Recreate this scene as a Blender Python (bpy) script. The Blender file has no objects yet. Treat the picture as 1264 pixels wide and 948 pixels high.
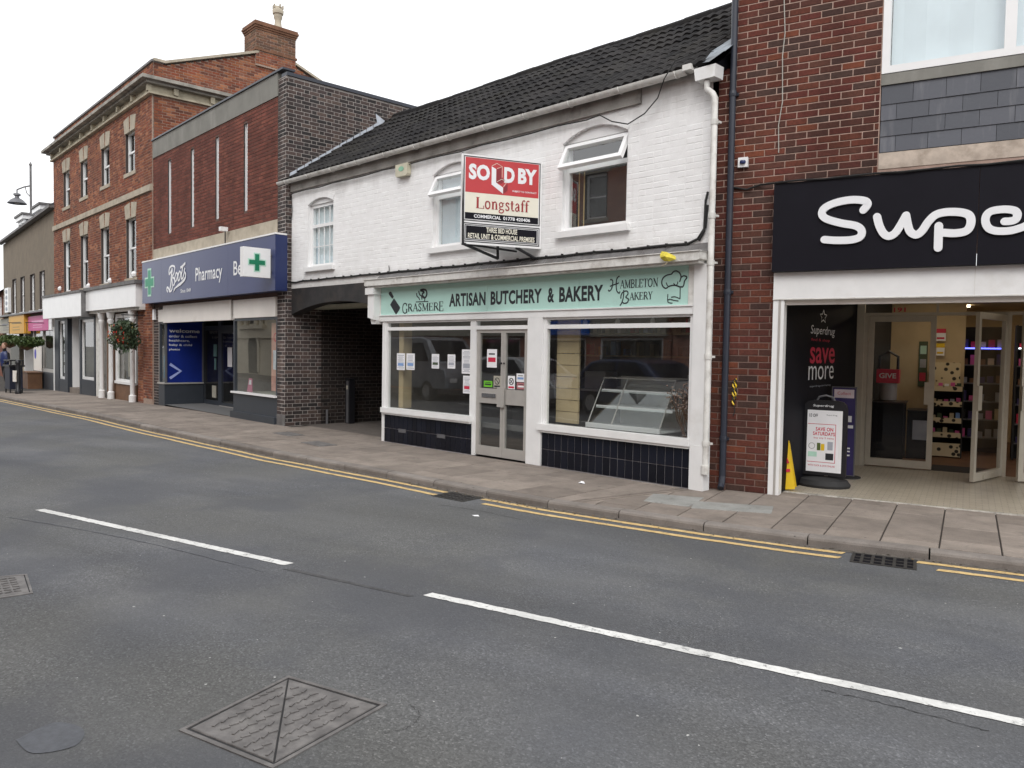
import bpy, bmesh, math, random
from mathutils import Vector, Matrix
sc = bpy.context.scene
col = sc.collection
rnd = random.Random(7)
# ------------------------------------------------------------------ camera
cam_d = bpy.data.cameras.new("camera"); cam = bpy.data.objects.new("camera", cam_d); col.objects.link(cam)
sc.camera = cam
cam_d.sensor_width = 36; cam_d.lens = 970.0 / 1264 * 36; cam_d.clip_end = 1500; cam_d.clip_start = .05
fw = Vector((-0.70395691, 0.70899379, -0.04210072)).normalized()
rt = Vector((0.70903701, 0.7049786, 0.01648313)); rt = (rt - fw * rt.dot(fw)).normalized()
upv = rt.cross(fw)
CAMLOC = Vector((0, 0, 1.58))
cam.matrix_world = Matrix.Translation(CAMLOC) @ Matrix((rt, upv, -fw)).transposed().to_4x4()
# ------------------------------------------------------------------ sky, sun, exposure
SUN_EL, SUN_AZ = math.radians(48), math.radians(140)     # azimuth clockwise from +Y
w = bpy.data.worlds.new("World"); sc.world = w; w.use_nodes = True
nt = w.node_tree; nt.nodes.clear()
sky = nt.nodes.new('ShaderNodeTexSky'); sky.sky_type = 'NISHITA'; sky.sun_disc = False
sky.sun_elevation = SUN_EL; sky.sun_rotation = SUN_AZ; sky.air_density = 1.0; sky.dust_density = 6.0; sky.ozone_density = 1.0
bg1 = nt.nodes.new('ShaderNodeBackground'); bg1.inputs[1].default_value = .05
bg2 = nt.nodes.new('ShaderNodeBackground'); bg2.inputs[0].default_value = (.975, .985, 1, 1); bg2.inputs[1].default_value = 1.24
add = nt.nodes.new('ShaderNodeAddShader'); out = nt.nodes.new('ShaderNodeOutputWorld')
hs = nt.nodes.new('ShaderNodeHueSaturation'); hs.inputs['Saturation'].default_value = .25
nt.links.new(sky.outputs[0], hs.inputs['Color']); nt.links.new(hs.outputs[0], bg1.inputs[0])
nt.links.new(bg1.outputs[0], add.inputs[0]); nt.links.new(bg2.outputs[0], add.inputs[1]); nt.links.new(add.outputs[0], out.inputs[0])
sl = bpy.data.lights.new("sun", 'SUN'); sl.energy = 1.0; sl.angle = math.radians(25); sl.color = (1, .98, .95)
so = bpy.data.objects.new("sun", sl); col.objects.link(so)
sd = Vector((math.sin(SUN_AZ) * math.cos(SUN_EL), math.cos(SUN_AZ) * math.cos(SUN_EL), math.sin(SUN_EL)))
so.rotation_euler = (-sd).to_track_quat('-Z', 'Y').to_euler()
sc.view_settings.view_transform = 'Standard'; sc.view_settings.look = 'None'; sc.view_settings.exposure = 0.0; sc.view_settings.gamma = 1

# ------------------------------------------------------------------ materials
def hexc(h):
    r = []
    for i in (0, 2, 4):
        c = int(h[i:i + 2], 16) / 255; r.append(c / 12.92 if c <= .04045 else ((c + .055) / 1.055) ** 2.4)
    return tuple(r)
class NT:
    def __init__(s, name):
        s.m = bpy.data.materials.new(name); s.m.use_nodes = True; s.t = s.m.node_tree; s.t.nodes.clear()
        s.out = s.n('ShaderNodeOutputMaterial')
        s.pos = s.n('ShaderNodeNewGeometry').outputs['Position']
    def n(s, k, **kw):
        x = s.t.nodes.new(k)
        for a, b in kw.items(): setattr(x, a, b)
        return x
    def l(s, a, b): s.t.links.new(a, b)
    def noise(s, scale, detail=4, rough=.55, vec=None, stretch=None):
        x = s.n('ShaderNodeTexNoise'); x.inputs['Scale'].default_value = scale; x.inputs['Detail'].default_value = detail; x.inputs['Roughness'].default_value = rough
        v = vec or s.pos
        if stretch:
            mp = s.n('ShaderNodeMapping'); mp.inputs['Scale'].default_value = stretch; s.l(v, mp.inputs[0]); v = mp.outputs[0]
        s.l(v, x.inputs['Vector']); return x.outputs['Fac']
    def ramp(s, fac, stops, interp='LINEAR'):
        x = s.n('ShaderNodeValToRGB'); x.color_ramp.interpolation = interp; e = x.color_ramp.elements
        while len(e) < len(stops): e.new(.5)
        for i, (p, c) in enumerate(stops):
            e[i].position = p; e[i].color = tuple(c[:3]) + (1,) if hasattr(c, '__len__') else (c, c, c, 1)
        s.l(fac, x.inputs[0]); return x.outputs[0]
    def mix(s, f, a, b, mode='MIX'):
        x = s.n('ShaderNodeMix', data_type='RGBA', blend_type=mode)
        for i, v in ((0, f), (6, a), (7, b)):
            if isinstance(v, (int, float)): x.inputs[i].default_value = v if i == 0 else (v, v, v, 1)
            elif isinstance(v, tuple): x.inputs[i].default_value = v[:3] + (1,)
            else: s.l(v, x.inputs[i])
        return x.outputs[2]
    def math(s, op, a, b=0.0):
        x = s.n('ShaderNodeMath', operation=op)
        for i, v in ((0, a), (1, b)):
            if isinstance(v, (int, float)): x.inputs[i].default_value = v
            else: s.l(v, x.inputs[i])
        return x.outputs[0]
    def bump(s, h, strength=.3, dist=.01):
        x = s.n('ShaderNodeBump'); x.inputs['Strength'].default_value = strength; x.inputs['Distance'].default_value = dist; s.l(h, x.inputs['Height']); return x.outputs[0]
    def pbr(s, colr, rough=.6, metal=0, normal=None, spec=.5, emis=None, estr=0):
        p = s.n('ShaderNodeBsdfPrincipled')
        for k, v in (('Base Color', colr), ('Roughness', rough), ('Metallic', metal), ('Specular IOR Level', spec)):
            if isinstance(v, (int, float)): p.inputs[k].default_value = v
            elif isinstance(v, tuple): p.inputs[k].default_value = v[:3] + (1,)
            else: s.l(v, p.inputs[k])
        if normal is not None: s.l(normal, p.inputs['Normal'])
        if emis: p.inputs['Emission Color'].default_value = emis[:3] + (1,); p.inputs['Emission Strength'].default_value = estr
        s.l(p.outputs[0], s.out.inputs[0]); return s.m
def tintval(n):
    a = n.n('ShaderNodeAttribute'); a.attribute_name = 'tint'
    o = n.n('ShaderNodeObjectInfo')
    return n.math('FRACT', n.math('ADD', a.outputs['Fac'], o.outputs['Random']))
def simple(name, c, rough=.6, var=.12, scale=6, bump=0, bscale=60, metal=0, spec=.5, dirt=0, dcol=(.08, .07, .06), dscale=1.5, stretch=None):
    if isinstance(c, str): c = hexc(c)
    n = NT(name); f = n.noise(scale, 5)
    lo = tuple(x * (1 - var) for x in c); hi = tuple(min(1, x * (1 + var)) for x in c)
    cc = n.ramp(f, [(.3, lo), (.7, hi)])
    if dirt:
        d = n.noise(dscale, 8, .65, stretch=stretch); dm = n.ramp(d, [(.62 - dirt * .35, 0.0), (.82 - dirt * .2, min(1, .4 + dirt))])
        cc = n.mix(dm, cc, dcol)
    nm = n.bump(n.noise(bscale, 6), bump, .004) if bump else None
    return n.pbr(cc, rough, metal, nm, spec)
def brickmat(name, cols, rough=.88, blotch=None):
    n = NT(name); t = tintval(n)
    c = n.ramp(t, [(i / len(cols), hexc(k) if isinstance(k, str) else k) for i, k in enumerate(cols)], 'CONSTANT')
    f = n.noise(38, 6, .7); c = n.mix(1.0, c, n.ramp(f, [(.25, .62), (.75, 1.3)]), 'MULTIPLY')
    f2 = n.noise(1.1, 5); c = n.mix(1.0, c, n.ramp(f2, [(.3, .78), (.7, 1.15)]), 'MULTIPLY')
    stk = n.noise(1.6, 8, .7, stretch=(1.6, 1.6, .22)); c = n.mix(1.0, c, n.ramp(stk, [(.35, .78), (.55, 1.02), (.75, 1.12)]), 'MULTIPLY')
    if blotch: c = n.mix(n.ramp(n.noise(2.2, 7, .7), [(.55, 0.0), (.75, .6)]), c, blotch)
    return n.pbr(c, rough, 0, n.bump(n.noise(90, 6, .7), .5, .004), .3)
M = {}
M['brick_s'] = brickmat('brown_red_brick', ['5e352d', '633930', '52342d', '68392d', '5a382f', '48332e', '673b2e', '60322b', '55342c', '64352c', '5c3a30', '62372b', '58312a', '74412f', '4e3a34'])
n = NT('pink_mortar'); z_ = n.n('ShaderNodeSeparateXYZ'); n.l(n.pos, z_.inputs[0])   # pointing is dirtier on the pier at pavement level
c = n.ramp(n.noise(9, 6), [(.3, (.33, .23, .185)), (.7, (.5, .36, .3))]); zz_ = n.math('ADD', z_.outputs[2], n.math('MULTIPLY', n.noise(2.5, 5), 1.6))
c = n.mix(n.ramp(n.math('MULTIPLY', zz_, .2), [(.62, .8), (.95, .0)]), c, (.15, .095, .08)); M['mortar_s'] = n.pbr(c, .95, 0, n.bump(n.noise(120, 4), .4, .004), .3)
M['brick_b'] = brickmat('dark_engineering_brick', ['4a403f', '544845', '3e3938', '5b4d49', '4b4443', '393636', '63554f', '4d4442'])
M['brick_p'] = brickmat('dark_passage_brick', ['2f2826', '38302c', '282423', '3b322e', '2e2826'])  # darker brick and mortar for the flank wall inside the passage
M['mortar_p'] = simple('dark_passage_mortar', (.13, .115, .105), .95, .3, 12)
M['mortar_b'] = simple('cream_mortar', (.42, .385, .36), .95, .15, 20, .4, 120, dirt=.25)
M['brick_r'] = brickmat('red_facing_brick', ['714136', '79463b', '673b32', '7d4a3d', '6b3d34', '714339'])
M['mortar_r'] = simple('brown_mortar', (.12, .075, .06), .95, .15, 20, .3, 120)
M['brick_t'] = brickmat('old_orange_brick', ['834d39', '8d573f', '774738', '965e41', '7f4e3c', '694236', '87533f', 'a56e51', '894c37'], blotch=(.22, .16, .12))
M['mortar_t'] = simple('buff_mortar', (.34, .25, .2), .95, .2, 20, .3, 120)
def paintbrick():
    n = NT('white_painted_brick'); f = n.noise(7, 6)
    c = n.ramp(f, [(.3, (.81, .806, .8)), (.7, (.87, .87, .868))])
    z = n.n('ShaderNodeSeparateXYZ'); n.l(n.pos, z.inputs[0])
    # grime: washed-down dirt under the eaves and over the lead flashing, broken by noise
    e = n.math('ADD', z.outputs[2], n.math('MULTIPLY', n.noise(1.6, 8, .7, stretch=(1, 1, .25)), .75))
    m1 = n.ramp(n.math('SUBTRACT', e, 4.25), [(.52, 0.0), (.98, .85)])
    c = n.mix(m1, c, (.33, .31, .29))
    d = n.noise(9, 9, .75); c = n.mix(n.ramp(d, [(.61, 0.0), (.72, .4)]), c, (.4, .37, .33))
    st = n.noise(3.2, 8, .7, stretch=(3.2, 1, .22)); c = n.mix(n.ramp(st, [(.57, 0.0), (.77, .25)]), c, (.55, .53, .5))
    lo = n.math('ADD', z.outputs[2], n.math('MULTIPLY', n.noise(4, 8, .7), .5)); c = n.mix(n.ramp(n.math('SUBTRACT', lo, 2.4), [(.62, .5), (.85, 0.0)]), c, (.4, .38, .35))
    return n.pbr(c, .75, 0, n.bump(n.noise(60, 7, .7), .35, .006), .3)
M['white_brick'] = paintbrick()
M['white'] = simple('white_gloss_paint', (.79, .79, .785), .35, .04, 5, .05, 30, dirt=.12, dcol=(.5, .46, .4))
M['pvc'] = simple('white_plastic', (.83, .83, .83), .25, .03, 4)
M['oldwhite'] = simple('weathered_white_paint', (.68, .67, .64), .6, .1, 9, .25, 40, dirt=.36, dcol=(.3, .27, .23), dscale=5)
M['lead'] = simple('weathered_lead', (.15, .145, .145), .6, .3, 6, .5, 25, dirt=.45, dcol=(.09, .08, .075), dscale=4)
M['newlead'] = simple('bright_lead', (.5, .54, .6), .45, .15, 6, .2, 20)
M['fasc'] = simple('dirty_grey_board', (.3, .285, .26), .8, .2, 6, .4, 30, dirt=.5, dcol=(.08, .07, .065), dscale=3)
M['concrete'] = simple('stained_concrete', (.2, .195, .175), .9, .15, 2, .3, 40, dirt=.3, dcol=(.34, .33, .3), dscale=1.6, stretch=(1, 1, .3))
M['stone'] = simple('buff_stone', (.42, .37, .29), .85, .15, 5, .3, 40, dirt=.3, dcol=(.2, .17, .13))
M['recess_shade'] = simple('painted_reveal_shade', (.05, .04, .037), .8, .15, 5)  # near-black colour paints the recess shade onto the window reveals
M['rooftile'] = None
n = NT('dark_concrete_tile'); t = tintval(n)
c = n.ramp(t, [(0, (.009, .0085, .0095)), (1, (.028, .026, .026))])
c = n.mix(n.ramp(n.noise(14, 8, .75), [(.56, 0.0), (.72, .4)]), c, (.09, .085, .072)); c = n.mix(n.ramp(n.noise(1.3, 6, .7), [(.52, 0.0), (.7, .4)]), c, (.04, .037, .027)); M['rooftile'] = n.pbr(c, .85, 0, n.bump(n.noise(60, 5), .4, .005), .2)
M['slate'] = None
n = NT('blue_grey_slate'); t = tintval(n); c = n.ramp(t, [(0, (.065, .07, .085)), (1, (.1, .105, .125))])
c = n.mix(n.ramp(n.noise(3.5, 6, .6, stretch=(3, 3, .4)), [(.55, 0.0), (.8, .35)]), c, (.3, .3, .31)); M['slate'] = n.pbr(c, .5, 0, n.bump(n.noise(30, 5), .3, .004), .5)
M['navy_tile'] = None
n = NT('navy_glazed_tile'); t = tintval(n); M['navy_tile'] = n.pbr(n.ramp(t, [(0, (.005, .006, .011)), (1, (.009, .011, .02))]), .2, 0, n.bump(n.noise(8, 3), .08, .005), .3)
M['grout'] = simple('pale_grout', (.34, .33, .34), .9)
def glassmat(name, tint=(.9, .93, .92), ior=1.75, rough=0.0):
    n = NT(name); tr = n.n('ShaderNodeBsdfTransparent'); tr.inputs[0].default_value = tint + (1,)
    g = n.n('ShaderNodeBsdfGlossy'); g.inputs['Roughness'].default_value = rough; g.inputs['Color'].default_value = (1, 1, 1, 1)
    n.l(n.bump(n.noise(.8, 1), .035, .05), g.inputs['Normal'])
    fr = n.n('ShaderNodeFresnel'); bf = n.n('ShaderNodeNewGeometry').outputs['Backfacing']   # same reflectance from either side of the single sheet
    n.l(n.math('ADD', n.math('MULTIPLY', bf, 1 / ior - ior), ior), fr.inputs[0])
    mx = n.n('ShaderNodeMixShader'); n.l(fr.outputs[0], mx.inputs[0]); n.l(tr.outputs[0], mx.inputs[1]); n.l(g.outputs[0], mx.inputs[2]); df = n.n('ShaderNodeBsdfDiffuse'); df.inputs[0].default_value = (.6, .6, .58, 1); m2 = n.n('ShaderNodeMixShader')
    n.l(n.ramp(n.noise(2.5, 9, .75, stretch=(1, 1, .5)), [(.4, .003), (.8, .035)]), m2.inputs[0]); n.l(mx.outputs[0], m2.inputs[1]); n.l(df.outputs[0], m2.inputs[2]); n.l(m2.outputs[0], n.out.inputs[0])
    return n.m
M['glass'] = glassmat('shop_glass', ior=2.2)
M['wglass'] = glassmat('window_glass', ior=2.1)
M['dglass'] = glassmat('door_glass', (.93, .93, .92), 1.35)
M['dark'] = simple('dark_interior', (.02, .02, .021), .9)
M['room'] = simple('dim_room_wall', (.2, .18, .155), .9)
M['black'] = simple('black_metal_paint', (.012, .012, .015), .4, .2)
M['blacksign'] = simple('black_sign_panel', (.009, .0085, .013), .5, .1, 3, spec=.14)
M['sideblack'] = simple('black_vinyl_panel', (.007, .007, .01), .6, .1, 3, spec=.1)
M['navypipe'] = simple('dark_blue_grey_pipe', (.028, .033, .048), .35, .1, 4, dirt=.1)
M['boots'] = simple('slate_blue_sign_face', hexc('3d466f'), .28, .04, 1)
M['bootside'] = simple('deep_navy_sign_side', (.014, .026, .105), .4, .08, 2)
M['bootgrey'] = simple('dark_grey_paint', (.035, .042, .053), .45, .1, 3)
M['greygrey'] = simple('mid_grey_panel', (.14, .14, .14), .6, .08, 4)
M['shutter'] = simple('cream_shutter_box', (.8, .76, .71), .5, .04, 3, dirt=.08, dcol=(.45, .4, .33))
M['poster_blue'] = simple('royal_blue_vinyl', (.009, .024, .19), .35, .1, 3, spec=.3)
M['cream'] = simple('beige_wall', (.52, .41, .25), .8, .08, 3)
M['alu'] = simple('satin_aluminium', (.5, .48, .45), .38, .06, 8, metal=.35)
M['champ'] = simple('champagne_aluminium', (.52, .48, .4), .4, .06, 8, metal=.25)
M['teal'] = simple('mint_sign_board', hexc('b4d9cf'), .4, .03, 3, dirt=.06, dcol=(.25, .35, .32))
M['ink'] = simple('charcoal_lettering', (.02, .023, .028), .5, .05)
M['letter'] = simple('white_lettering', (.82, .83, .85), .35, .03)
M['paper'] = simple('white_paper', (.8, .8, .82), .7, .03)
M['printgrey'] = simple('grey_print', (.35, .37, .42), .7)
M['printblue'] = simple('blue_print', (.2, .33, .6), .7)
M['red'] = simple('red_board', hexc('c03a3e'), .45, .06, 5)
M['printred'] = simple('red_print', (.55, .02, .06), .5)
M['boardcream'] = simple('cream_board', hexc('e8e4d4'), .45, .03)
M['green'] = simple('green_cross', (.01, .2, .1), .4)
M['mint'] = simple('pale_green_outline', (.45, .7, .58), .4)
M['pink'] = simple('pink_sign', hexc('cf5a96'), .5, .05)
M['amber'] = simple('amber_sign', hexc('d9a53e'), .5, .05)
M['greysign'] = simple('stone_grey_sign', hexc('a9a598'), .6, .08)
M['render'] = simple('brown_roughcast_render', (.2, .165, .125), .95, .12, 3, .6, 60, dirt=.2)
M['yellow'] = simple('yellow_plastic', (.75, .5, .02), .4, .06)
M['rubber'] = simple('black_rubber', (.02, .02, .021), .75, .1, 20)
M['purple'] = simple('indigo_plastic', (.045, .035, .13), .4)
M['curtain'] = simple('net_curtain', (.72, .8, .86), .9, .04, 3)
M['orangecurtain'] = simple('pale_gold_curtain', (.45, .34, .17), .9)
M['cardboard'] = simple('cream_card', (.55, .45, .28), .8, .1, 20)
M['spots'] = None
n = NT('spotted_card'); v = n.n('ShaderNodeTexVoronoi'); v.inputs['Scale'].default_value = 11; n.l(n.pos, v.inputs['Vector'])
M['spots'] = n.pbr(n.ramp(v.outputs['Distance'], [(.28, (.03, .025, .02)), (.36, (.6, .5, .32))]), .8)
M['wood'] = simple('brown_wood', (.16, .08, .04), .6, .2, 4)
M['cable'] = simple('black_cable', (.012, .012, .012), .6)
M['greycable'] = simple('grey_cable', (.4, .38, .34), .6)
M['steel'] = simple('grey_steel', (.16, .16, .17), .45, .1, 5, metal=.4)
M['chrome'] = simple('bright_steel', (.7, .7, .7), .2, .03, metal=1)
M['darkiron'] = simple('dark_gully_iron', (.03, .028, .026), .6, .2, 12, .5, 60)
M['castiron'] = simple('worn_cast_iron', (.13, .122, .118), .65, .3, 12, .6, 60, dirt=.4, dcol=(.2, .19, .18), dscale=6)
M['leaf'] = None
for key, cols in (('leaf', ((.03, .06, .015), (.09, .13, .03))), ('leaf2', ((.02, .045, .02), (.07, .1, .05)))):
    n = NT(key + '_foliage'); t = tintval(n); M[key] = n.pbr(n.ramp(t, [(0, cols[0]), (1, cols[1])]), .6)
M['flower'] = simple('red_petals', (.6, .05, .03), .6, .3, 40)
M['flower2'] = simple('orange_petals', (.75, .22, .08), .6, .3, 40)
M['yline'] = None
n = NT('worn_yellow_line_paint'); c = n.ramp(n.noise(20, 6), [(.3, (.5, .34, .14)), (.7, (.66, .49, .24))])
wv = n.noise(13, 10, .85); c = n.mix(n.ramp(wv, [(.53, 0.0), (.62, .85)]), c, (.14, .13, .12)); M['yline'] = n.pbr(c, .8, 0, n.bump(n.noise(120, 4), .5, .004), .3)
n = NT('worn_white_line_paint'); c = n.ramp(n.noise(30, 6), [(.3, (.6, .6, .58)), (.7, (.74, .74, .72))])
wv = n.noise(11, 10, .82); c = n.mix(n.ramp(wv, [(.545, 0.0), (.61, .85)]), c, (.15, .15, .15)); c = n.mix(n.ramp(n.noise(1.7, 5, .7), [(.45, 0.0), (.65, .35)]), c, (.3, .3, .29)); M['wline'] = n.pbr(c, .8, 0, n.bump(n.noise(120, 4), .5, .004), .3)
# asphalt with aggregate, patches and tar-dark worn areas
n = NT('aged_asphalt')
c = n.ramp(n.noise(.9, 5, .6), [(.3, (.091, .095, .105)), (.7, (.125, .126, .128))])
mp = n.n('ShaderNodeMapping'); mp.inputs['Rotation'].default_value = (0, 0, math.radians(-13)); n.l(n.pos, mp.inputs[0])   # bands worn along the lanes
tr = n.noise(1, 5, .55, vec=mp.outputs[0], stretch=(.12, 1.3, 1)); c = n.mix(1.0, c, n.ramp(tr, [(.32, .8), (.5, 1.0), (.68, 1.2)]), 'MULTIPLY')
ol = n.noise(.42, 3, .5); c = n.mix(n.ramp(ol, [(.42, 0.0), (.6, .45)]), c, (.105, .104, .094))
agg = n.n('ShaderNodeTexVoronoi'); agg.inputs['Scale'].default_value = 105; n.l(n.pos, agg.inputs['Vector'])
cr = n.n('ShaderNodeSeparateColor'); n.l(agg.outputs['Color'], cr.inputs[0])
sp = n.ramp(cr.outputs[0], [(0, .68), (.55, .97), (.92, 1.22), (1, 1.75)]); coarse = n.ramp(n.noise(.8, 4, .6), [(.35, .35), (.65, 1.0)])
c = n.mix(coarse, c, n.mix(1.0, c, sp, 'MULTIPLY'))
fine = n.noise(230, 3, .7); c = n.mix(1.0, c, n.ramp(fine, [(.3, .8), (.7, 1.2)]), 'MULTIPLY')
c = n.mix(n.ramp(n.noise(.55, 6, .6), [(.5, 0.0), (.6, .5)]), c, (.07, .073, .084))
c = n.mix(n.ramp(n.noise(1.9, 7, .75), [(.66, 0.0), (.74, .45)]), c, (.05, .05, .052))
c = n.mix(n.ramp(n.noise(30, 8, .85), [(.665, 0.0), (.71, .75)]), c, (.03, .03, .031))
c = n.mix(n.ramp(n.noise(24, 2, .5), [(.765, 0.0), (.775, .8)]), c, (.5, .5, .48))
M['asphalt'] = n.pbr(c, .86, 0, n.bump(n.mix(.5, agg.outputs['Distance'], n.noise(45, 8, .75)), .7, .005), .35)
M['tarmac'] = simple('passage_tarmac', (.1, .085, .075), .95, .2, 5, .5, 80)
def slabmat(name, a, b, grime=(.12, .105, .095)):
    n = NT(name); t = tintval(n); c = n.ramp(t, [(0, a), (1, b)])
    c = n.mix(1.0, c, n.ramp(n.noise(3, 7, .65), [(.3, .76), (.7, 1.18)]), 'MULTIPLY')
    c = n.mix(1.0, c, n.ramp(n.noise(150, 3, .7), [(.3, .82), (.7, 1.18)]), 'MULTIPLY')
    c = n.mix(n.ramp(n.noise(5, 9, .8), [(.53, 0.0), (.68, .55)]), c, grime)
    c = n.mix(n.ramp(n.noise(.8, 5, .6), [(.5, 0.0), (.7, .4)]), c, grime)
    c = n.mix(n.ramp(n.noise(13, 2, .5), [(.735, 0.0), (.75, .7)]), c, (.05, .047, .045))
    return n.pbr(c, .9, 0, n.bump(n.noise(110, 5, .7), .35, .004), .3)
M['slab'] = slabmat('pinkish_concrete_slab', (.195, .165, .142), (.27, .23, .198))
M['kerb'] = slabmat('grey_granite_kerb', (.17, .15, .135), (.24, .215, .195))
M['patch'] = slabmat('grey_cement_cover', (.25, .25, .235), (.28, .28, .265))
M['bed'] = simple('joint_sand', (.045, .038, .033), .95, .2, 10)
M['ground'] = simple('distant_ground', (.12, .12, .11), .95)
n = NT('cream_floor_tile'); b = n.n('ShaderNodeTexBrick'); b.inputs['Scale'].default_value = 1; b.inputs['Brick Width'].default_value = .12; b.inputs['Row Height'].default_value = .06; b.inputs['Mortar Size'].default_value = .004
mp = n.n('ShaderNodeMapping'); mp.inputs['Rotation'].default_value = (0, 0, math.radians(-14.67)); n.l(n.pos, mp.inputs[0]); n.l(mp.outputs[0], b.inputs['Vector'])
b.inputs['Color1'].default_value = (.46, .41, .33, 1); b.inputs['Color2'].default_value = (.4, .355, .28, 1); b.inputs['Mortar'].default_value = (.2, .17, .13, 1)
M['floortile'] = n.pbr(n.mix(n.ramp(n.noise(4, 6), [(.45, 0.0), (.7, .4)]), b.outputs[0], (.28, .24, .18)), .35)
M['nosing'] = simple('worn_pale_edge', (.5, .48, .43), .7, .2, 12, dirt=.4, dscale=8)
M['lamp'] = None
n = NT('lit_ceiling_panel'); M['lamp'] = n.pbr((.9, .85, .7), .5, emis=(1, .82, .58), estr=5.0)
n = NT('lit_blue_strip'); M['bluelamp'] = n.pbr((.1, .1, .9), .5, emis=(.12, .15, 1), estr=4)
n = NT('lit_white_strip'); M['whitelamp'] = n.pbr((.9, .9, .9), .5, emis=(.8, .9, 1), estr=3)

# ------------------------------------------------------------------ mesh helpers
class MB:
    def __init__(s): s.v = []; s.f = []; s.t = []
    def add(s, vs, fs, tint=0.0):
        b = len(s.v); s.v += [tuple(v) for v in vs]; s.f += [tuple(i + b for i in f) for f in fs]; s.t += [tint] * len(fs); return s
    def box(s, x0, x1, y0, y1, z0, z1, tint=0.0):
        return s.add([(x0, y0, z0), (x1, y0, z0), (x1, y1, z0), (x0, y1, z0), (x0, y0, z1), (x1, y0, z1), (x1, y1, z1), (x0, y1, z1)],
                     [(0, 3, 2, 1), (4, 5, 6, 7), (0, 1, 5, 4), (1, 2, 6, 5), (2, 3, 7, 6), (3, 0, 4, 7)], tint)
    def prism(s, pts, y0, y1, tint=0.0):          # polygon in xz extruded along y
        n = len(pts); vs = [(x, y0, z) for x, z in pts] + [(x, y1, z) for x, z in pts]
        return s.add(vs, [tuple(range(n)), tuple(range(2 * n - 1, n - 1, -1))] + [(i, i + n, (i + 1) % n + n, (i + 1) % n) for i in range(n)], tint)
    def slab(s, pts, z0, z1, ch=.006, tint=0.0):  # polygon in xy, chamfered top
        n = len(pts); cx = sum(p[0] for p in pts) / n; cy = sum(p[1] for p in pts) / n
        def ins(p):
            d = math.hypot(p[0] - cx, p[1] - cy) or 1; k = max(0, 1 - ch * 1.3 / d); return (cx + (p[0] - cx) * k, cy + (p[1] - cy) * k)
        vs = [(x, y, z0) for x, y in pts] + [(x, y, z1 - ch) for x, y in pts] + [ins(p) + (z1,) for p in pts]
        fs = [tuple(range(2 * n, 3 * n))]
        for i in range(n):
            j = (i + 1) % n; fs += [(i, j, j + n, i + n), (i + n, j + n, j + 2 * n, i + 2 * n)]
        return s.add(vs, fs, tint)
    def tube(s, path, r, n=8, cap=True):
        path = [Vector(p) for p in path]; rs = r if isinstance(r, (list, tuple)) else [r] * len(path); vs = []; fs = []
        prev = None
        for i, p in enumerate(path):
            d = (path[min(i + 1, len(path) - 1)] - path[max(i - 1, 0)]).normalized()
            if prev is None: a = d.orthogonal().normalized()
            else:
                a = prev - d * prev.dot(d); a = a.normalized() if a.length > 1e-6 else d.orthogonal().normalized()
            prev = a; b = d.cross(a)
            vs += [p + (a * math.cos(2 * math.pi * k / n) + b * math.sin(2 * math.pi * k / n)) * rs[i] for k in range(n)]
        for i in range(len(path) - 1):
            for k in range(n): fs.append((i * n + k, i * n + (k + 1) % n, (i + 1) * n + (k + 1) % n, (i + 1) * n + k))
        if cap: fs.append(tuple(range(n - 1, -1, -1))); fs.append(tuple(range((len(path) - 1) * n, len(path) * n)))
        return s.add(vs, fs)
    def lathe(s, prof, cx, cy, n=16, cap=True):
        vs = []; fs = []
        for r, z in prof: vs += [(cx + r * math.cos(2 * math.pi * k / n), cy + r * math.sin(2 * math.pi * k / n), z) for k in range(n)]
        m = len(prof)
        for i in range(m - 1):
            for k in range(n): fs.append((i * n + k, i * n + (k + 1) % n, (i + 1) * n + (k + 1) % n, (i + 1) * n + k))
        if cap: fs.append(tuple(range(n - 1, -1, -1))); fs.append(tuple(range((m - 1) * n, m * n)))
        return s.add(vs, fs)
    def stroke(s, pts, w, y, th=.004, smooth=True, rounded=False):   # flat ribbon on a front-facing plane
        P = spline(pts) if smooth and len(pts) > 2 else [Vector(p) for p in pts]
        if rounded:                                 # round ends
            e = []
            for a, b in ((P[0], P[1]), (P[-1], P[-2])):
                d = (a - b).normalized(); e.append([(a + d * w * .5 * math.sin(q), math.cos(q)) for q in (math.pi / 6, math.pi / 3, math.pi / 2.15)])
            P = [(p, k) for p, k in reversed(e[0])] + [(p, 1) for p in P] + e[1]
        else: P = [(p, 1) for p in P]
        n = len(P); f = []
        for i, (p, k) in enumerate(P):
            d = (P[min(i + 1, n - 1)][0] - P[max(i - 1, 0)][0]); d = d.normalized() if d.length > 1e-9 else Vector((1, 0))
            nn = Vector((-d.y, d.x)) * w * .5 * k; f.append((p + nn, p - nn))
        vs = [(a.x, y, a.y) for a, b in f] + [(b.x, y, b.y) for a, b in f] + [(a.x, y + th, a.y) for a, b in f] + [(b.x, y + th, b.y) for a, b in f]
        fs = []
        for i in range(n - 1): fs += [(i, i + 1, n + i + 1, n + i), (i + 1, i, 2 * n + i, 2 * n + i + 1), (n + i, n + i + 1, 3 * n + i + 1, 3 * n + i)]
        fs += [(0, n, 3 * n, 2 * n), (n - 1, 3 * n - 1, 4 * n - 1, 2 * n - 1)]
        return s.add(vs, fs)
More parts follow.
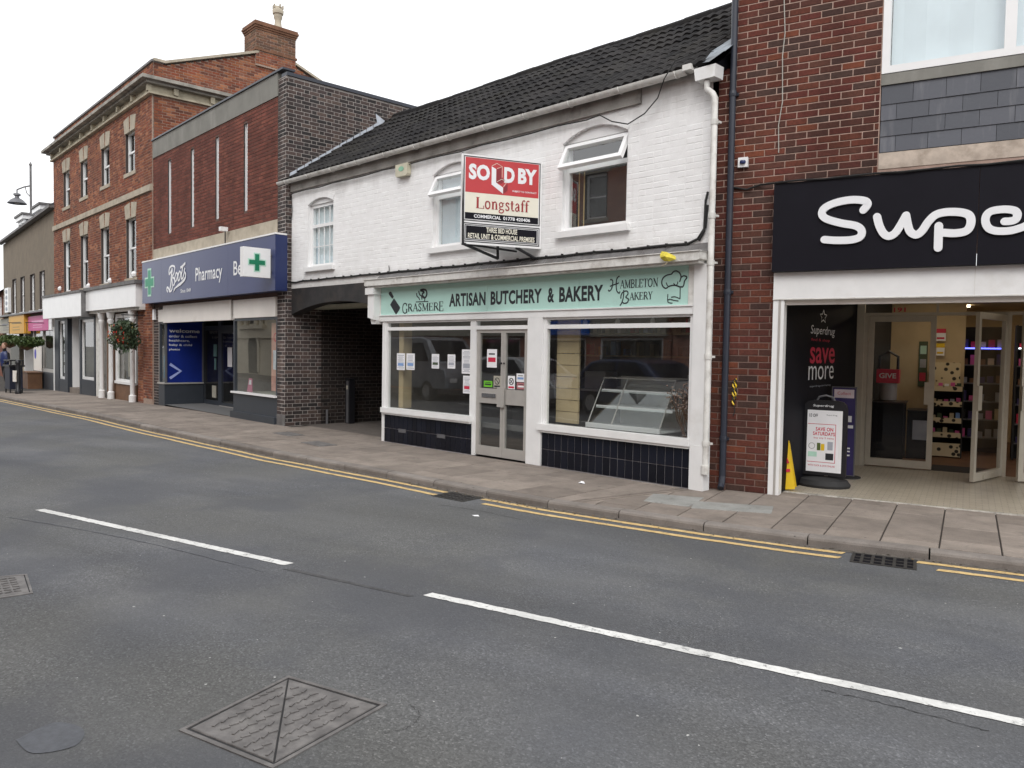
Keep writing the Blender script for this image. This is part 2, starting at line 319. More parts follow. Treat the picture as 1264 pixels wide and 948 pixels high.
    def build(s, name, mat, parent=None, smooth=False, loc=None, kind=None, M4=None):
        me = bpy.data.meshes.new(name)
        vs = s.v if M4 is None else [tuple(M4 @ Vector(v)) for v in s.v]
        me.from_pydata(vs, [], s.f); me.materials.append(mat)
        if any(s.t):
            a = me.attributes.new('tint', 'FLOAT', 'FACE'); a.data.foreach_set('value', s.t)
        if len(s.f) < 6000:
            bm = bmesh.new(); bm.from_mesh(me); bmesh.ops.recalc_face_normals(bm, faces=bm.faces); bm.to_mesh(me); bm.free()
        if smooth:
            me.polygons.foreach_set('use_smooth', [True] * len(me.polygons))
            try: me.set_sharp_from_angle(angle=math.radians(40))
            except Exception: pass
        return link(name, me, parent, loc, kind)
def link(name, me, parent=None, loc=None, kind=None):
    o = bpy.data.objects.new(name, me); col.objects.link(o)
    if parent is not None: o.parent = parent
    if loc is not None: o.location = loc
    if kind: o['kind'] = kind
    return o
def spline(pts, k=6):
    P = [Vector(p[:2]) for p in pts]; o = []
    for i in range(len(P) - 1):
        a, b, c, d = P[max(i - 1, 0)], P[i], P[i + 1], P[min(i + 2, len(P) - 1)]
        for j in range(k):
            t = j / k; o.append(.5 * ((2 * b) + (c - a) * t + (2 * a - 5 * b + 4 * c - d) * t * t + (-a + 3 * b - 3 * c + d) * t ** 3))
    o.append(P[-1]); return o
def thing(name, label, cat, loc=(0, 0, 0), rz=0, group=None):
    o = bpy.data.objects.new(name, None); col.objects.link(o); o.location = loc; o.rotation_euler = (0, 0, math.radians(rz))
    o['label'] = label; o['category'] = cat; o.empty_display_size = .2
    if group: o['group'] = group
    return o
def tagged(o, label, cat, group=None):
    o['label'] = label; o['category'] = cat
    if group: o['group'] = group
    return o
def W(frame): return Matrix.Translation(Vector(frame[0])) @ Matrix.Rotation(math.radians(frame[1]), 4, 'Z')
def P(frame, s, y, z=0): return W(frame) @ Vector((s, y, z))
def inview(p):
    q = p - CAMLOC; zz = q.dot(fw)
    if zz < .1: return None
    return 632 + 970 * q.dot(rt) / zz, 474 - 970 * q.dot(upv) / zz, zz

# text: built from the built-in font, fitted to a box s0..s1, z0..z1 on the plane y
def text(name, body, box, y, mat, parent, bold=0.0, shear=0.0, M4=None, fit='both', spacing=1.0, th=0.0):
    cu = bpy.data.curves.new(name, 'FONT'); cu.body = body; cu.size = 1; cu.offset = bold; cu.shear = shear; cu.space_character = spacing if bold < .03 else 1.06; cu.resolution_u = 3
    cu.align_x = 'CENTER'; cu.extrude = th
    o = bpy.data.objects.new(name, cu); col.objects.link(o)
    me = bpy.data.meshes.new_from_object(o); bpy.data.objects.remove(o); bpy.data.curves.remove(cu)
    xs = [v.co.x for v in me.vertices]; ys = [v.co.y for v in me.vertices]
    if not xs: return None
    x0, x1, y0, y1 = min(xs), max(xs), min(ys), max(ys); s0, s1, z0, z1 = box
    kx = (s1 - s0) / (x1 - x0); kz = (z1 - z0) / (y1 - y0)
    if fit == 'h': kx = kz * .8; s0 = (s0 + s1) / 2 - kx * (x1 - x0) / 2
    for v in me.vertices:
        p = Vector((s0 + (v.co.x - x0) * kx, y - v.co.z, z0 + (v.co.y - y0) * kz)); v.co = M4 @ p if M4 else p
    me.materials.clear(); me.materials.append(mat); me.name = name
    return link(name, me, parent)
# serif capitals and lower-case letters drawn with thick and thin strokes
def sf(x, y, r=.12): return (.05, [(x - r, y), (x + r, y)])
K = .15; k_ = .06
GL = {
 'G': (.86, [(.11, [(.72, .76), (.6, .95), (.42, .98), (.2, .85), (.1, .5), (.2, .15), (.42, .02), (.62, .06), (.72, .2)]), (K, [(.72, 0.04), (.72, .42)]), sf(.72, .42), (.05, [(.74, .7), (.74, .98)])]),
 'R': (.8, [(K, [(.16, 0), (.16, 1)]), sf(.16, 0), sf(.12, 1, .08), (.09, [(.16, .97), (.45, .97), (.62, .75), (.45, .52), (.16, .5)]), (K, [(.38, .5), (.72, 0)]), sf(.74, 0, .08)]),
 'A': (.86, [(k_, [(.12, 0), (.42, 1)]), (K, [(.42, 1), (.74, 0)]), (.05, [(.22, .34), (.62, .34)]), sf(.12, 0, .1), sf(.74, 0)]),
 'S': (.6, [(.12, [(.48, .76), (.42, .93), (.28, .98), (.13, .85), (.17, .64), (.4, .42), (.48, .22), (.38, .04), (.22, .02), (.1, .2)]), (.05, [(.5, .72), (.5, .98)]), (.05, [(.08, .02), (.08, .28)])]),
 'M': (1.06, [(k_, [(.16, 0), (.16, 1)]), (K, [(.16, 1), (.52, .05)]), (k_, [(.52, .05), (.88, 1)]), (K, [(.88, 0), (.88, 1)]), sf(.16, 0), sf(.88, 0), sf(.12, 1, .08), sf(.92, 1, .08)]),
 'E': (.74, [(K, [(.16, 0), (.16, 1)]), (.05, [(.04, .98), (.62, .98)]), (.05, [(.16, .52), (.5, .52)]), (.05, [(.04, .02), (.66, .02)]), (.05, [(.62, .76), (.62, 1)]), (.05, [(.66, 0), (.66, .26)]), (.04, [(.5, .4), (.5, .64)])]),
 'B': (.76, [(K, [(.16, 0), (.16, 1)]), (.09, [(.04, .98), (.42, .97), (.57, .76), (.42, .54), (.16, .53)]), (.1, [(.16, .53), (.48, .51), (.65, .27), (.46, .03), (.04, .02)])]),
 'L': (.66, [(K, [(.16, 0), (.16, 1)]), sf(.16, 1), (.05, [(.04, .02), (.6, .02)]), (.05, [(.6, 0), (.6, .28)])]),
 'T': (.76, [(K, [(.38, 0), (.38, 1)]), (.05, [(.06, .98), (.7, .98)]), (.05, [(.06, .76), (.06, 1)]), (.05, [(.7, .76), (.7, 1)]), sf(.38, 0)]),
 'O': (.9, [(.12, [(.42, .98), (.18, .84), (.1, .5), (.18, .16), (.42, .02), (.68, .16), (.76, .5), (.68, .84), (.42, .98)])]),
 'N': (.9, [(k_, [(.16, 0), (.16, 1)]), (K, [(.14, 1), (.72, 0)]), (k_, [(.72, 0), (.72, 1)]), sf(.16, 0), sf(.72, 1), sf(.12, 1, .08)]),
 'K': (.84, [(K, [(.16, 0), (.16, 1)]), (k_, [(.16, .42), (.66, 1)]), (K, [(.34, .6), (.74, 0)]), sf(.16, 0), sf(.16, 1), sf(.66, 1, .09), sf(.76, 0, .09)]),
 'Y': (.82, [(K, [(.38, 0), (.38, .46)]), (K, [(.38, .46), (.12, 1)]), (k_, [(.38, .46), (.66, 1)]), sf(.38, 0), sf(.12, 1, .1), sf(.66, 1, .1)]),
 'o': (.6, [(.12, [(.28, .66), (.13, .56), (.09, .33), (.13, .1), (.28, 0), (.43, .1), (.48, .33), (.43, .56), (.28, .66)])]),
 'n': (.66, [(K, [(.16, 0), (.16, .64)]), (.1, [(.16, .5), (.3, .64), (.43, .62), (.48, .45)]), (K, [(.48, 0), (.48, .47)]), sf(.16, 0), sf(.5, 0), sf(.1, .64, .06)]),
 'g': (.6, [(.1, [(.26, .66), (.12, .55), (.12, .36), (.26, .26), (.4, .36), (.4, .55), (.26, .66)]), (.09, [(.2, .27), (.12, .14), (.26, .04), (.46, 0), (.48, -.16), (.3, -.28), (.1, -.22), (.1, -.08), (.22, .03)]), (.07, [(.4, .58), (.54, .64)])]),
 's': (.5, [(.11, [(.38, .52), (.33, .63), (.2, .66), (.11, .54), (.2, .4), (.35, .27), (.38, .12), (.28, 0), (.16, 0), (.08, .12)])]),
 't': (.42, [(K, [(.17, .12), (.17, .86)]), (.05, [(.02, .63), (.36, .63)]), (.09, [(.17, .18), (.2, .03), (.3, 0), (.38, .06)])]),
 'a': (.56, [(.1, [(.12, .5), (.18, .63), (.3, .66), (.38, .55)]), (K, [(.38, .04), (.38, .56)]), (.1, [(.38, .38), (.22, .33), (.1, .2), (.14, .04), (.26, 0), (.38, .14)]), (.06, [(.38, .03), (.5, .04)])]),
 'f': (.4, [(K, [(.17, 0), (.17, .8)]), (.1, [(.17, .78), (.22, .95), (.34, 1), (.42, .93)]), (.05, [(.02, .63), (.36, .63)]), sf(.17, 0)])}
def serif(name, parts, y, mat, parent, M4=None):    # parts: (string, s0, s1, z0, z1) - z range is cap height
    mb = MB(); k = 0
    for st, s0, s1, z0, z1 in parts:
        tot = sum(GL[ch][0] for ch in st); x = s0; kx = (s1 - s0) / tot; kz = z1 - z0
        for ch in st:
            for w_, pts in GL[ch][1]:
                mb.stroke([(x + px * kx, z0 + pz * kz) for px, pz in pts], w_ * (kx if len(pts) < 3 and abs(pts[0][0] - pts[-1][0]) < abs(pts[0][1] - pts[-1][1]) else (kz * .9 if len(pts) == 2 else (kx + kz) / 2)), y - .0003 * (k % 9), .002, smooth=len(pts) > 2); k += 1
            x += GL[ch][0] * kx
    return mb.build(name, mat, parent, M4=M4)

# ------------------------------------------------------------------ brick and wall builders
def brickshape(w_, h, proud, depth=.02):
    m = MB(); e = .004
    vs = [(0, 0, 0), (w_, 0, 0), (w_, 0, h), (0, 0, h), (e, -proud, e), (w_ - e, -proud, e), (w_ - e, -proud, h - e), (e, -proud, h - e)]
    return vs, [(4, 5, 6, 7), (0, 1, 5, 4), (1, 2, 6, 5), (2, 3, 7, 6), (3, 0, 4, 7)]
def subtract(iv, a, b):
    o = []
    for p, q in iv:
        if b <= p or a >= q: o.append((p, q)); continue
        if a > p: o.append((p, a))
        if b < q: o.append((b, q))
    return o
_bm = {}
def brick_parts(wall, frame, mat, s0, s1, z0, z1, holes=(), nparts=0, M4=Matrix(), proud=.006, Lb=.225, Hb=.075, joint=.01, bond='stretcher', lo=None, hi=None, jit=.0015, minpx=9):
    """lays bricks over a wall face; the largest in the photo become objects, the rest one joined part"""
    WM = W(frame) @ M4; items = []; row = 0; z = z0; R = random.Random(int(s0 * 100 + z1 * 10)); soft = 'white' in mat.name
    while z < z1 - .02:
        h = min(Hb, z1 - z) - joint; x = s0 - (Lb / 2 if row % 2 else 0)
        if bond == 'english' and row % 2: units = [(Lb / 2)] * 400
        elif bond == 'flemish': units = [Lb, Lb / 2] * 200; x = s0 - (Lb * .75 if row % 2 else 0)
        else: units = [Lb] * 400
        a0, a1 = s0, s1
        if lo: a0 = max(a0, lo(z + h / 2))
        if hi: a1 = min(a1, hi(z + h / 2))
        for u in units:
            if x >= a1: break
            iv = [(max(x, a0), min(x + u - joint, a1))]
            if iv[0][1] - iv[0][0] > .02:
                for ha, hb, hc, hd in holes:
                    if hc < z + h - .012 and hd > z + .012: iv = subtract(iv, ha, hb)
                for a, b in iv:
                    if b - a > .025: items.append((a, b - a, z, h))
            x += u
        z += Hb; row += 1
    chosen = set()
    if nparts:
        sc_ = []
        for i, (a, w_, zz, h) in enumerate(items):
            q = inview(WM @ Vector((a + w_ / 2, 0, zz + h / 2)))
            if q and -5 < q[0] < 1270 and -5 < q[1] < 950: sc_.append((w_ / q[2], i))
        sc_.sort(reverse=True); chosen = {i for _, i in sc_[:nparts]}
    mb = MB()
    for i, (a, w_, zz, h) in enumerate(items):
        pr = proud + R.uniform(-jit, jit) - (R.choice((0, .0006, .0012, .0016)) if soft else 0)
        if i in chosen:
            key = (round(w_, 3), round(h, 3), mat.name, proud)
            if key not in _bm:
                vs, fs = brickshape(key[0], key[1], proud); me = bpy.data.meshes.new('brick'); me.from_pydata(vs, [], fs); me.materials.append(mat); _bm[key] = me
            o = bpy.data.objects.new('brick', _bm[key]); col.objects.link(o); o.parent = wall
            o.matrix_local = M4 @ Matrix.Translation((a, R.uniform(-jit, jit) + (R.choice((0, .0006, .0012, .0016)) if soft else 0), zz))
        else:
            vs, fs = brickshape(w_, h, pr); mb.add([(v[0] + a, v[1], v[2] + zz) for v in vs], fs, R.random() * .999 + .0005)
    if mb.f: mb.build('brick_courses', mat, wall, kind='stuff', M4=M4)
def wallface(name, mat, parent, s0, s1, z0, z1, holes=(), M4=Matrix(), th=.22, top=None, reveal=None):
    ss = sorted({s0, s1} | {v for h in holes for v in h[:2] if s0 < v < s1}); zs = sorted({z0, z1} | {v for h in holes for v in h[2:] if z0 < v < z1})
    mb = MB(); inside = lambda s, z: any(h[0] < s < h[1] and h[2] < z < h[3] for h in holes)
    cell = {}
    for i in range(len(ss) - 1):
        for j in range(len(zs) - 1):
            cell[i, j] = not inside((ss[i] + ss[i + 1]) / 2, (zs[j] + zs[j + 1]) / 2)
    for (i, j), on in cell.items():
        if not on: continue
        a, b, c, d = ss[i], ss[i + 1], zs[j], zs[j + 1]
        mb.add([(a, 0, c), (b, 0, c), (b, 0, d), (a, 0, d)], [(0, 1, 2, 3)]); mb.add([(a, th, c), (b, th, c), (b, th, d), (a, th, d)], [(3, 2, 1, 0)])
        if not cell.get((i - 1, j)): mb.add([(a, 0, c), (a, th, c), (a, th, d), (a, 0, d)], [(3, 2, 1, 0)])
        if not cell.get((i + 1, j)): mb.add([(b, 0, c), (b, th, c), (b, th, d), (b, 0, d)], [(0, 1, 2, 3)])
        if not cell.get((i, j - 1)): mb.add([(a, 0, c), (b, 0, c), (b, th, c), (a, th, c)], [(3, 2, 1, 0)])
        if not cell.get((i, j + 1)): mb.add([(a, 0, d), (b, 0, d), (b, th, d), (a, th, d)], [(0, 1, 2, 3)])
    if top: top(mb, th)
    return mb.build(name, mat, parent, M4=M4)
def arch_holes(a, b, zb, zs_, rise, n=6):
    o = [(a, b, zb, zs_)]; c = (a + b) / 2; hw = (b - a) / 2
    R = (hw * hw + rise * rise) / (2 * rise)
    for k in range(n):
        z = rise * (k + .5) / n; x = math.sqrt(max(0, R * R - (R - rise + z) ** 2)); o.append((c - x, c + x, zs_ + rise * k / n, zs_ + rise * (k + 1) / n))
    return o
def arcpts(a, b, z, rise, n=14):
    c = (a + b) / 2; hw = (b - a) / 2; R = (hw * hw + rise * rise) / (2 * rise); ph = math.asin(hw / R)
    return [(c + R * math.sin(-ph + 2 * ph * k / n), z + R * math.cos(-ph + 2 * ph * k / n) - (R - rise)) for k in range(n + 1)]
def frame_box(mb, a, b, c, d, w_, y0, y1):
    mb.box(a, a + w_, y0, y1, c, d); mb.box(b - w_, b, y0, y1, c, d); mb.box(a + w_, b - w_, y0, y1, c, c + w_); mb.box(a + w_, b - w_, y0, y1, d - w_, d)
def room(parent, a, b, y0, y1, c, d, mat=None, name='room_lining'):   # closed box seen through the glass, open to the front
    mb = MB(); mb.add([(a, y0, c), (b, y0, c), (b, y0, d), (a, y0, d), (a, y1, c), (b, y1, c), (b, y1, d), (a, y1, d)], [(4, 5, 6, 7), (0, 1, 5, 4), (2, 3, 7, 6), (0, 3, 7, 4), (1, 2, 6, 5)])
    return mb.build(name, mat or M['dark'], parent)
def sash(parent, a, b, c, d, y=.09, split=.5, fw_=.05, sill=True, curtain=None, silmat=None, roomlen=.6):
    o = MB(); frame_box(o, a, b, c, d, fw_, y, y + .07); m = c + (d - c) * split
    o.box(a + fw_, b - fw_, y + .005, y + .05, m - .025, m + .025)
    w_ = o.build('window', M['pvc'], parent)
    g = MB(); g.add([(a + fw_, y + .03, c + fw_), (b - fw_, y + .03, c + fw_), (b - fw_, y + .03, m - .025), (a + fw_, y + .03, m - .025)], [(0, 1, 2, 3)]); g.build('pane', M['wglass'], w_)
    g = MB(); g.add([(a + fw_, y + .045, m + .025), (b - fw_, y + .045, m + .025), (b - fw_, y + .045, d - fw_), (a + fw_, y + .045, d - fw_)], [(0, 1, 2, 3)]); g.build('pane', M['wglass'], w_)
    if curtain: g = MB(); wav(g, a + fw_, b - fw_, y + .16, c, d); g.build('curtain', curtain, w_)
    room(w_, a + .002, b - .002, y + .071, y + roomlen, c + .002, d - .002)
    g = MB(); g.box(a + .0015, a + .012, -.03, y - .001, c, d); g.box(b - .012, b - .0015, -.03, y - .001, c, d); g.box(a + .012, b - .012, -.03, y - .001, d - .012, d - .0015); g.build('reveal_shade_lining', M['recess_shade'], w_)  # thin lining added round the opening to paint in its shade
    if sill: s_ = MB(); s_.box(a - .08, b + .08, -.07, .1, c - .11, c - .003); s_.build('sill', silmat or M['stone'], w_)
    return w_
def wav(g, a, b, y, c, d, per=.09, amp=.012):
    n = max(4, int((b - a) / per * 4)); vs = []
    for i in range(n + 1):
        x = a + (b - a) * i / n; yy = y + amp * math.sin(i * math.pi / 2) ; vs += [(x, yy, c), (x, yy, d)]
    g.add(vs, [(2 * i, 2 * i + 2, 2 * i + 3, 2 * i + 1) for i in range(n)])

# ------------------------------------------------------------------ frames of the facades: (origin), angle; local x along the front, y into the building, z up
FB = ((-10.99, 7.98, 0), 0)
FBo = ((-14.30, 7.95, 0), -2.76)
FT = ((-22.041, 8.323, 0), -2.92)
FS = ((-4.17, 8.39, 0), 14.67)
FF = ((-32.93, 8.88, 0), -4.5)
def gz(x): return -.25 * min(1, max(0, (-x - 19) / 18))

# ================================================================== THE SETTING
KERB = [(-60, 7.6), (-45, 6.95), (-36, 6.6), (-29.5, 6.32), (-24, 6.12), (-20.9, 6.0), (-15.8, 5.86), (-10.6, 5.86), (-8.3, 6.0), (-6.7, 6.06), (-5.5, 6.16), (-3.8, 6.46), (-2.95, 6.67), (-2.16, 6.92), (-1.43, 7.14), (2, 8.1), (8, 9.75), (20, 13.0)]
def kerby(x):
    for (a, b), (c, d) in zip(KERB, KERB[1:]):
        if x <= c: return b + (d - b) * (x - a) / (c - a)
    return KERB[-1][1]
def kerbn(x):
    dx = .5; v = Vector((2 * dx, kerby(x + dx) - kerby(x - dx))).normalized(); return v, Vector((-v.y, v.x))
OPP = [(-60, -3.2), (-45, -2.7), (-20, -2.4), (-9, -1.5), (0, 1.0), (8, 3.3), (20, 6.6)]
def oppy(x):
    for (a, b), (c, d) in zip(OPP, OPP[1:]):
        if x <= c: return b + (d - b) * (x - a) / (c - a)
    return OPP[-1][1]
m = MB(); m.add([(-700, -700, -.6), (700, -700, -.6), (700, 700, -.6), (-700, 700, -.6)], [(0, 1, 2, 3)]); m.build('ground', M['ground'], kind='structure')
def strip(name, mat, ya, yb, z, x0=-60, x1=20, n=80, parent=None, kind='structure', rows=1, side=.3):
    mb = MB(); vs = []
    for i in range(n + 1):
        x = x0 + (x1 - x0) * i / n
        for r in range(rows + 1):
            y = ya(x) + (yb(x) - ya(x)) * r / rows; vs.append((x, y, z + gz(x)))
    k = rows + 1
    mb.add(vs, [(i * k + r, (i + 1) * k + r, (i + 1) * k + r + 1, i * k + r + 1) for i in range(n) for r in range(rows)])
    return mb.build(name, mat, parent, kind=kind)
road = strip('road', M['asphalt'], lambda x: oppy(x) - .02, lambda x: kerby(x) + .03, -.08, rows=3)
strip('opposite_pavement', M['bed'], lambda x: -30, lambda x: oppy(x), 0.0)
pave = strip('pavement', M['bed'], lambda x: kerby(x) + .13, lambda x: kerby(x) + 9, -.012, rows=4)
okb = MB()
for i in range(80):
    a, b = -60 + i, -59 + i; ya, yb = oppy(a), oppy(b); za, zb = gz(a), gz(b)
    okb.add([(a, ya + .001, -.09 + za), (b, yb + .001, -.09 + zb), (b, yb + .001, zb + .001), (a, ya + .001, za + .001), (b, yb - .13, zb + .001), (a, ya - .13, za + .001)], [(1, 0, 3, 2), (2, 3, 5, 4)])
okb.build('opposite_kerb', M['kerb'], kind='structure')
# far side land behind the shops is the ground sheet. Kerb stones
kerbp = thing('kerb', 'grey granite kerb', 'kerb'); del kerbp['category']; del kerbp['label']; kerbp['kind'] = 'structure'
R = random.Random(3)
joints = [-.31, -1.2, -2.05, -2.95, -3.85, -4.72, -5.55, -6.42, -7.3]
x = -7.3
while x > -50: x -= .9; joints.append(x)
x = -.31; pre = []
while x < 6: x += .9; pre.append(x)
joints = list(reversed(pre)) + joints
for b, a in zip(joints, joints[1:]):
    g = .006; pts = []
    t, nn = kerbn((a + b) / 2); p0 = Vector((a + g, kerby(a + g))); p1 = Vector((b - g, kerby(b - g))); z = gz((a + b) / 2) + R.uniform(-.003, .003)
    mb = MB(); prof = [(0.0, -.12), (0.0, -.03), (.008, -.012), (.03, 0), (.14, 0), (.14, -.1)]; vs = []
    for q in (p0, p1):
        for o_, h in prof: vs.append((q.x + nn.x * o_, q.y + nn.y * o_, z + h))
    mb.add(vs, [(i, i + 1, 7 + i, 6 + i) for i in range(5)] + [(5, 4, 3, 2, 1, 0), (6, 7, 8, 9, 10, 11)])
    mb.build('kerb_stone', M['kerb'], kerbp)
# building line, used to cut the slabs
def L2(frame, s, y): p = P(frame, s, y); return (p.x, p.y)
BL = [(L2(FF, -30, 0), L2(FF, 0, 0)), (L2(FT, -10.9, 0), L2(FT, 0, 0)), (L2(FBo, -7.7, 0.0), L2(FBo, 0, 0.0)), ((-14.2, 8.35), (-11.1, 8.35)), ((-11.1, 7.95), (-4.85, 7.95)), (L2(FS, -.7, -.01), L2(FS, .1, -.01)), (L2(FS, .1, .265), L2(FS, 8, .265))]
def clip(poly, a, b):     # keep what lies left of a->b
    o = []; n = len(poly); side = lambda p: (b[0] - a[0]) * (p[1] - a[1]) - (b[1] - a[1]) * (p[0] - a[0])
    for i in range(n):
        p, q = poly[i], poly[(i + 1) % n]; sp, sq = side(p), side(q)
        if sp >= 0: o.append(p)
        if sp * sq < 0: t = sp / (sp - sq); o.append((p[0] + (q[0] - p[0]) * t, p[1] + (q[1] - p[1]) * t))
    return o
def area(p): return abs(sum(p[i][0] * p[(i + 1) % len(p)][1] - p[(i + 1) % len(p)][0] * p[i][1] for i in range(len(p)))) / 2
COVERS = []
def dirty_polys(poly):
    cx = sum(p[0] for p in poly) / len(poly); cy = sum(p[1] for p in poly) / len(poly)
    t, nn = kerbn(cx); k = Vector((cx, kerby(cx))) + nn * .148; poly = clip(poly, tuple(k), tuple(k + t))
    if len(poly) < 3: return None
    for a, b in BL:
        if min(a[0], b[0]) - .02 <= cx <= max(a[0], b[0]) + .02: poly = clip(poly, b, a)
        if len(poly) < 3: return None
    return poly
seamA, seamB = (-5.42, 6.2), (-5.02, 8.2)
def inset(poly, g):      # true inset of a convex outline
    ar = sum(poly[i][0] * poly[(i + 1) % len(poly)][1] - poly[(i + 1) % len(poly)][0] * poly[i][1] for i in range(len(poly)))
    P_ = poly if ar > 0 else poly[::-1]; o = list(P_)
    for i in range(len(P_)):
        a, b = P_[i], P_[(i + 1) % len(P_)]; d = math.hypot(b[0] - a[0], b[1] - a[1])
        if d < 1e-5: continue
        nx, ny = -(b[1] - a[1]) / d * g, (b[0] - a[0]) / d * g; o = clip(o, (a[0] + nx, a[1] + ny), (b[0] + nx, b[1] + ny))
        if len(o) < 3: return o
    return o
def shrink(poly, g):
    cx = sum(p[0] for p in poly) / len(poly); cy = sum(p[1] for p in poly) / len(poly); o = []
    for x, y in poly:
        d = math.hypot(x - cx, y - cy); k = 1 - g * 1.4 / d; o.append((cx + (x - cx) * k, cy + (y - cy) * k))
    return o
def lay(poly, mat='slab', name='paving_slab', h=.0):
    poly = dirty_polys(poly)
    if not poly or area(poly) < .012: return
    poly = inset(poly, .006 if poly[0][0] > -12 else .01)
    if len(poly) < 3: return
    cx = sum(p[0] for p in poly) / len(poly); dz = R.uniform(-.0025, .0025) + h
    mb = MB(); vs = len(poly); mb.slab(poly, -.03, 0, .005)
    tx, ty = R.uniform(-.003, .003), R.uniform(-.003, .003); cy = sum(p[1] for p in poly) / len(poly)
    mb.v = [(x, y, z + dz + gz(x) + (x - cx) * tx + (y - cy) * ty) for x, y, z in mb.v]
    mb.build(name, M[mat], pave)
cover_poly = [(-4.93, 6.86), (-3.75, 7.12), (-3.9, 7.62), (-5.0, 7.36)]
# left field: columns square to the shop fronts
x = -5.0; nslab = 0
while x > -33:
    wd = .6 if x > -22 else .9
    y = kerby(x) + .1; y += R.choice([.0, -.3, -.15])
    while y < kerby(x) + 3.2 and y < 9.6:
        ln = R.choice([.6, .75, .6, .9]) if x > -22 else 1.2
        poly = clip([(x - wd, y), (x, y), (x, y + ln), (x - wd, y + ln)], seamA, seamB) if x > -6.5 else [(x - wd, y), (x, y), (x, y + ln), (x - wd, y + ln)]
        if len(poly) > 2: lay(poly)
        y += ln
    x -= wd
# right field: columns square to the right-hand building
fs = lambda s, y: L2(FS, s, y)
k = 0; s = -2.3
while s < 4.2:
    y = .3; k += 1; lens = [.62, .62, .62, .62] if k % 2 else [.35, .75, .62, .5]
    for ln in lens:
        poly = [fs(s, y - ln), fs(s + .45, y - ln), fs(s + .45, y), fs(s, y)]
        poly = clip(poly, (seamB[0] + .17, seamB[1]), (seamA[0] + .17, seamA[1]))   # west limit
        if len(poly) > 2: lay(poly)
        y -= ln
    s += .45
# narrow ribbed strip between the two fields
for i in range(5):
    a = seamA[0] + .005 + i * .033; b = seamB[0] + .005 + i * .033
    lay([(a, seamA[1]), (a + .03, seamA[1]), (b + .03, seamB[1]), (b, seamB[1])], 'slab', 'drain_strip')
lay([(-4.5, 7.33), (-3.78, 7.72), (-3.62, 7.35), (-4.32, 6.97)], 'patch', 'cement_patch', .009)
lay([(-5.05, 7.36), (-4.53, 7.6), (-4.36, 7.02), (-4.86, 6.9)], 'patch', 'cement_patch', .007)
# painted lines lie 4 mm above the road
def lane(name, mat, fa, fb, x0, x1, n, dz=.004, rag=.004):
    mb = MB(); vs = []
    for i in range(n + 1):
        x = x0 + (x1 - x0) * i / n; vs += [(x, fa(x) + R.uniform(-rag, rag), -.08 + dz + gz(x)), (x, fb(x) + R.uniform(-rag, rag), -.08 + dz + gz(x))]
    mb.add(vs, [(2 * i, 2 * i + 2, 2 * i + 3, 2 * i + 1) for i in range(n)]); return mb.build(name, mat, road)
for k_off in (.13, .32):
    for a, b in ((-60, -6.92), (-6.35, -2.62), (-2.1, 12)):
        lane('yellow_line', M['yline'], lambda x: kerby(x) - k_off - .035 + .006 * math.sin(x * 3), lambda x: kerby(x) - k_off + .04 + .006 * math.sin(x * 3.1 + 1), a + (k_off - .13) * 1.0, b + (k_off - .13) * .2, int((b - a) * 14), .004, .005)
cl = lambda x: 2.22 + (x + 8.76) * .24 if x < -5 else 3.35 + (x + 4.1) * .247
for a, b in ((-8.8, -5.38), (-4.1, -.6), (.6, 4.2), (-13.5, -10.2), (-18.5, -15)):
    lane('centre_dash', M['wline'], lambda x: cl(x) - .043, lambda x: cl(x) + .043, a, b, 110, .004, .005)
lane('gutter_grime', simple('gutter_silt', (.105, .092, .08), .95, .35, 14, .4, 80), lambda x: kerby(x) - .085 + .02 * math.sin(x * 2.3) + .012 * math.sin(x * 7.1), lambda x: kerby(x) + .02, -60, 12, 300, .0035)
# tar seam along the crown of the road and a filled trench edge
m = MB(); m.add([(x, y, -.0775) for x, y in ((-5.3, 2.93), (-4.15, 3.22), (-4.13, 3.26), (-5.25, 2.99))], [(0, 1, 2, 3)]); m.build('tar_seam', simple('tar_seam', (.06, .06, .062), .8, .3, 20), road)
def patch(name, mat, pts, dz):
    P_ = spline(pts + pts[:1], 5)[:-1]; m = MB(); m.add([(p.x, p.y, -.08 + dz) for p in P_], [tuple(range(len(P_)))]); return m.build(name, mat, road)
M['bluepatch'] = simple('blue_grey_bitumen_patch', (.095, .1, .112), .85, .15, 30, .6, 150)
patch('bitumen_patch', M['bluepatch'], [(-3.72, .84), (-3.55, .86), (-3.5, 1.0), (-3.63, 1.07), (-3.78, 1.0)], .003)
M['crack'] = simple('open_crack', (.02, .02, .02), .95)
for k2, (q, wd) in enumerate((([(-2.86, 2.24), (-2.74, 2.2), (-2.69, 2.1), (-2.72, 1.98)], .0025), ([(-8.6, 1.9), (-7.5, 2.28), (-6.5, 2.55), (-5.3, 2.8)], .012), ([(-.9, 3.95), (-1.3, 3.9), (-1.6, 3.82)], .006), ([(-6.4, 5.4), (-5.9, 5.5), (-5.3, 5.52)], .007))):
    m = MB(); Q = spline(q, 14); RR = random.Random(k2); Q = [p + Vector((RR.uniform(-.008, .008), RR.uniform(-.008, .008))) for p in Q]; vs = []
    for i, p in enumerate(Q):
        d = (Q[min(i + 1, len(Q) - 1)] - Q[max(i - 1, 0)]).normalized(); nn = Vector((-d.y, d.x)) * wd * RR.uniform(.15, .6); vs += [(p.x + nn.x, p.y + nn.y, -.0765), (p.x - nn.x, p.y - nn.y, -.0765)]
    m.add(vs, [(2 * i, 2 * i + 2, 2 * i + 3, 2 * i + 1) for i in range(len(Q) - 1)]); m.build('crack', M['crack'] if k2 != 1 else M['bluepatch'], road)
mb = MB(); RR = random.Random(8)
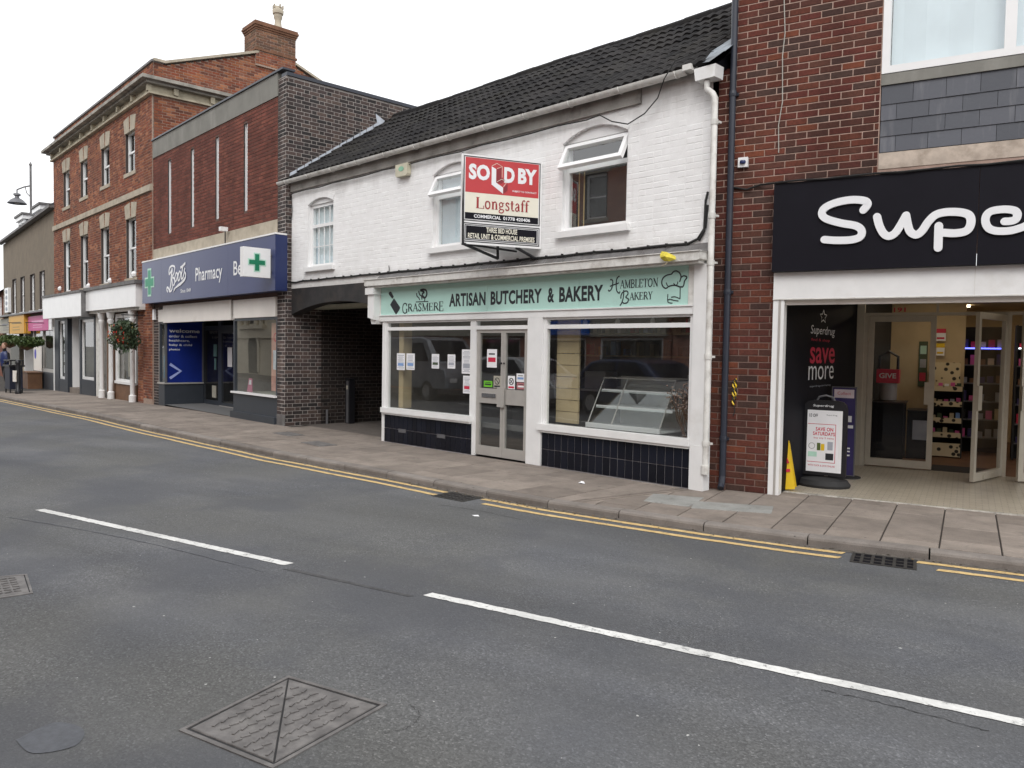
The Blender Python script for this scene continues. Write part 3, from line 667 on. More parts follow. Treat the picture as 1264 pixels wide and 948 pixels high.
for i in range(900):
    x = RR.uniform(-22, 3) if RR.random() < .8 else RR.gauss(-5.9, .5); y = kerby(x) - abs(RR.gauss(0, .07)) - .01; s_ = RR.choice((.004, .006, .009, .014)) ; a = RR.uniform(0, 6.28); zz = -.078 + gz(x) + RR.uniform(.001, .006)
    ps = [(x + s_ * RR.uniform(.6, 1.3) * math.cos(a + q * 1.57), y + s_ * RR.uniform(.5, 1.2) * math.sin(a + q * 1.57), zz + RR.uniform(0, .005)) for q in range(4)]; mb.add(ps + [(x, y, zz + s_ * .5)], [(0, 1, 4), (1, 2, 4), (2, 3, 4), (3, 0, 4)], RR.random())
n = NT('gutter_grit'); mb.build('gutter_grit', n.pbr(n.ramp(tintval(n), [(0, (.05, .04, .03)), (.5, (.16, .11, .06)), (.8, (.22, .2, .17)), (1, (.5, .48, .44))], 'CONSTANT'), .9), road, kind='stuff')
def covers(name, quad, label, tri=False, grp=None, z=-.08):
    (x0, y0), (x1, y1), (x2, y2), (x3, y3) = quad; cx = (x0 + x1 + x2 + x3) / 4; cy = (y0 + y1 + y2 + y3) / 4
    t = thing(name, label, 'manhole cover', (cx, cy, z + gz(cx)), 0, grp); q = [(a - cx, b - cy) for a, b in quad]
    mb = MB(); qi = shrink(q, .02)
    for i in range(4):
        j = (i + 1) % 4; mb.add([q[i] + (.006,), q[j] + (.006,), qi[j] + (.006,), qi[i] + (.006,), q[i] + (-.01,), q[j] + (-.01,), qi[j] + (-.02,), qi[i] + (-.02,)], [(0, 1, 2, 3), (0, 4, 5, 1), (2, 6, 7, 3)])
    mb.build('frame', M['castiron'], t); m0 = MB(); qq = shrink(q, .005); m0.add([p + (.001,) for p in qq], [(0, 1, 2, 3)]); m0.build('seating', M['rubber'], t)
    inner = shrink(q, .028); halves = [[inner[0], inner[1], inner[2]], [inner[0], inner[2], inner[3]]] if tri else [inner]
    if tri: halves = [shrink(h, .008) for h in halves]
    for h in halves:
        mb = MB(); mb.slab(h, -.03, .007, .004); pl = mb.build('plate', M['castiron'], t)
        rb = MB(); a = Vector(q[1]) - Vector(q[0]); b = Vector(q[3]) - Vector(q[0]); L = a.length; B = b.length; ua = a.normalized(); ub = b.normalized()
        na = int(L / .045); nb = int(B / .06)
        hin = shrink(h, .035)
        for i in range(na):
            for j in range(nb):
                c0 = Vector(q[0]) + ua * (i + .5) * L / na + ub * (j + .5) * B / nb
                d = (ua + ub * .35).normalized() if (j + i // 4) % 2 else (ua - ub * .35).normalized()
                e = Vector((-d.y, d.x)) * .006; ps = [c0 - d * .02 - e, c0 + d * .02 - e, c0 + d * .02 + e, c0 - d * .02 + e]
                n_ = len(hin); sg = []
                for u in range(n_):
                    A, Bq = hin[u], hin[(u + 1) % n_]; sg.append((Bq[0] - A[0]) * (c0.y - A[1]) - (Bq[1] - A[1]) * (c0.x - A[0]))
                if not (min(sg) > 0 or max(sg) < 0): continue
                rb.add([(p.x, p.y, .0065) for p in ps] + [(p.x, p.y, .0125) for p in ps], [(4, 5, 6, 7), (0, 1, 5, 4), (1, 2, 6, 5), (2, 3, 7, 6), (3, 0, 4, 7)])
        if rb.f: rb.build('tread_ribs', M['castiron'], pl, kind='stuff')
    return t
covers('manhole_cover', [(-2.78, 1.5), (-2.93, 2.16), (-3.53, 1.99), (-3.34, 1.36)], 'diamond-shaped iron cover of two triangular plates in the road at the bottom', True)
covers('manhole_cover', [(-5.9, 1.12), (-5.86, 1.43), (-6.38, 1.52), (-6.5, 1.2)], 'iron cover cut off by the left edge of the road view', False)
def grate(name, x0, x1, label, bars=6, z=-.08, mat='darkiron'):
    a = Vector((x0, kerby(x0) - .06)); b = Vector((x1, kerby(x1) - .06)); L = (b - a).length; ang = math.degrees(math.atan2(b.y - a.y, b.x - a.x))
    t = thing(name, label, 'drain', (a.x, a.y, z), ang); D = .34
    mb = MB(); mb.box(0, L, -D, -D + .025, -.03, .006); mb.box(0, L, -.025, 0, -.03, .006); mb.box(0, .025, -D + .025, -.025, -.03, .006); mb.box(L - .025, L, -D + .025, -.025, -.03, .006); mb.build('frame', M[mat], t)
    mb = MB(); mb.add([(.02, -D + .02, .0015), (L - .02, -D + .02, .0015), (L - .02, -.02, .0015), (.02, -.02, .0015)], [(0, 1, 2, 3)]); mb.build('sump', M['sideblack'], t)
    for i in range(1, bars): mb = MB(); xx = L * i / bars; mb.box(xx - .012, xx + .012, -D + .026, -.026, -.02, .0062); mb.build('bar', M[mat], t)
    for yy in (-D * .37, -D * .67): mb = MB(); mb.box(.026, L - .026, yy - .009, yy + .009, -.02, .0050); mb.build('cross_bar', M[mat], t)
grate('drain_grate', -2.58, -2.12, 'iron gully grate in the gutter below the open doorway, nearest the right edge')
grate('drain_grate', -6.9, -6.4, 'dark iron gully grate interrupting the yellow lines in front of the mint sign', 9)
for px, lab in (((-12.9, 7.25), 'small dark inspection cover in the pavement before the dark brick pier'), ((-11.3, 6.9), 'thin dark service cover in the pavement before the passage')):
    t = thing('service_cover', lab, 'cover', (px[0], px[1], .004), -4); mb = MB(); mb.slab([(-.33, -.16), (.33, -.16), (.33, .16), (-.33, .16)], -.02, .004, .003); mb.build('plate', M['castiron'], t)
t = thing('litter', 'crumpled scrap of white paper on the paving near the glazed tiles', 'litter', (-6.0, 7.25, .004)); mb = MB()
mb.add([(-.05, 0, 0), (.02, -.03, .012), (.05, .01, .002), (.01, .04, .02), (-.03, .03, .004), (0, .005, .03)], [(0, 1, 5), (1, 2, 5), (2, 3, 5), (3, 4, 5), (4, 0, 5)]); mb.build('paper', M['paper'], t)
t = thing('litter', 'flat white scrap on the carriageway below the worn yellow lines', 'litter', (-5.75, 5.3, -.078)); mb = MB()
mb.add([(-.05, 0, .001), (.02, -.03, .004), (.05, .01, .002), (.01, .03, .008)], [(0, 1, 2, 3)]); mb.build('paper', M['paper'], t)

# ================================================================== RIGHT-HAND BRICK BUILDING
T = thing('shop_building', 'dark red brick building on the right with slate-hung band, drainpipe and recessed shop entrance', 'building', FS[0], FS[1])
holes = [(1.01, 6, 3.47, 9), (.0, 6, -.1, 3.48)]
wl = wallface('wall', M['mortar_s'], T, -.95, 5, -.3, 7.2, holes=[(0.0, 5, -.3, 3.48), (1.01, 4.8, 3.56, 7.0), (-1, -.57, 4.86, 7.3)], th=.1)
brick_parts(wl, FS, M['brick_s'], -.95, 1.0, 0.0, 7.2, holes=[(0.0, 6, -.3, 3.47), (-1, -.57, 4.86, 7.3)], nparts=300)
# slate band under the window
sb = MB(); sb.box(1.015, 4.8, .012, .1, 3.72, 4.44); sl_ = sb.build('slate_backing', M['sideblack'], T)
hts = [(4.225, .2), (4.06, .165), (3.895, .165), (3.73, .165)]; smesh = {}
for r_, (z0, h) in enumerate(hts):
    x = 1.015 - (.15 if r_ % 2 else 0)
    while x < 4.7:
        a, b = max(x, 1.016), min(x + .3, 4.7)
        if b - a > .03:
            mb = MB(); e = R.uniform(-.002, .002); tl = .012
            mb.add([(a + .002, -.003 + e, z0), (b - .002, -.003 + e, z0), (b - .002, .008, z0 + h + .02), (a + .002, .008, z0 + h + .02), (a + .002, .012, z0), (b - .002, .012, z0)], [(0, 1, 2, 3), (0, 4, 5, 1), (0, 3, 4), (1, 5, 2)])
            mb.build('slate', M['slate'], T)
        x += .3
mb = MB(); mb.box(1.012, 4.8, -.012, .09, 4.425, 4.535); mb.build('concrete_sill', M['concrete'], T)
mb = MB(); mb.box(1.012, 4.8, -.006, .09, 3.555, 3.722); mb.build('timber_band', simple('peeling_cream_timber', (.5, .42, .35), .8, .15, 8, .4, 30, dirt=.5, dcol=(.3, .24, .19), dscale=7), T)
o = MB(); a, b, c, d = 1.012, 4.6, 4.545, 6.2; o.box(a, a + .075, -.01, .07, c, d); o.box(a + .075, b, -.01, .07, c, c + .075); o.box(a + .075, b, -.01, .07, d - .075, d); o.box(2.1, 2.2, -.008, .06, c + .075, d - .075); o.box(3.3, 3.4, -.008, .06, c + .075, d - .075)
w_ = o.build('window', M['pvc'], T)
for a, b in ((1.087, 2.1), (2.2, 3.3), (3.4, 4.6)):
    g = MB(); g.add([(a, .03, c + .075), (b, .03, c + .075), (b, .03, d - .075), (a, .03, d - .075)], [(0, 1, 2, 3)]); g.build('pane', M['wglass'], w_)
g = MB(); wav(g, 1.09, 4.6, .13, c + .02, d, .42, .012); g.build('curtain', M['curtain'], w_); room(w_, 1.02, 4.7, .075, 1.2, c, d + .2)
mb = MB(); mb.box(-.56, 5, .101, 8.5, 3.6, 3.7); mb.box(-.56, 5, .101, 8.5, 7.1, 7.19); mb.box(-.57, -.5, .101, 8.5, -.3, 7.1); mb.build('floor_structure', M['mortar_s'], T)
# white frame round the entrance
mb = MB(); mb.box(-.015, .105, -.035, .12, 0, 2.2); mb.build('door_surround', M['white'], T)
mb = MB(); mb.box(.045, .07, -.04, -.0352, 0, 2.195); mb.build('shutter_guide', M['alu'], T)
mb = MB(); mb.box(-.015, 4.2, -.045, .2, 2.2, 2.503); sh = mb.build('shutter_box', M['white'], T)
mb = MB(); mb.box(-.016, 4.2, -.049, -.045, 2.2, 2.212); mb.box(1.93, 1.936, -.047, -.045, 2.212, 2.5); mb.build('panel_trim', M['oldwhite'], sh)
mb = MB(); mb.box(.107, 4.2, .02, .06, 2.145, 2.2); mb.build('shutter_bar', M['shutter'], T)
# downpipe on the wall
mb = MB(); mb.tube([(-.525, -.06, .12), (-.525, -.06, 2.9), (-.53, -.06, 6.9)], .037, 12); dp = mb.build('downpipe', M['navypipe'], T, smooth=True)
for z in (.6, 2.3, 4.55, 6.2): mb = MB(); mb.lathe([(.043, z - .03), (.046, z), (.043, z + .03)], -.525, -.06, 12); mb.box(-.58, -.47, -.03, .0, z - .015, z + .015); mb.build('pipe_bracket', M['navypipe'], dp)
mb = MB(); mb.tube([(-.525, -.06, .16), (-.525, -.085, .07), (-.525, -.13, .03)], .038, 10); mb.build('pipe_shoe', M['navypipe'], dp)
# grey cable hanging down the brickwork, black cable over the sign
mb = MB(); mb.tube([(-.0, -.012, 7), (.0, -.014, 5.5), (.02, -.014, 5.15), (.0, -.014, 4.9), (.015, -.014, 4.4), (-.02, -.014, 4.15), (-.01, -.013, 3.84)], .006, 6); tagged(mb.build('wall_cable', M['greycable'], None, M4=W(FS)), 'thin pale cable hanging down the red brickwork above the black sign', 'cable')
pts = [(-.5, -.02, 3.5), (-.35, -.03, 3.46), (-.2, -.03, 3.5), (0, -.13, 3.485)] + [(i * .25, -.13 - .01 * (i % 2), 3.485 + .006 * math.sin(i * 2.1)) for i in range(1, 18)]
mb = MB(); mb.tube(pts, .011, 6); tagged(mb.build('wall_cable', M['cable'], None, M4=W(FS)), 'black cable running along the top edge of the black fascia sign', 'cable')
# alcove: floor, ceiling, splayed black side panel
sx, sy = .5, 3.1
mb = MB(); mb.add([(.1, .25, .012), (4.4, .25, .012), (4.4, 3.2, .012), (.5, 3.2, .012)], [(0, 1, 2, 3)]); fl = mb.build('entrance_floor', M['floortile'], T)
mb = MB(); mb.box(.1, 4.4, .215, .25, -.02, .0115); mb.build('floor_edge', M['nosing'], fl)
mb = MB(); mb.box(.05, 4.4, .2, 3.2, 2.36, 2.4); mb.build('entrance_ceiling', M['cream'], T)
ang = math.atan2(2.98, .4); MQ = Matrix.Translation((.1, .12, 0)) @ Matrix.Rotation(ang, 4, 'Z')
mb = MB(); mb.box(0, 3.02, 0, .05, .012, 2.36); mb.build('side_panel', M['sideblack'], T, M4=MQ)
MQr = MQ
y = -.003
text('panel_lettering', 'Superdrug', (.9, 1.92, 1.82, 1.96), y, M['letter'], T, .0, .15, M4=MQ)
text('panel_lettering', 'find & shop', (.93, 1.7, 1.755, 1.8), y, M['printred'], T, M4=MQ)
text('panel_lettering', 'save', (.9, 1.95, 1.485, 1.69), y, M['printred'], T, .014, M4=MQ)
text('panel_lettering', 'more', (.86, 1.92, 1.28, 1.455), y, M['letter'], T, -.005, M4=MQ)
text('panel_lettering', 'superdrug.com/saving', (.93, 1.8, 1.185, 1.215), y, M['printgrey'], T, M4=MQ)
mb = MB(); sp = []
for i in range(11): r_ = 1 if i % 2 == 0 else .48; q = math.pi / 2 + i * math.pi / 5; sp.append((1.4 + .15 * r_ * math.cos(q), 2.08 + .085 * r_ * math.sin(q)))
mb.stroke(sp, .014, y, .002, smooth=False); mb.build('star_outline', M['letter'], T, M4=MQ)
# glazed doors at the back of the alcove
Y = 3.13
mb = MB(); mb.box(.5, .6, Y - .02, Y + .08, .012, 2.36); mb.box(.6, .655, Y, Y + .06, .012, 2.19); mb.box(2.32, 2.385, Y - .01, Y + .06, .012, 2.19); mb.box(.6, 4.4, Y - .012, Y + .065, 2.165, 2.205); mb.box(.6, 4.4, Y, Y + .05, 2.33, 2.36); mb.box(1.5, 1.53, Y + .002, Y + .048, 2.205, 2.33); mb.build('door_frame', M['champ'], T)
mb = MB(); mb.add([(.6, Y + .02, 2.205), (4.4, Y + .02, 2.205), (4.4, Y + .02, 2.33), (.6, Y + .02, 2.33)], [(0, 1, 2, 3)]); tl = mb.build('transom_pane', M['dglass'], T)
text('door_number', '191', (.97, 1.12, 2.215, 2.28), Y + .012, M['printred'], T, .02)
def glazed_door(name, hinge, width, ang, sgn=1, plate=True):
    MD = Matrix.Translation(hinge) @ Matrix.Rotation(math.radians(ang), 4, 'Z'); a, b = (0, width) if sgn > 0 else (-width, 0)
    mb = MB(); f = .07; mb.box(a, a + f, 0, .045, .03, 2.16); mb.box(b - f, b, 0, .045, .03, 2.16); mb.box(a + f, b - f, 0, .045, .03, .135); mb.box(a + f, b - f, 0, .045, 2.08, 2.16)
    d = mb.build('door', M['champ'], T, M4=MD)
    mb = MB(); mb.add([(a + f, .02, .135), (b - f, .02, .135), (b - f, .02, 2.08), (a + f, .02, 2.08)], [(0, 1, 2, 3)]); mb.build('pane', M['dglass'], d, M4=MD)
    hx = b - .12 if sgn > 0 else a
    mb = MB(); mb.box(hx, hx + .12, -.02, -.0005, .93, 1.24); mb.build('push_plate', M['champ'], d, M4=MD)
    mb = MB(); mb.box(a + .3, b - .3, -.012, -.0005, .045, .1); mb.build('kick_vent', M['champ'], d, M4=MD)
glazed_door('door', (.66, Y, 0), .85, 0)
glazed_door('door', (2.34, Y - .02, 0), .96, 70, -1)
glazed_door('door', (3.34, Y - .02, 0), .96, 29, -1)
# shop interior
room(T, .3, 4.9, Y + .09, 8.4, -.0, 2.5, M['cream'], 'shop_interior')
mb = MB(); mb.add([(.3, Y + .02, .006), (4.9, Y + .02, .006), (4.9, 8.4, .006), (.3, 8.4, .006)], [(0, 1, 2, 3)]); mb.build('shop_floor', M['wood'], T)
mb = MB(); mb.box(1.5, 2.35, Y + .08, Y + .75, .008, .016); mb.build('door_mat', M['rubber'], T)
for yy in (4.4, 6.4):
    for xx in (1.0, 2.9): mb = MB(); mb.box(xx, xx + .9, yy, yy + .3, 2.47, 2.495); tagged(mb.build('ceiling_light', M['lamp'], None, M4=W(FS)), ['lit warm ceiling panel inside the shop, front left one above the doors', 'lit warm ceiling panel inside the shop, front right one above the doors', 'lit warm ceiling panel deeper in the shop, rear left one', 'lit warm ceiling panel deeper in the shop, rear right one'][(yy > 5) * 2 + (xx > 2)], 'light', 'lit panels on the shop ceiling')
# sign
T = thing('shop_sign', 'long black fascia sign with big white rounded script letters', 'sign', FS[0], FS[1])
mb = MB(); mb.box(-.025, 1.938, -.12, -.002, 2.506, 3.468); mb.build('panel', M['blacksign'], T); mb = MB(); mb.box(1.942, 4.0, -.12, -.002, 2.506, 3.468); mb.build('panel', M['blacksign'], T)
mb = MB(); mb.box(-.03, 4.0, -.116, 0, 3.4685, 3.48); mb.build('top_trim', M['black'], T)
SUP = dict(S=[(.896, 3.118), (.935, 3.173), (.904, 3.214), (.773, 3.234), (.623, 3.216), (.515, 3.17), (.487, 3.109), (.535, 3.052), (.68, 2.997), (.831, 2.957), (.887, 2.901), (.871, 2.838), (.786, 2.813), (.636, 2.816), (.52, 2.831)],
 u=[(1.03, 3.038), (1.055, 2.946), (1.096, 2.865), (1.146, 2.831), (1.204, 2.858), (1.256, 2.941), (1.301, 3.033)],
 u2=[(1.301, 3.029), (1.318, 2.946), (1.344, 2.867), (1.399, 2.83), (1.451, 2.866), (1.508, 2.959), (1.574, 3.022), (1.67, 3.04), (1.788, 3.028), (1.862, 2.993), (1.879, 2.917), (1.845, 2.844), (1.751, 2.825), (1.64, 2.837)],
 p=[(1.6, 2.907), (1.601, 2.792), (1.602, 2.687)],
 e=[(2.162, 2.914), (2.217, 2.914), (2.255, 2.932), (2.263, 2.98), (2.234, 3.014), (2.158, 3.03), (2.06, 3.024), (2.012, 2.99), (2.002, 2.925), (2.031, 2.858), (2.095, 2.826), (2.193, 2.82), (2.268, 2.834), (2.35, 2.87), (2.42, 2.95)])
for nm, ks in (('S', 'S'), ('u', ('u', 'u2')), ('p', ('p',)), ('e', ('e',))):
    mb = MB()
    for i, kk in enumerate(ks): mb.stroke(SUP[kk], .078 if kk != 'e' else .072, -.145 - .0006 * i, .024, rounded=True)
    mb.build('letter', M['letter'], T)

# small things round the right-hand entrance
def fthing(frame, name, label, cat, s, y, z=0, rz=0, grp=None):
    p = P(frame, s, y, z); return thing(name, label, cat, tuple(p), frame[1] + rz, grp)
t = fthing(FS, 'pavement_sign', 'black swing pavement sign with a white sale poster, on a dark base in the entrance', 'sign', .44, .9, .012, -3)
mb = MB(); mb.lathe([(.0, 0), (.3, 0), (.31, .03), (.27, .085), (.1, .11), (.0, .11)], 0, 0, 28, cap=False); mb.v = [(x, y * .8, z) for x, y, z in mb.v]; mb.build('base', M['rubber'], t, smooth=True)
pts = [(-.25, .13), (.25, .13), (.25, .93), (.235, .985), (.2, 1.02), (.14, 1.035), (-.14, 1.035), (-.2, 1.02), (-.235, .985), (-.25, .93)]
mb = MB(); mb.prism(pts, -.03, .03); bd = mb.build('board', M['black'], t)
mb = MB(); mb.tube([(-.1, 0, 1.03), (-.08, 0, 1.075), (0, 0, 1.095), (.08, 0, 1.075), (.1, 0, 1.03)], .013, 8); mb.build('handle', M['steel'], t)
mb = MB(); mb.box(-.2, .2, -.034, -.0302, .17, .915); pp = mb.build('poster', M['paper'], bd)
mb = MB()
for a in ((-.19, .13, .745, .751), (-.19, .13, .285, .291)): mb.box(a[0], a[1], -.0352, -.0343, a[2], a[3])
mb.box(.124, .13, -.0352, -.0343, .291, .745); mb.build('poster_border', M['printred'], bd)
mb = MB(); mb.box(.165, .2, -.0356, -.0343, .34, .915); mb.build('poster_flap', M['pvc'], bd)
text('print', 'Superdrug', (-.14, .1, .95, .985), -.0305, M['letter'], bd, .01, .15)
text('print', 'SAVE ON', (-.1, .1, .665, .71), -.0345, M['printred'], bd, .03)
text('print', 'SATURDAYS', (-.13, .12, .61, .655), -.0345, M['printred'], bd, .03)
text('print', 'buy any 2 items', (-.12, .11, .565, .592), -.0345, M['printred'], bd, .01)
text('print', 'WITH CLICK & SAVE ONLINE', (-.18, .13, .235, .257), -.0345, M['printred'], bd, .01)
text('print', 'Superdrug', (.02, .14, .85, .87), -.0345, M['ink'], bd)
text('print', '1/3 OFF', (-.18, -.08, .83, .87), -.0345, M['ink'], bd, .02)
for nm, mt, a in (('print', 'leaf', (-.08, -.04, .43, .52)), ('print', 'yellow', (-.035, .005, .43, .51)), ('print', 'mint', (-.18, -.08, .35, .41)), ('print', 'ink', (.02, .11, .32, .4)), ('print', 'printgrey', (.04, .1, .44, .54))):
    mb = MB(); mb.box(a[0], a[1], -.0354, -.0343, a[2], a[3]); mb.build(nm, M[mt], bd)
mb = MB(); mb.stroke([(-.14 + .035 * math.cos(q * .7), .48 + .035 * math.sin(q * .7)) for q in range(10)], .004, -.0345, .001); mb.build('print', M['ink'], bd)
t = fthing(FS, 'display_stand', 'slim indigo display stand with a pale header card, behind the black pavement sign', 'stand', .53, 1.8, .012, 0)
mb = MB(); mb.lathe([(0, 0), (.2, 0), (.2, .012), (0, .02)], .03, 0, 24, cap=False); mb.build('base', M['rubber'], t)
mb = MB(); mb.box(-.14, .14, -.02, .02, .03, 1.16); st = mb.build('panel', M['purple'], t); mb = MB(); frame_box(mb, -.15, .15, .02, 1.175, .012, -.026, .026); mb.build('frame', M['steel'], t)
mb = MB(); mb.box(-.12, .12, -.024, -.0203, 1.03, 1.14); mb.build('header_card', simple('pale_pink_card', (.7, .6, .64), .7), st); text('print', 'Collect', (-.08, .08, 1.07, 1.11), -.0245, M['printred'], st)
mb = MB(); mb.box(.0, .12, -.024, -.0203, .64, .68); mb.box(.04, .1, -.024, -.0203, .72, .8); mb.build('print', M['pvc'], st)
for z in (.28, .33, .37): mb = MB(); mb.box(.05, .09, -.0238, -.0203, z, z + .018); mb.build('print', M['pvc'], st)
t = fthing(FS, 'caution_sign', 'yellow folded wet-floor caution sign leaning by the white door surround', 'sign', .15, .36, .03, 4); t.rotation_euler.y = -.13; t.scale = (.55, 1, 1)
for sg in (-1, 1):
    mb = MB(); mb.add([(-.13, sg * .07, 0), (.13, sg * .07, 0), (.1, sg * .012, .55), (.055, sg * .004, .6), (-.055, sg * .004, .6), (-.1, sg * .012, .55)] + [(-.13, sg * .085, 0), (.13, sg * .085, 0), (.1, sg * .027, .55), (.055, sg * .019, .6), (-.055, sg * .019, .6), (-.1, sg * .027, .55)],
      [(0, 1, 2, 3, 4, 5), (6, 11, 10, 9, 8, 7)] + [(i, (i + 1) % 6, (i + 1) % 6 + 6, i + 6) for i in range(6)]); lf = mb.build('leaf', M['yellow'], t)
mb = MB(); mb.add([(-.07, -.066, .3), (.07, -.066, .3), (.0, -.054, .42)], [(0, 1, 2)]); mb.add([(-.07, -.074, .2), (.07, -.074, .2), (.07, -.071, .235), (-.07, -.071, .235)], [(0, 1, 2, 3)]); mb.build('warning_print', M['printred'], t)
t = fthing(FS, 'security_camera', 'small white box with a dark dome fixed to the brick wall beside the drainpipe', 'camera', -.395, 0, 3.77)
mb = MB(); mb.box(-.055, .055, -.05, -.007, -.055, .055); mb.build('housing', M['pvc'], t); mb = MB(); mb.lathe([(.0, -.02), (.03, -.018), (.036, .0), (.03, .018), (0, .02)], 0, 0, 12, cap=False); mb.v = [(x, -.05 - abs(z) * 0 - (.03 if abs(x) < .02 else .0) * 0 + y, z) for x, y, z in mb.v]; mb.build('lens', M['bootside'], t, smooth=True)
t = fthing(FS, 'rope', 'black and yellow twisted rope hanging beside the drainpipe', 'rope', -.43, -.03, .95)
for k2, mt in ((0, 'yellow'), (1, 'rubber')):
    mb = MB()
    for st in range(2):
        mb.tube([(.011 * math.cos(q * .55 + math.pi * k2 + st * .9) + st * .018, .011 * math.sin(q * .55 + math.pi * k2), .33 - q * .0085 + st * .02) for q in range(34 - st * 6)], .009, 6)
    if k2: mb.tube([(.01, 0, .06), (.018, 0, -.03), (.0, 0, -.08)], .006, 5)
    mb.build('strand', M[mt], t, smooth=True)
# inside the right-hand shop
t = fthing(FS, 'counter', 'low dark counter inside the shop behind the closed glass door', 'counter', .95, 4.6, .008)
mb = MB(); mb.box(-.35, .12, -.3, .3, 0, .86); mb.build('cabinet', M['sideblack'], t); mb = MB(); mb.box(.16, .48, -.1, .4, 0, .74); mb.build('cabinet', M['sideblack'], t); mb = MB(); mb.box(-.37, .14, -.32, .32, .861, .88); mb.box(.15, .5, -.12, .42, .741, .757); mb.build('top', M['black'], t)
mb = MB(); mb.box(.24, .44, -.112, -.102, .3, .6); mb.build('notice', M['printgrey'], t)
t = fthing(FS, 'collection_box', 'red and clear collection bucket machine standing on the dark counter', 'box', .82, 4.55, .889)
mb = MB(); mb.lathe([(.1, 0), (.13, .02), (.13, .28)], 0, 0, 16); mb.build('bin', simple('frosted_plastic', (.3, .3, .32), .3), t, smooth=True)
mb = MB(); mb.box(-.16, .16, -.14, .14, .285, .5); mb.build('red_collar', M['printred'], t); mb = MB(); mb.tube([(-.13, 0, .5), (-.13, 0, .7), (0, 0, .78), (.13, 0, .7), (.13, 0, .5)], .022, 8); mb.build('handle', M['black'], t)
text('print', 'GIVE', (-.12, .12, .36, .44), -.142, M['letter'], t, .02)
for s_, z0_, z1_, w_, mt, lab in ((1.25, 1.1, 1.85, .13, 'leaf2', 'tall narrow printed poster on the cream wall seen through the closed glass door'), (.42, 1.25, 1.75, .16, 'purple', 'dark poster on the shop wall at the far left of the closed glass door')):
    t = fthing(FS, 'wall_poster', lab, 'poster', s_ + .0, 5.6 if s_ > 1 else 5.6, 0)
    mb = MB(); mb.box(-w_ / 2, w_ / 2, 0, .012, z0_, z1_); b_ = mb.build('sheet', M[mt], t)
    for q in range(3): mb = MB(); zz = z0_ + (z1_ - z0_) * (.12 + q * .3); mb.box(-w_ * .35, w_ * .35, -.003, -.0005, zz, zz + .14); mb.build('print', M[('printred', 'printgrey', 'mint')[q]], b_)
T = fthing(FS, 'partition', 'cream partition wall inside the right-hand shop behind the doors', 'wall', .3, 5.62)
mb = MB(); mb.box(0, 1.55, 0, .08, 0, 2.5); mb.build('partition_board', M['cream'], T)
for zz, ww, mt, lab in ((1.86, .14, 'printred', 'upper small red and white price sign on the cream partition beside the doorway'), (1.62, .12, 'yellow', 'lower small yellow price sign on the cream partition beside the doorway')):
    t = fthing(FS, 'price_sign', lab, 'sign', 1.5, 5.55, zz); mb = MB(); mb.box(-ww / 2, ww / 2, 0, .01, 0, .2); b_ = mb.build('sheet', M['paper'], t); mb = MB(); mb.box(-ww / 2, ww / 2, -.004, -.0005, .13, .2); mb.box(-ww / 2 + .01, ww / 2 - .02, -.004, -.0005, .03, .06); mb.build('print', M[mt], b_)
t = fthing(FS, 'display_shelf', 'tiered card display of small goods with spotted trays, straight ahead in the open doorway', 'shelf', 1.62, 5.0, .008)
mb = MB(); mb.box(-.24, -.22, 0, .4, 0, 1.12); mb.box(.22, .24, 0, .4, 0, 1.12); mb.box(-.22, .22, .37, .4, 0, 1.12); mb.build('carcass', M['rubber'], t)
for i, z in enumerate((.03, .33, .56, .82, 1.06)):
    mb = MB(); mb.box(-.22, .22, -.03, .36, z, z + .015); mb.build('shelf_board', M['cardboard'], t); mb = MB(); mb.box(-.22, .22, -.045, -.031, z - .01, z + (.2 if i == 0 else .07)); mb.build('tray_front', M['spots'], t)
    if i:
        for j in range(5): mb = MB(); hh = R.uniform(.07, .13); mb.box(-.2 + j * .085, -.14 + j * .085, .02, .1, z + .016, z + hh + .02); mb.build('packet', M[R.choice(['pink', 'printgrey', 'cardboard', 'leaf2', 'printblue', 'paper'])], t)
t = fthing(FS, 'header_board', 'cream card board with black spots standing above the tiered display', 'board', 1.6, 5.45, .008)
mb = MB(); mb.box(-.25, .2, 0, .03, 1.1, 1.5); mb.build('board', M['spots'], t); mb = MB(); mb.box(-.03, .0, .031, .06, 0, 1.1); mb.build('post', M['steel'], t)
for n_, (s_, d_, lab) in enumerate(((2.05, 5.9, 'tall dark make-up display with blue strip light inside the doorway'), (2.95, 5.3, 'tall dark shelving with a white strip light behind the right-hand glass door'))):
    t = fthing(FS, 'shelving_unit', lab, 'shelf', s_, d_, .008); w2 = .42
    mb = MB(); mb.box(-w2, w2, .3, .35, 0, 2.1); mb.box(-w2, -w2 + .03, 0, .3, 0, 2.1); mb.box(w2 - .03, w2, 0, .3, 0, 2.1); mb.build('carcass', M['rubber'], t)
    for z in (.25, .55, .85, 1.15, 1.45, 1.72): 
        mb = MB(); mb.box(-w2 + .031, w2 - .031, 0, .299, z, z + .02); mb.build('shelf_board', M['steel'], t)
        for j in range(6): mb = MB(); mb.box(-w2 + .05 + j * .125, -w2 + .14 + j * .125, .03, .1, z + .021, z + R.uniform(.09, .2)); mb.build('packet', M[R.choice(['purple', 'printgrey', 'rubber', 'printred', 'wood', 'cardboard', 'pink'])], t)
    mb = MB(); mb.box(-w2 + .04, w2 - .04, -.02, .0, 1.73, 1.75); mb.build('strip_light', M['bluelamp' if n_ == 0 else 'whitelamp'], t)

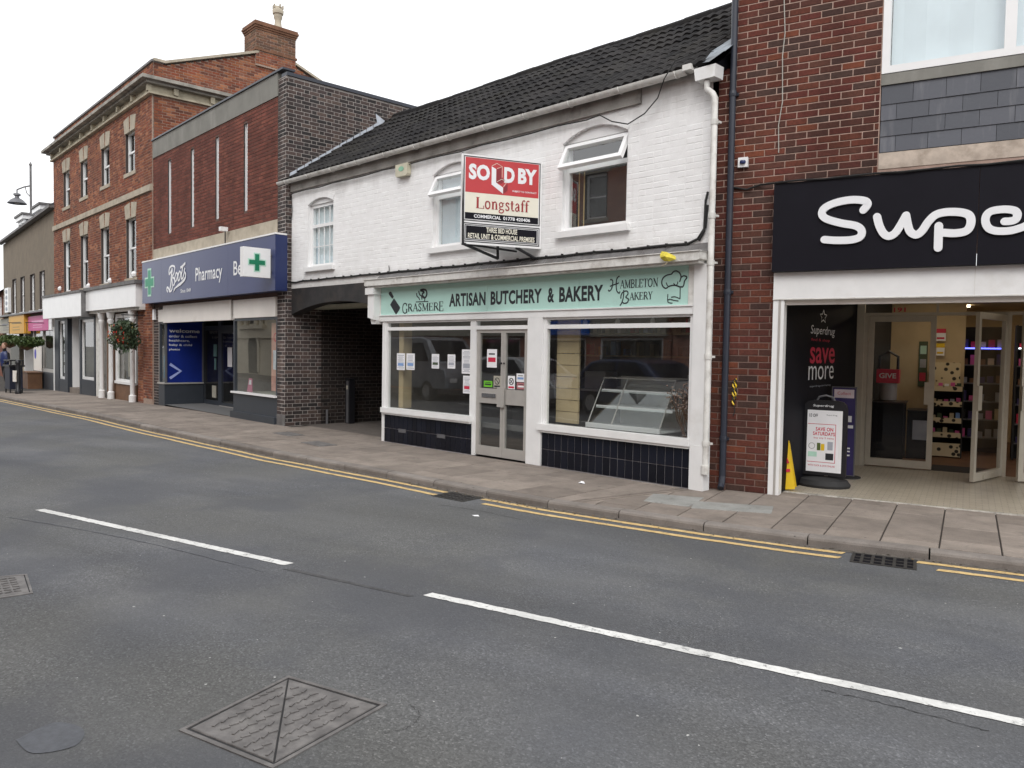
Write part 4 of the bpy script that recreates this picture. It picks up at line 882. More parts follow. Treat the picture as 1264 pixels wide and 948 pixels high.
# ================================================================== BUTCHER'S BUILDING
T = thing('shop_building', 'white painted brick building with black tiled roof, mint fascia and covered passage', 'building', FB[0], FB[1])
WY = .10; MW = Matrix.Translation((0, WY, 0))
a1, a2, a3 = (-2.68, -1.79, 3.13, 4.33, .1), (1.12, 2.14, 3.2, 4.36, .13), (3.87, 4.95, 3.2, 4.38, .15)
holes = []
for a, b, c, d, r_ in (a1, a2, a3): holes += arch_holes(a, b, c, d, r_)
arch = []; AP = arcpts(-3.36, .0, 2.22, .23, 16)
for (p, q) in zip(AP, AP[1:]): arch.append((p[0], q[0], 0, (p[1] + q[1]) / 2))
holes2 = holes + [(-3.4, -.1, -.3, 2.75), (-.1, 6.14, -.3, 2.7)]
wl = wallface('wall', M['white_brick'], T, -3.42, 6.14, -.3, 4.9, holes=holes2, M4=MW, th=.2)
brick_parts(wl, FB, M['white_brick'], -3.42, 6.13, 2.7, 4.88, holes=holes2, nparts=300, M4=MW, proud=.0022, bond='english', jit=.001)
mb = MB(); mb.box(-3.4, 6.14, .3, .34, 2.72, 4.9); mb.add([(6.14, .1, -.3), (6.14, 6, -.3), (6.14, 6, 4.9), (6.14, 3.2, 6.9), (6.14, .1, 4.9)], [(0, 1, 2, 3, 4)]); mb.add([(-.05, .3, -.3), (-.05, 7, -.3), (-.05, 7, 2.72), (-.05, .3, 2.72)], [(0, 1, 2, 3)]); mb.build('inner_wall', M['rubber'], T)
# arch over the passage: black painted lintel
mb = MB(); low = AP; vs = [(-3.40, 2.22)] + low + [(.0, 2.22)]
pts = [(-3.40, 2.755)] + [(-3.40, 2.3)] + [p for p in AP if p[1] > 2.22 or True] + [(-.02, 2.755)]
pts = [(-3.4, 2.756), (-3.4, 2.2)] + AP[1:-1] + [(-.03, 2.24), (-.03, 2.756)]
mb.prism(pts, WY + .004, WY + .24); mb.build('passage_lintel', simple('black_painted_lintel', (.024, .023, .024), .6, .3, 5, .4, 30, dirt=.45, dcol=(.06, .045, .035), dscale=2.5), T)
mb = MB(); mb.box(-3.4, -.06, .345, 7, 2.42, 2.5); mb.build('passage_ceiling', M['sideblack'], T)
mb = MB(); mb.box(-3.4, -.06, .341, .8, 2.36, 2.4195); mb.build('passage_soffit', simple('pale_soffit', (.42, .42, .33), .8), T)
mb = MB(); mb.box(-3.4, -.06, 6.9, 7, -.1, 2.42); mb.build('passage_gate', M['sideblack'], T)
mb = MB(); mb.add([(-3.5, .35, .002), (-.06, .35, .002), (-.06, 7, .002), (-3.5, 7, .002)], [(0, 1, 2, 3)]); mb.build('passage_floor', M['tarmac'], T)
# three upstairs windows
def casement(a, b, c, d, rise, open_=0, kind='open', cur=None):
    y0 = WY + .09; o = MB(); f = .06; tr = c + (d - c) * (.66 if kind == 'bars' else .70)
    frame_box(o, a, b, c, d, f, y0 - .02, y0 + .05); o.box(a + f, b - f, y0 - .018, y0 + .048, tr - .03, tr + .03)
    w_ = o.build('window', M['pvc'], T)
    ip = arcpts(a, b, d, rise, 12); mb = MB(); mb.prism(ip, y0 - .045, y0 + .04); mb.build('arch_infill', M['white'], w_)
    op = arcpts(a - .0, b + .0, d, rise + .0, 12); mb = MB()
    R_ = ((b - a) ** 2 / 4 + rise * rise) / (2 * rise); cx_, cz_ = (a + b) / 2, d + rise - R_; inn = arcpts(a + .002, b - .002, d, rise, 12)
    outw = [(cx_ + (x - cx_) * (R_ + .105) / R_, cz_ + (z - cz_) * (R_ + .105) / R_) for x, z in inn]; n2 = 13
    vs = [(x, WY - .0085, z) for x, z in inn] + [(x, WY - .0085, z) for x, z in outw] + [(x, y0 - .02, z) for x, z in inn] + [(x, WY + .004, z) for x, z in outw]
    mb.add(vs, [(i, i + 1, n2 + i + 1, n2 + i) for i in range(12)] + [(2 * n2 + i, 2 * n2 + i + 1, i + 1, i) for i in range(12)] + [(n2 + i, n2 + i + 1, 3 * n2 + i + 1, 3 * n2 + i) for i in range(12)] + [(0, n2, 3 * n2, 2 * n2), (12, 2 * n2 + 12, 4 * n2 - 1, 2 * n2 - 1)])
    mb.build('arch_ring', M['white_brick'], w_)
    g = MB(); g.add([(a + f, y0, c + f), (b - f, y0, c + f), (b - f, y0, tr - .03), (a + f, y0, tr - .03)], [(0, 1, 2, 3)]); g.build('pane', M['wglass'], w_)
    g = MB(); g.box(a - .07, b + .07, WY - .07, y0 - .021, c - .085, c - .002); g.build('sill', M['white'], w_)
    room(w_, a + .003, b - .003, y0 + .051, y0 + .2 + .9, c + .003, d - .003)
    wd = b - a
    if kind == 'bars':
        g = MB(); g.add([(a + f, y0, tr + .03), (b - f, y0, tr + .03), (b - f, y0, d - f), (a + f, y0, d - f)], [(0, 1, 2, 3)]); g.build('pane', M['wglass'], w_)
        g = MB(); n_ = 4
        for i in range(1, n_): x = a + f + (wd - 2 * f) * i / n_; g.box(x - .008, x + .008, y0 - .008, y0 + .008, c + f, tr - .03); g.box(x - .008, x + .008, y0 - .008, y0 + .008, tr + .03, d - f)
        zz = (c + tr) / 2; g.box(a + f, b - f, y0 - .0085, y0 + .0085, zz - .008, zz + .008); g.build('glazing_bars', M['pvc'], w_)
    else:
        H = d - f - tr - .03 + .1; vs = MB(); MT = Matrix.Translation((0, y0 - .03, d - .03)) @ Matrix.Rotation(math.radians(-open_), 4, 'X')
        ff = .055; frame_box(vs, a + .015, b - .015, -H, 0, ff, -.03, .03); sa = vs.build('top_light', M['pvc'], w_, M4=MT)
        g = MB(); g.add([(a + .07, 0, -H + ff), (b - .07, 0, -H + ff), (b - .07, 0, -ff), (a + .07, 0, -ff)], [(0, 1, 2, 3)]); g.build('pane', M['wglass'], w_, M4=MT)
    if cur == 'net': g = MB(); wav(g, a + f, b - f, y0 + .055, c, d - .02, .25, .006); g.build('curtain', M['curtain'], w_)
    if cur == 'pair':
        g = MB(); wav(g, a + f, a + f + .2, y0 + .12, c, tr, .08, .02); g.build('curtain', M['orangecurtain'], w_); g = MB(); wav(g, a + f + .12, a + f + .42, y0 + .16, c, tr, .1); g.build('curtain', M['curtain'], w_)
    return w_
casement(*a1, kind='bars', cur='net'); casement(*a2, open_=27, cur='net'); casement(*a3, open_=27, cur='pair')
# roof
PIT = math.radians(34.8); EZ = 4.9; EY = .02; RL = 3.06
roof = MB(); x0, x1 = -3.47, 6.22; c_, s_ = math.cos(PIT), math.sin(PIT)
roof.add([(x0, EY, EZ - .04), (x1, EY, EZ - .04), (x1, EY + RL * c_, EZ + RL * s_ - .1), (x0, EY + RL * c_, EZ + RL * s_ - .1), (x1, EY + 2 * RL * c_, EZ - .1), (x0, EY + 2 * RL * c_, EZ - .1)], [(0, 1, 2, 3), (3, 2, 4, 5), (1, 4, 2)])
rf = roof.build('roof', M['sideblack'], T)
tw, tg = .30, .306
def tile_mesh(wd):
    vs = []; N = 10; n_ = N + 1
    for e, (yy, lift) in enumerate(((-.0, .028), (tg + .05, .006))):
        for i in range(n_):
            u = i / N; h = .032 * max(0, math.sin((u * 2 % 1) * math.pi)) ** 1.3 if True else 0
            vs.append((u * wd, yy, lift + h))
    for i in range(n_): vs.append((i / N * wd, .0, 0.0))
    fs = [(i, i + 1, n_ + i + 1, n_ + i) for i in range(N)] + [(2 * n_ + i, 2 * n_ + i + 1, i + 1, i) for i in range(N)]
    return vs, fs
tv, tf = tile_mesh(tw - .004); tme = bpy.data.meshes.new('roof_tile'); tme.from_pydata(tv, [], tf); tme.materials.append(M['rooftile'])
MR = Matrix.Translation((0, EY, EZ)) @ Matrix.Rotation(PIT, 4, 'X')
tiles = []
for r_ in range(10):
    x = x0 + .0
    while x + tw < x1 + .04: tiles.append((x, -.05 + r_ * tg)); x += tw
sag = lambda x, y: .045 * max(0, math.sin((x - x0) / (x1 - x0) * 9.4)) * math.sin(min(1, max(0, y / RL)) * 3.1) + .012 * math.sin(x * 2.1) * y / RL
WMR = W(FB) @ MR; scs = []
for i, (x, y) in enumerate(tiles):
    q = inview(WMR @ Vector((x + .15, y + .15, 0))); scs.append(((1 / q[2]) if q and q[1] > -20 and -20 < q[0] < 915 else 0, i))
big = {i for _, i in sorted(scs, reverse=True)[:300]}; mb = MB()
for i, (x, y) in enumerate(tiles):
    jz = R.uniform(-.004, .006)
    if i in big: o = bpy.data.objects.new('roof_tile', tme); col.objects.link(o); o.parent = rf; o.matrix_local = MR @ Matrix.Translation((x + R.uniform(-.002, .002), y + R.uniform(-.006, .006), jz - sag(x, y))) @ Matrix.Rotation(R.uniform(-.012, .012), 4, 'Z')
    else: mb.add([(v[0] + x, v[1] + y, v[2] + jz - sag(x, y)) for v in tv], tf, R.random() * .99 + .001)
if mb.f: mb.build('tile_courses', M['rooftile'], rf, kind='stuff', M4=MR)
mb = MB()
for i in range(22):
    xa = x0 + i * .45; ry, rz_ = EY + RL * c_, EZ + RL * s_
    mb.tube([(xa, ry, rz_ - .03 + .006 * (i % 2) + .012 * math.sin(xa * 1.3)), (min(xa + .447, x1), ry, rz_ - .03 + .006 * (i % 2) + .012 * math.sin(xa * 1.3 + .5))], .1, 10)
mb.build('ridge_tiles', M['rooftile'], rf)
# fascia board, gutter, brackets
mb = MB(); mb.box(-3.5, 5.15, WY - .035, WY - .006, 4.66, 4.86); mb.build('eaves_board', M['fasc'], T)
g = MB(); n_ = 9; r_ = .062; gx0, gx1 = -3.62, 5.86; prof = [(math.cos(math.pi + math.pi * k / 8), math.sin(math.pi + math.pi * k / 8)) for k in range(9)]
gy, gzz = WY - .11, 4.875
vs = [(gx0, gy + r_ * p, gzz + r_ * q) for p, q in prof] + [(gx1, gy + r_ * p, gzz + .0 + r_ * q) for p, q in prof] + [(gx0, gy + (r_ - .006) * p, gzz + (r_ - .006) * q) for p, q in prof] + [(gx1, gy + (r_ - .006) * p, gzz + (r_ - .006) * q) for p, q in prof]
g.add(vs, [(i, i + 1, i + 10, i + 9) for i in range(8)] + [(i + 18, i + 27, i + 28, i + 19) for i in range(8)] + [(0, 9, 27, 18), (8, 26, 35, 17)] + [(i, i + 18, i + 19, i + 1) for i in range(8)])
gu = g.build('gutter', M['oldwhite'], T, smooth=True)
for i in range(12):
    x = -3.3 + i * .82; mb = MB(); mb.tube([(x, gy + .068 * p, gzz + .068 * q) for p, q in prof], .008, 5); mb.box(x - .012, x + .012, gy + .055, WY - .03, gzz - .02, gzz + .0); mb.build('gutter_bracket', M['oldwhite'], gu)
mb = MB(); mb.box(5.84, 5.95, gy - .075, gy + .07, gzz - .03, gzz + .035); mb.build('gutter_stop', M['oldwhite'], gu)
# box gutter hopper and white downpipe at the right corner
mb = MB(); mb.prism([(6.0, 4.7), (6.25, 4.7), (6.26, 4.84), (5.98, 4.84)], -.06, .12); mb.build('hopper', M['white'], T)
mb = MB(); mb.tube([(6.12, .0, 4.69), (6.12, .0, 4.6), (6.2, -.01, 4.53), (6.24, -.02, 4.47), (6.24, -.02, .3)], .036, 10); dp = mb.build('downpipe', M['oldwhite'], T, smooth=True)
for z in (4.2, 3.15, 1.55, 2.62, .55): mb = MB(); mb.lathe([(.042, z - .03), (.044, z + .03)], 6.24, -.02, 12); mb.box(6.2, 6.29, .0, .05, z - .012, z + .012); mb.build('pipe_bracket', M['oldwhite'], dp)
mb = MB(); mb.tube([(6.24, -.02, .3), (6.24, -.02, .2)], .05, 10); mb.build('pipe_shoe', M['oldwhite'], dp)
mb = MB(); mb.add([(6.1, -.02, 4.93), (6.33, .02, 4.98), (6.36, .75, 5.5), (6.2, .8, 5.52), (6.02, .25, 5.12)], [(0, 1, 2, 3, 4)]); mb.add([(6.05, -.03, 4.9), (6.2, -.1, 4.86), (6.34, .0, 4.98), (6.1, .2, 5.1)], [(0, 1, 2, 3)]); mb.build('corner_flashing', simple('old_blue_grey_lead', (.2, .23, .26), .6, .4, 12, .4, 30, dirt=.3), T)
# lead flashing over the shopfront, cornice, brackets
mb = MB(); N = 40; R2 = random.Random(5)
for i in range(N):
    a = -.28 + 6.5 * i / N; b = a + 6.5 / N - .002; j = R2.uniform(-.006, .01)
    mb.add([(a, .03 + WY - .13 + .0, 2.755), (b, WY - .1, 2.755), (b, WY - .012 + j, 2.865 + j), (a, WY - .012, 2.86 + j), (a, -.16, 2.748), (b, -.16, 2.748)], [(0, 1, 2, 3), (4, 5, 1, 0)])
mb.build('lead_flashing', M['lead'], T)
mb = MB(); x0, x1 = -.34, 6.2; mb.prism([(x0, 2.74), (x0, 2.655), (x0 + .02, 2.64), (x1 - .02, 2.64), (x1, 2.655), (x1, 2.74)], -.2, .09); mb.box(x0 + .03, x1 - .03, -.165, .09, 2.612, 2.6395); mb.box(x0 - .012, x1 + .01, -.215, .09, 2.741, 2.752); mb.build('cornice', M['oldwhite'], T)
mb = MB(); mb.prism([(-.3, 2.11), (-.12, 2.07), (-.12, 2.611), (-.3, 2.611)], -.15, .08); mb.prism([(-.34, 2.5), (-.1, 2.5), (-.1, 2.6112), (-.34, 2.6112)], -.18, .0799); mb.prism([(-.26, 2.0), (-.14, 2.0), (-.12, 2.0699), (-.29, 2.105)], -.1, .08); mb.build('console_bracket', M['white'], T)
mb = MB(); mb.box(-.119, 6.03, -.03, .08, 2.045, 2.135); mb.box(-.119, 6.03, -.045, .08, 2.1352, 2.15); mb.build('sign_ledge', M['white'], T)
mb = MB(); mb.box(6.04, 6.215, -.04, .1, .52, 2.611); mb.box(6.04, 6.225, -.045, .1, .0, .519); mb.build('pilaster', M['white'], T)
mb = MB(); mb.box(5.955, 6.039, -.02, .09, 2.151, 2.611); mb.box(-.119, -.097, -.02, .09, 2.151, 2.611); mb.build('sign_side_board', M['oldwhite'], T)
mb = MB(); mb.box(3.39, 3.665, -.03, .1, 0, 2.044); mb.build('pilaster', M['white'], T)
mb = MB(); mb.box(-.06, .02, -.01, .1, .0, 2.044); mb.build('corner_post', M['white'], T)
def shopwindow(a, b, name='shop_window'):
    mb = MB(); f = .055; c, d = .585, 2.044
    mb.box(a, a + f, .0, .07, c, d); mb.box(b - f, b, .0, .07, c, d); mb.box(a + f, b - f, .0, .07, 1.89, 1.945); mb.box(a + f, b - f, .0, .07, 2.015, d)
    w_ = mb.build(name, M['white'], T); mb = MB(); mb.prism([(a - .05, .5), (b + .0, .5), (b + .0, .584), (a - .05, .584)], -.065, .07); mb.box(a - .04, b - .01, -.045, .07, .47, .4995); mb.build('sill', M['white'], w_)
    for c0, c1 in ((c, 1.89), (1.945, 2.015)):
        g = MB(); g.add([(a + f, .035, c0), (b - f, .035, c0), (b - f, .035, c1), (a + f, .035, c1)], [(0, 1, 2, 3)]); g.build('pane', M['glass'], w_)
    return w_
shopwindow(.02, 2.22); shopwindow(3.668, 6.037)
def tiled(a, b):
    mb = MB(); mb.box(a, b, .0, .08, -.05, .4695); r_ = mb.build('stall_riser', M['grout'], T)
    n_ = round((b - a) / .118); w_ = (b - a) / n_; me = None
    for row, (z0, z1) in enumerate(((.005, .232), (.237, .467))):
        k_ = bpy.data.meshes.new('glazed_tile'); m_ = MB(); vs, fs = brickshape(w_ - .005, z1 - z0, .008); k_.from_pydata(vs, [], fs); k_.materials.append(M['navy_tile'])
        for i in range(n_): o = bpy.data.objects.new('glazed_tile', k_); col.objects.link(o); o.parent = r_; o.location = (a + i * w_ + .0025, R.uniform(-.0008, .0008), z0)
    return r_
r_ = tiled(-.055, 2.22); tiled(3.668, 6.037)
for x in (.42, 1.42): mb = MB(); mb.box(x, x + .2, -.012, -.0085, .19, .25); mb.build('air_vent', M['steel'], r_)
# double door
mb = MB(); mb.box(2.221, 2.29, .0, .09, 0, 2.044); mb.box(3.35, 3.389, .005, .09, 0, 2.044); mb.box(2.29, 3.35, .0, .08, 1.89, 1.945); mb.box(2.29, 3.35, .0, .08, 2.015, 2.044); df = mb.build('door_frame', M['white'], T)
g = MB(); g.add([(2.29, .04, 1.945), (3.35, .04, 1.945), (3.35, .04, 2.015), (2.29, .04, 2.015)], [(0, 1, 2, 3)]); g.build('pane', M['glass'], df)
for i, (a, b) in enumerate(((2.292, 2.86), (2.865, 3.348))):
    f = .07; mb = MB(); lw = f if i == 0 else .04; rw = .05 if i == 0 else .06
    mb.box(a, a + lw, .02, .065, .02, 1.888); mb.box(b - rw, b, .02, .065, .02, 1.888); mb.box(a + lw, b - rw, .02, .065, .02, .16); mb.box(a + lw, b - rw, .02, .065, 1.84, 1.888)
    d_ = mb.build('door', M['alu'], T); mb = MB(); mb.box(a + lw, b - rw, .018, .06, .8, 1.02); mb.build('middle_rail', M['alu'], d_)
    for c0, c1 in ((.16, .8), (1.02, 1.84)): g = MB(); g.add([(a + lw, .04, c0), (b - rw, .04, c0), (b - rw, .04, c1), (a + lw, .04, c1)], [(0, 1, 2, 3)]); g.build('pane', M['glass'], d_)
    if i == 0:
        mb = MB(); mb.box(a + .13, a + .43, .008, .0175, .885, .945); mb.build('letter_plate', M['chrome'], d_)
    mb = MB(); hx = b - .05 if i == 0 else a; mb.box(hx - (.03 if i == 0 else .0), hx + (.055 if i == 0 else .05), -.02, .0, .76, 1.05); mb.build('pull_plate', M['alu'], d_)
    mb = MB(); mb.lathe([(.012, 1.385), (.012, 1.41)], hx + .02, .012, 8); mb.build('lock', M['black'], d_)
# shop interior
room(T, -.04, 6.12, .1, 4.4, -.0, 2.5, M['room'], 'shop_interior')
mb = MB(); mb.add([(-.04, .1, .004), (6.12, .1, .004), (6.12, 4.4, .004), (-.04, 4.4, .004)], [(0, 1, 2, 3)]); mb.build('shop_floor', M['tarmac'], T)
mb = MB(); mb.box(.24, .36, .12, .3, .585, 2.3); mb.build('inner_post', M['cream'], T)
mb = MB()
for i in range(9): mb.box(3.72, 4.12, .22, .25, .6 + i * .16, .6 + i * .16 + .153)
mb.build('boarded_panel', M['cream'], T)
mb = MB(); mb.box(-.04, 6.1, .12, .8, .42, .5); mb.build('display_floor', M['greygrey'], T)

t = fthing(FB, 'counter', 'dark serving counter at the back of the butcher shop', 'counter', 3.0, 2.7, .005)
mb = MB(); mb.box(-2.6, 2.6, 0, .6, 0, .9); mb.build('cabinet', M['greygrey'], t); mb = MB(); mb.box(-2.65, 2.65, -.04, .64, .901, .94); mb.build('top', M['pvc'], t)
for q in range(7): mb = MB(); mb.box(-2.3 + q * .7, -1.85 + q * .7, .1, .45, .941, 1.0 + .12 * (q % 3)); mb.build('tray', M[('alu', 'cardboard', 'paper')[q % 3]], t)
t = fthing(FB, 'wall_shelf', 'long shelf with jars and cartons on the back wall of the butcher shop', 'shelf', 3.0, 4.0, 1.5)
for zz in (0, .42): mb = MB(); mb.box(-2.6, 2.6, 0, .35, zz, zz + .03); mb.build('shelf_board', M['cardboard'], t)
for q in range(34): mb = MB(); xx = -2.5 + q * .15; zz = .031 + .42 * (q % 2); mb.box(xx, xx + R.uniform(.06, .12), .05, .2, zz, zz + R.uniform(.1, .3)); mb.build('carton', M[R.choice(['paper', 'printred', 'cardboard', 'leaf2', 'amber', 'printblue'])], t)
# ---- mint fascia sign
t = thing('shop_sign', 'long mint green fascia sign reading artisan butchery and bakery', 'sign', FB[0], FB[1])
for a, b in ((-.095, 2.55), (2.553, 4.3), (4.303, 5.952)): mb = MB(); mb.box(a, b, -.02, .0, 2.152, 2.61); mb.build('panel', M['teal'], t)
y = -.0225
text('lettering', 'ARTISAN', (1.69, 2.51, 2.245, 2.445), y, M['ink'], t, .036); text('lettering', 'BUTCHERY', (2.62, 3.635, 2.245, 2.445), y, M['ink'], t, .036)
text('lettering', '&', (3.745, 3.865, 2.245, 2.445), y, M['ink'], t, .036); text('lettering', 'BAKERY', (3.955, 4.7, 2.245, 2.445), y, M['ink'], t, .036)
serif('lettering', [('G', .494, .645, 2.168, 2.335), ('RASMER', .65, 1.44, 2.2, 2.32), ('E', 1.44, 1.56, 2.185, 2.335)], y, M['ink'], t)
mb = MB(); mb.prism([(.121, 2.52), (.157, 2.543), (.192, 2.537), (.263, 2.452), (.223, 2.42), (.133, 2.491)], y, y + .002); mb.prism([(.271, 2.428), (.44, 2.274), (.436, 2.245), (.347, 2.161), (.315, 2.167), (.168, 2.32), (.2, 2.358)], y, y + .002); mb.build('cleaver_emblem', M['ink'], t)
mb = MB(); mb.stroke([(.862, 2.346), (1.179, 2.345)], .016, y, .002, smooth=False); mb.stroke([(.874, 2.49), (.89, 2.44), (.935, 2.41), (.96, 2.375)], .02, y - .0003, .002)
mb.stroke([(.93, 2.52), (.96, 2.46), (1.0, 2.44), (1.02, 2.38)], .022, y - .0006, .002); mb.stroke([(.97, 2.53), (1.05, 2.54), (1.12, 2.52), (1.14, 2.46), (1.1, 2.41), (1.04, 2.42), (1.03, 2.47), (1.07, 2.5), (.97, 2.53)], .03, y - .0009, .002); mb.stroke([(1.05, 2.44), (1.09, 2.39), (1.08, 2.35)], .02, y - .0012, .002); mb.build('emblem', M['ink'], t)
HAT = [[(5.688, 2.368), (5.651, 2.356), (5.607, 2.381), (5.586, 2.428), (5.604, 2.477), (5.663, 2.51), (5.738, 2.52), (5.769, 2.545), (5.811, 2.554), (5.859, 2.535), (5.886, 2.502), (5.892, 2.471), (5.872, 2.422)],
 [(5.897, 2.475), (5.938, 2.491), (5.985, 2.47), (6.0 - .05, 2.429), (5.94, 2.386), (5.92, 2.361), (5.89, 2.368)],
 [(5.688, 2.372), (5.742, 2.384), (5.805, 2.385), (5.885, 2.363)], [(5.691, 2.286), (5.688, 2.213)], [(5.885, 2.368), (5.886, 2.224)], [(5.746, 2.247), (5.809, 2.25), (5.886, 2.224)], [(5.863, 2.2), (5.789, 2.21), (5.725, 2.223), (5.693, 2.208), (5.71, 2.185), (5.769, 2.176)], [(5.66, 2.424), (5.671, 2.401), (5.688, 2.384)], [(5.778, 2.409), (5.805, 2.39)], [(5.846, 2.428), (5.842, 2.401), (5.821, 2.384)]]
mb = MB()
for i, q in enumerate(HAT): mb.stroke([(5.586 + (a - 5.586) * .87, b) for a, b in q], .016 if i < 3 else .011, y - .0003 * i, .002)
mb.build('chef_hat_emblem', M['ink'], t)
mb = MB()
for i, q in enumerate([[(4.807, 2.5), (4.838, 2.498), (4.853, 2.464), (4.835, 2.387), (4.799, 2.358), (4.782, 2.375)], [(4.955, 2.54), (4.916, 2.509), (4.906, 2.432), (4.92, 2.354), (4.957, 2.326), (4.968, 2.348)], [(4.809, 2.417), (4.852, 2.43), (4.948, 2.454)], [(5.024, 2.364), (5.028, 2.331), (5.019, 2.255), (4.996, 2.198), (4.973, 2.17)], [(4.983, 2.256), (4.993, 2.313), (5.034, 2.345), (5.081, 2.343), (5.092, 2.309), (5.06, 2.272), (5.102, 2.247), (5.085, 2.205), (5.038, 2.197), (5.002, 2.217)]]): mb.stroke(q, .015, y - .0003 * i, .002)
mb.build('script_initials', M['ink'], t)
serif('lettering', [('AMBLETON', 4.965, 5.54, 2.385, 2.485), ('AKERY', 5.115, 5.465, 2.235, 2.325)], y, M['ink'], t)
# ---- agent's board, a two-faced wedge on iron brackets
ang = math.degrees(math.atan2(.80, .77)); t = fthing(FB, 'estate_agent_board', 'red white and black sold board projecting in a wedge from the white upper wall', 'board', 3.05, -1.0, 3.0, 0)
MA = Matrix.Rotation(math.atan2(1.1, .47), 4, 'Z'); LW = 1.17; MB2 = Matrix.Rotation(math.atan2(1.1, -.47), 4, 'Z') @ Matrix.Scale(-1, 4, (0, 1, 0))
for MM, face in ((MA, True), (MB2, False)):
    mb = MB(); mb.box(0, LW, .0, .025, 0, 1.19); bd = mb.build('board', M['pvc'], t, M4=MM)
    mb = MB(); mb.box(.055, LW - .05, -.004, -.0005, .69, 1.15); mb.build('red_panel', M['red'], bd, M4=MM)
    mb = MB(); mb.box(.055, LW - .05, -.004, -.0005, .422, .6885); mb.build('cream_panel', M['boardcream'], bd, M4=MM)
    mb = MB(); mb.box(.055, LW - .05, -.004, -.0005, .335, .42); mb.box(.055, LW - .05, -.004, -.0005, .055, .262); mb.build('black_panel', M['blacksign'], bd, M4=MM)
    mb = MB()
    for z0, z1 in ((.31, 1.17), (.03, .285)): frame_box(mb, .03, LW - .025, z0, z1, .012, -.0035, -.0004)
    mb.build('border_line', M['ink'], bd, M4=MM)
    mb = MB(); frame_box(mb, .065, LW - .06, .065, .252, .006, -.0052, -.0042); mb.build('inner_border', M['letter'], bd, M4=MM)
    if face:
        yy = -.006
        text('lettering', 'SO', (.1, .4, .86, 1.07), yy, M['letter'], bd, .05, M4=MM); text('lettering', 'D', (.605, .76, .86, 1.07), yy, M['letter'], bd, .05, M4=MM); text('lettering', 'BY', (.81, 1.09, .865, 1.075), yy, M['letter'], bd, .05, M4=MM)
        fx = lambda pts: [(.425 + (x - .385) * 1.08, .86 + (z - .81) * 1.05) for x, z in pts]
        mb = MB(); mb.prism(fx([(.385, 1.0), (.445, .97), (.445, .8), (.54, .745), (.54, .665), (.385, .77)]), yy, yy + .003); mb.build('folded_letter', M['letter'], bd, M4=MM)
        mb = MB(); mb.prism(fx([(.449, .966), (.515, .995), (.515, .87), (.57, .84), (.52, .79), (.449, .798)]), yy, yy + .003); mb.prism(fx([(.545, .742), (.6, .8), (.6, .71), (.545, .665)]), yy - .001, yy + .002); mb.build('shaded_fold', simple('dark_red_print', (.25, .02, .03), .5), bd, M4=MM)
        mb = MB(); mb.stroke(fx([(.387, 1.006), (.455, 1.045), (.525, 1.01), (.455, .978)]), .006, yy - .0015, .001, smooth=False); mb.stroke(fx([(.455, .81), (.52, .85), (.59, .82), (.545, .755)]), .006, yy - .002, .001, smooth=False); mb.stroke(fx([(.525, 1.01), (.525, .87)]), .005, yy - .0025, .001, smooth=False); mb.build('fold_outline', M['boardcream'], bd, M4=MM)
        text('lettering', 'SUBJECT TO CONTRACT', (.73, 1.09, .74, .768), yy, M['letter'], bd, .02, M4=MM)
        serif('lettering', [('L', .2, .33, .485, .63), ('ongstaff', .33, .98, .49, .64)], yy, simple('dark_red_serif', (.32, .02, .025), .5), bd, M4=MM)
        text('lettering', 'COMMERCIAL', (.18, .57, .355, .402), yy, M['letter'], bd, .028, M4=MM); text('lettering', '01778 420406', (.6, 1.0, .355, .402), yy, M['letter'], bd, .028, M4=MM)
        text('lettering', 'THREE BED HOUSE', (.36, .81, .17, .24), yy, M['boardcream'], bd, .02, M4=MM); text('lettering', 'RETAIL UNIT & COMMERCIAL PREMISES', (.1, 1.07, .08, .15), yy, M['boardcream'], bd, .02, M4=MM)
mb = MB(); mb.tube([(0.02, .02, -.02), (-.0, .02, 1.2)], .018, 6)
mb.tube([(.02, .02, -.0), (-.03, .72, -.13)], .022, 6); mb.tube([(-.03, .72, -.14), (-.03, .72, .1)], .02, 6); mb.tube([(.3, .75, .0), (.36, 1.06, -.12)], .022, 6); mb.tube([(.02, .02, .0), (.0, 1.06, .0)], .016, 6)
mb.build('iron_bracket', M['black'], t)
# ---- papers on the butcher's glass
NOT = [((.3, .52, 1.23, 1.51), 'pale blue printed sheet, leftmost on the left shop window', 'printblue'), ((.56, .78, 1.24, 1.51), 'white sheet with blue print, second from the left on the left shop window', 'printblue'), ((1.22, 1.4, 1.28, 1.51), 'small white sheet with a green mark in the middle of the left shop window', 'leaf2'), ((1.61, 1.79, 1.29, 1.51), 'small white printed sheet right of the middle of the left shop window', 'printgrey'), ((1.945, 2.16, 1.22, 1.59), 'large white printed notice at the top right of the left shop window', 'printgrey'), ((1.98, 2.155, .92, 1.19), 'white and red notice below the large one by the door', 'printred')]
for (a, b, c, d), lab, pm in NOT:
    t = fthing(FB, 'window_notice', lab, 'notice', (a + b) / 2, .03, c); w2 = (b - a) / 2; h = d - c
    mb = MB(); mb.box(-w2, w2, 0, .0025, 0, h); mb.build('sheet', M['paper'], t); mb = MB(); q = 0
    zz = h - .03
    while zz > .02:
        ww = w2 * R.uniform(.5, .85); mb.box(-ww, ww, -.0012, -.0004, zz - R.uniform(.004, .009), zz); zz -= .019; q += 1
    mb.build('print', M['printgrey'], t); mb = MB(); mb.box(-w2 * .7, w2 * .7, -.002, -.0013, h * .25, h * .42); mb.build('print', M[pm], t)
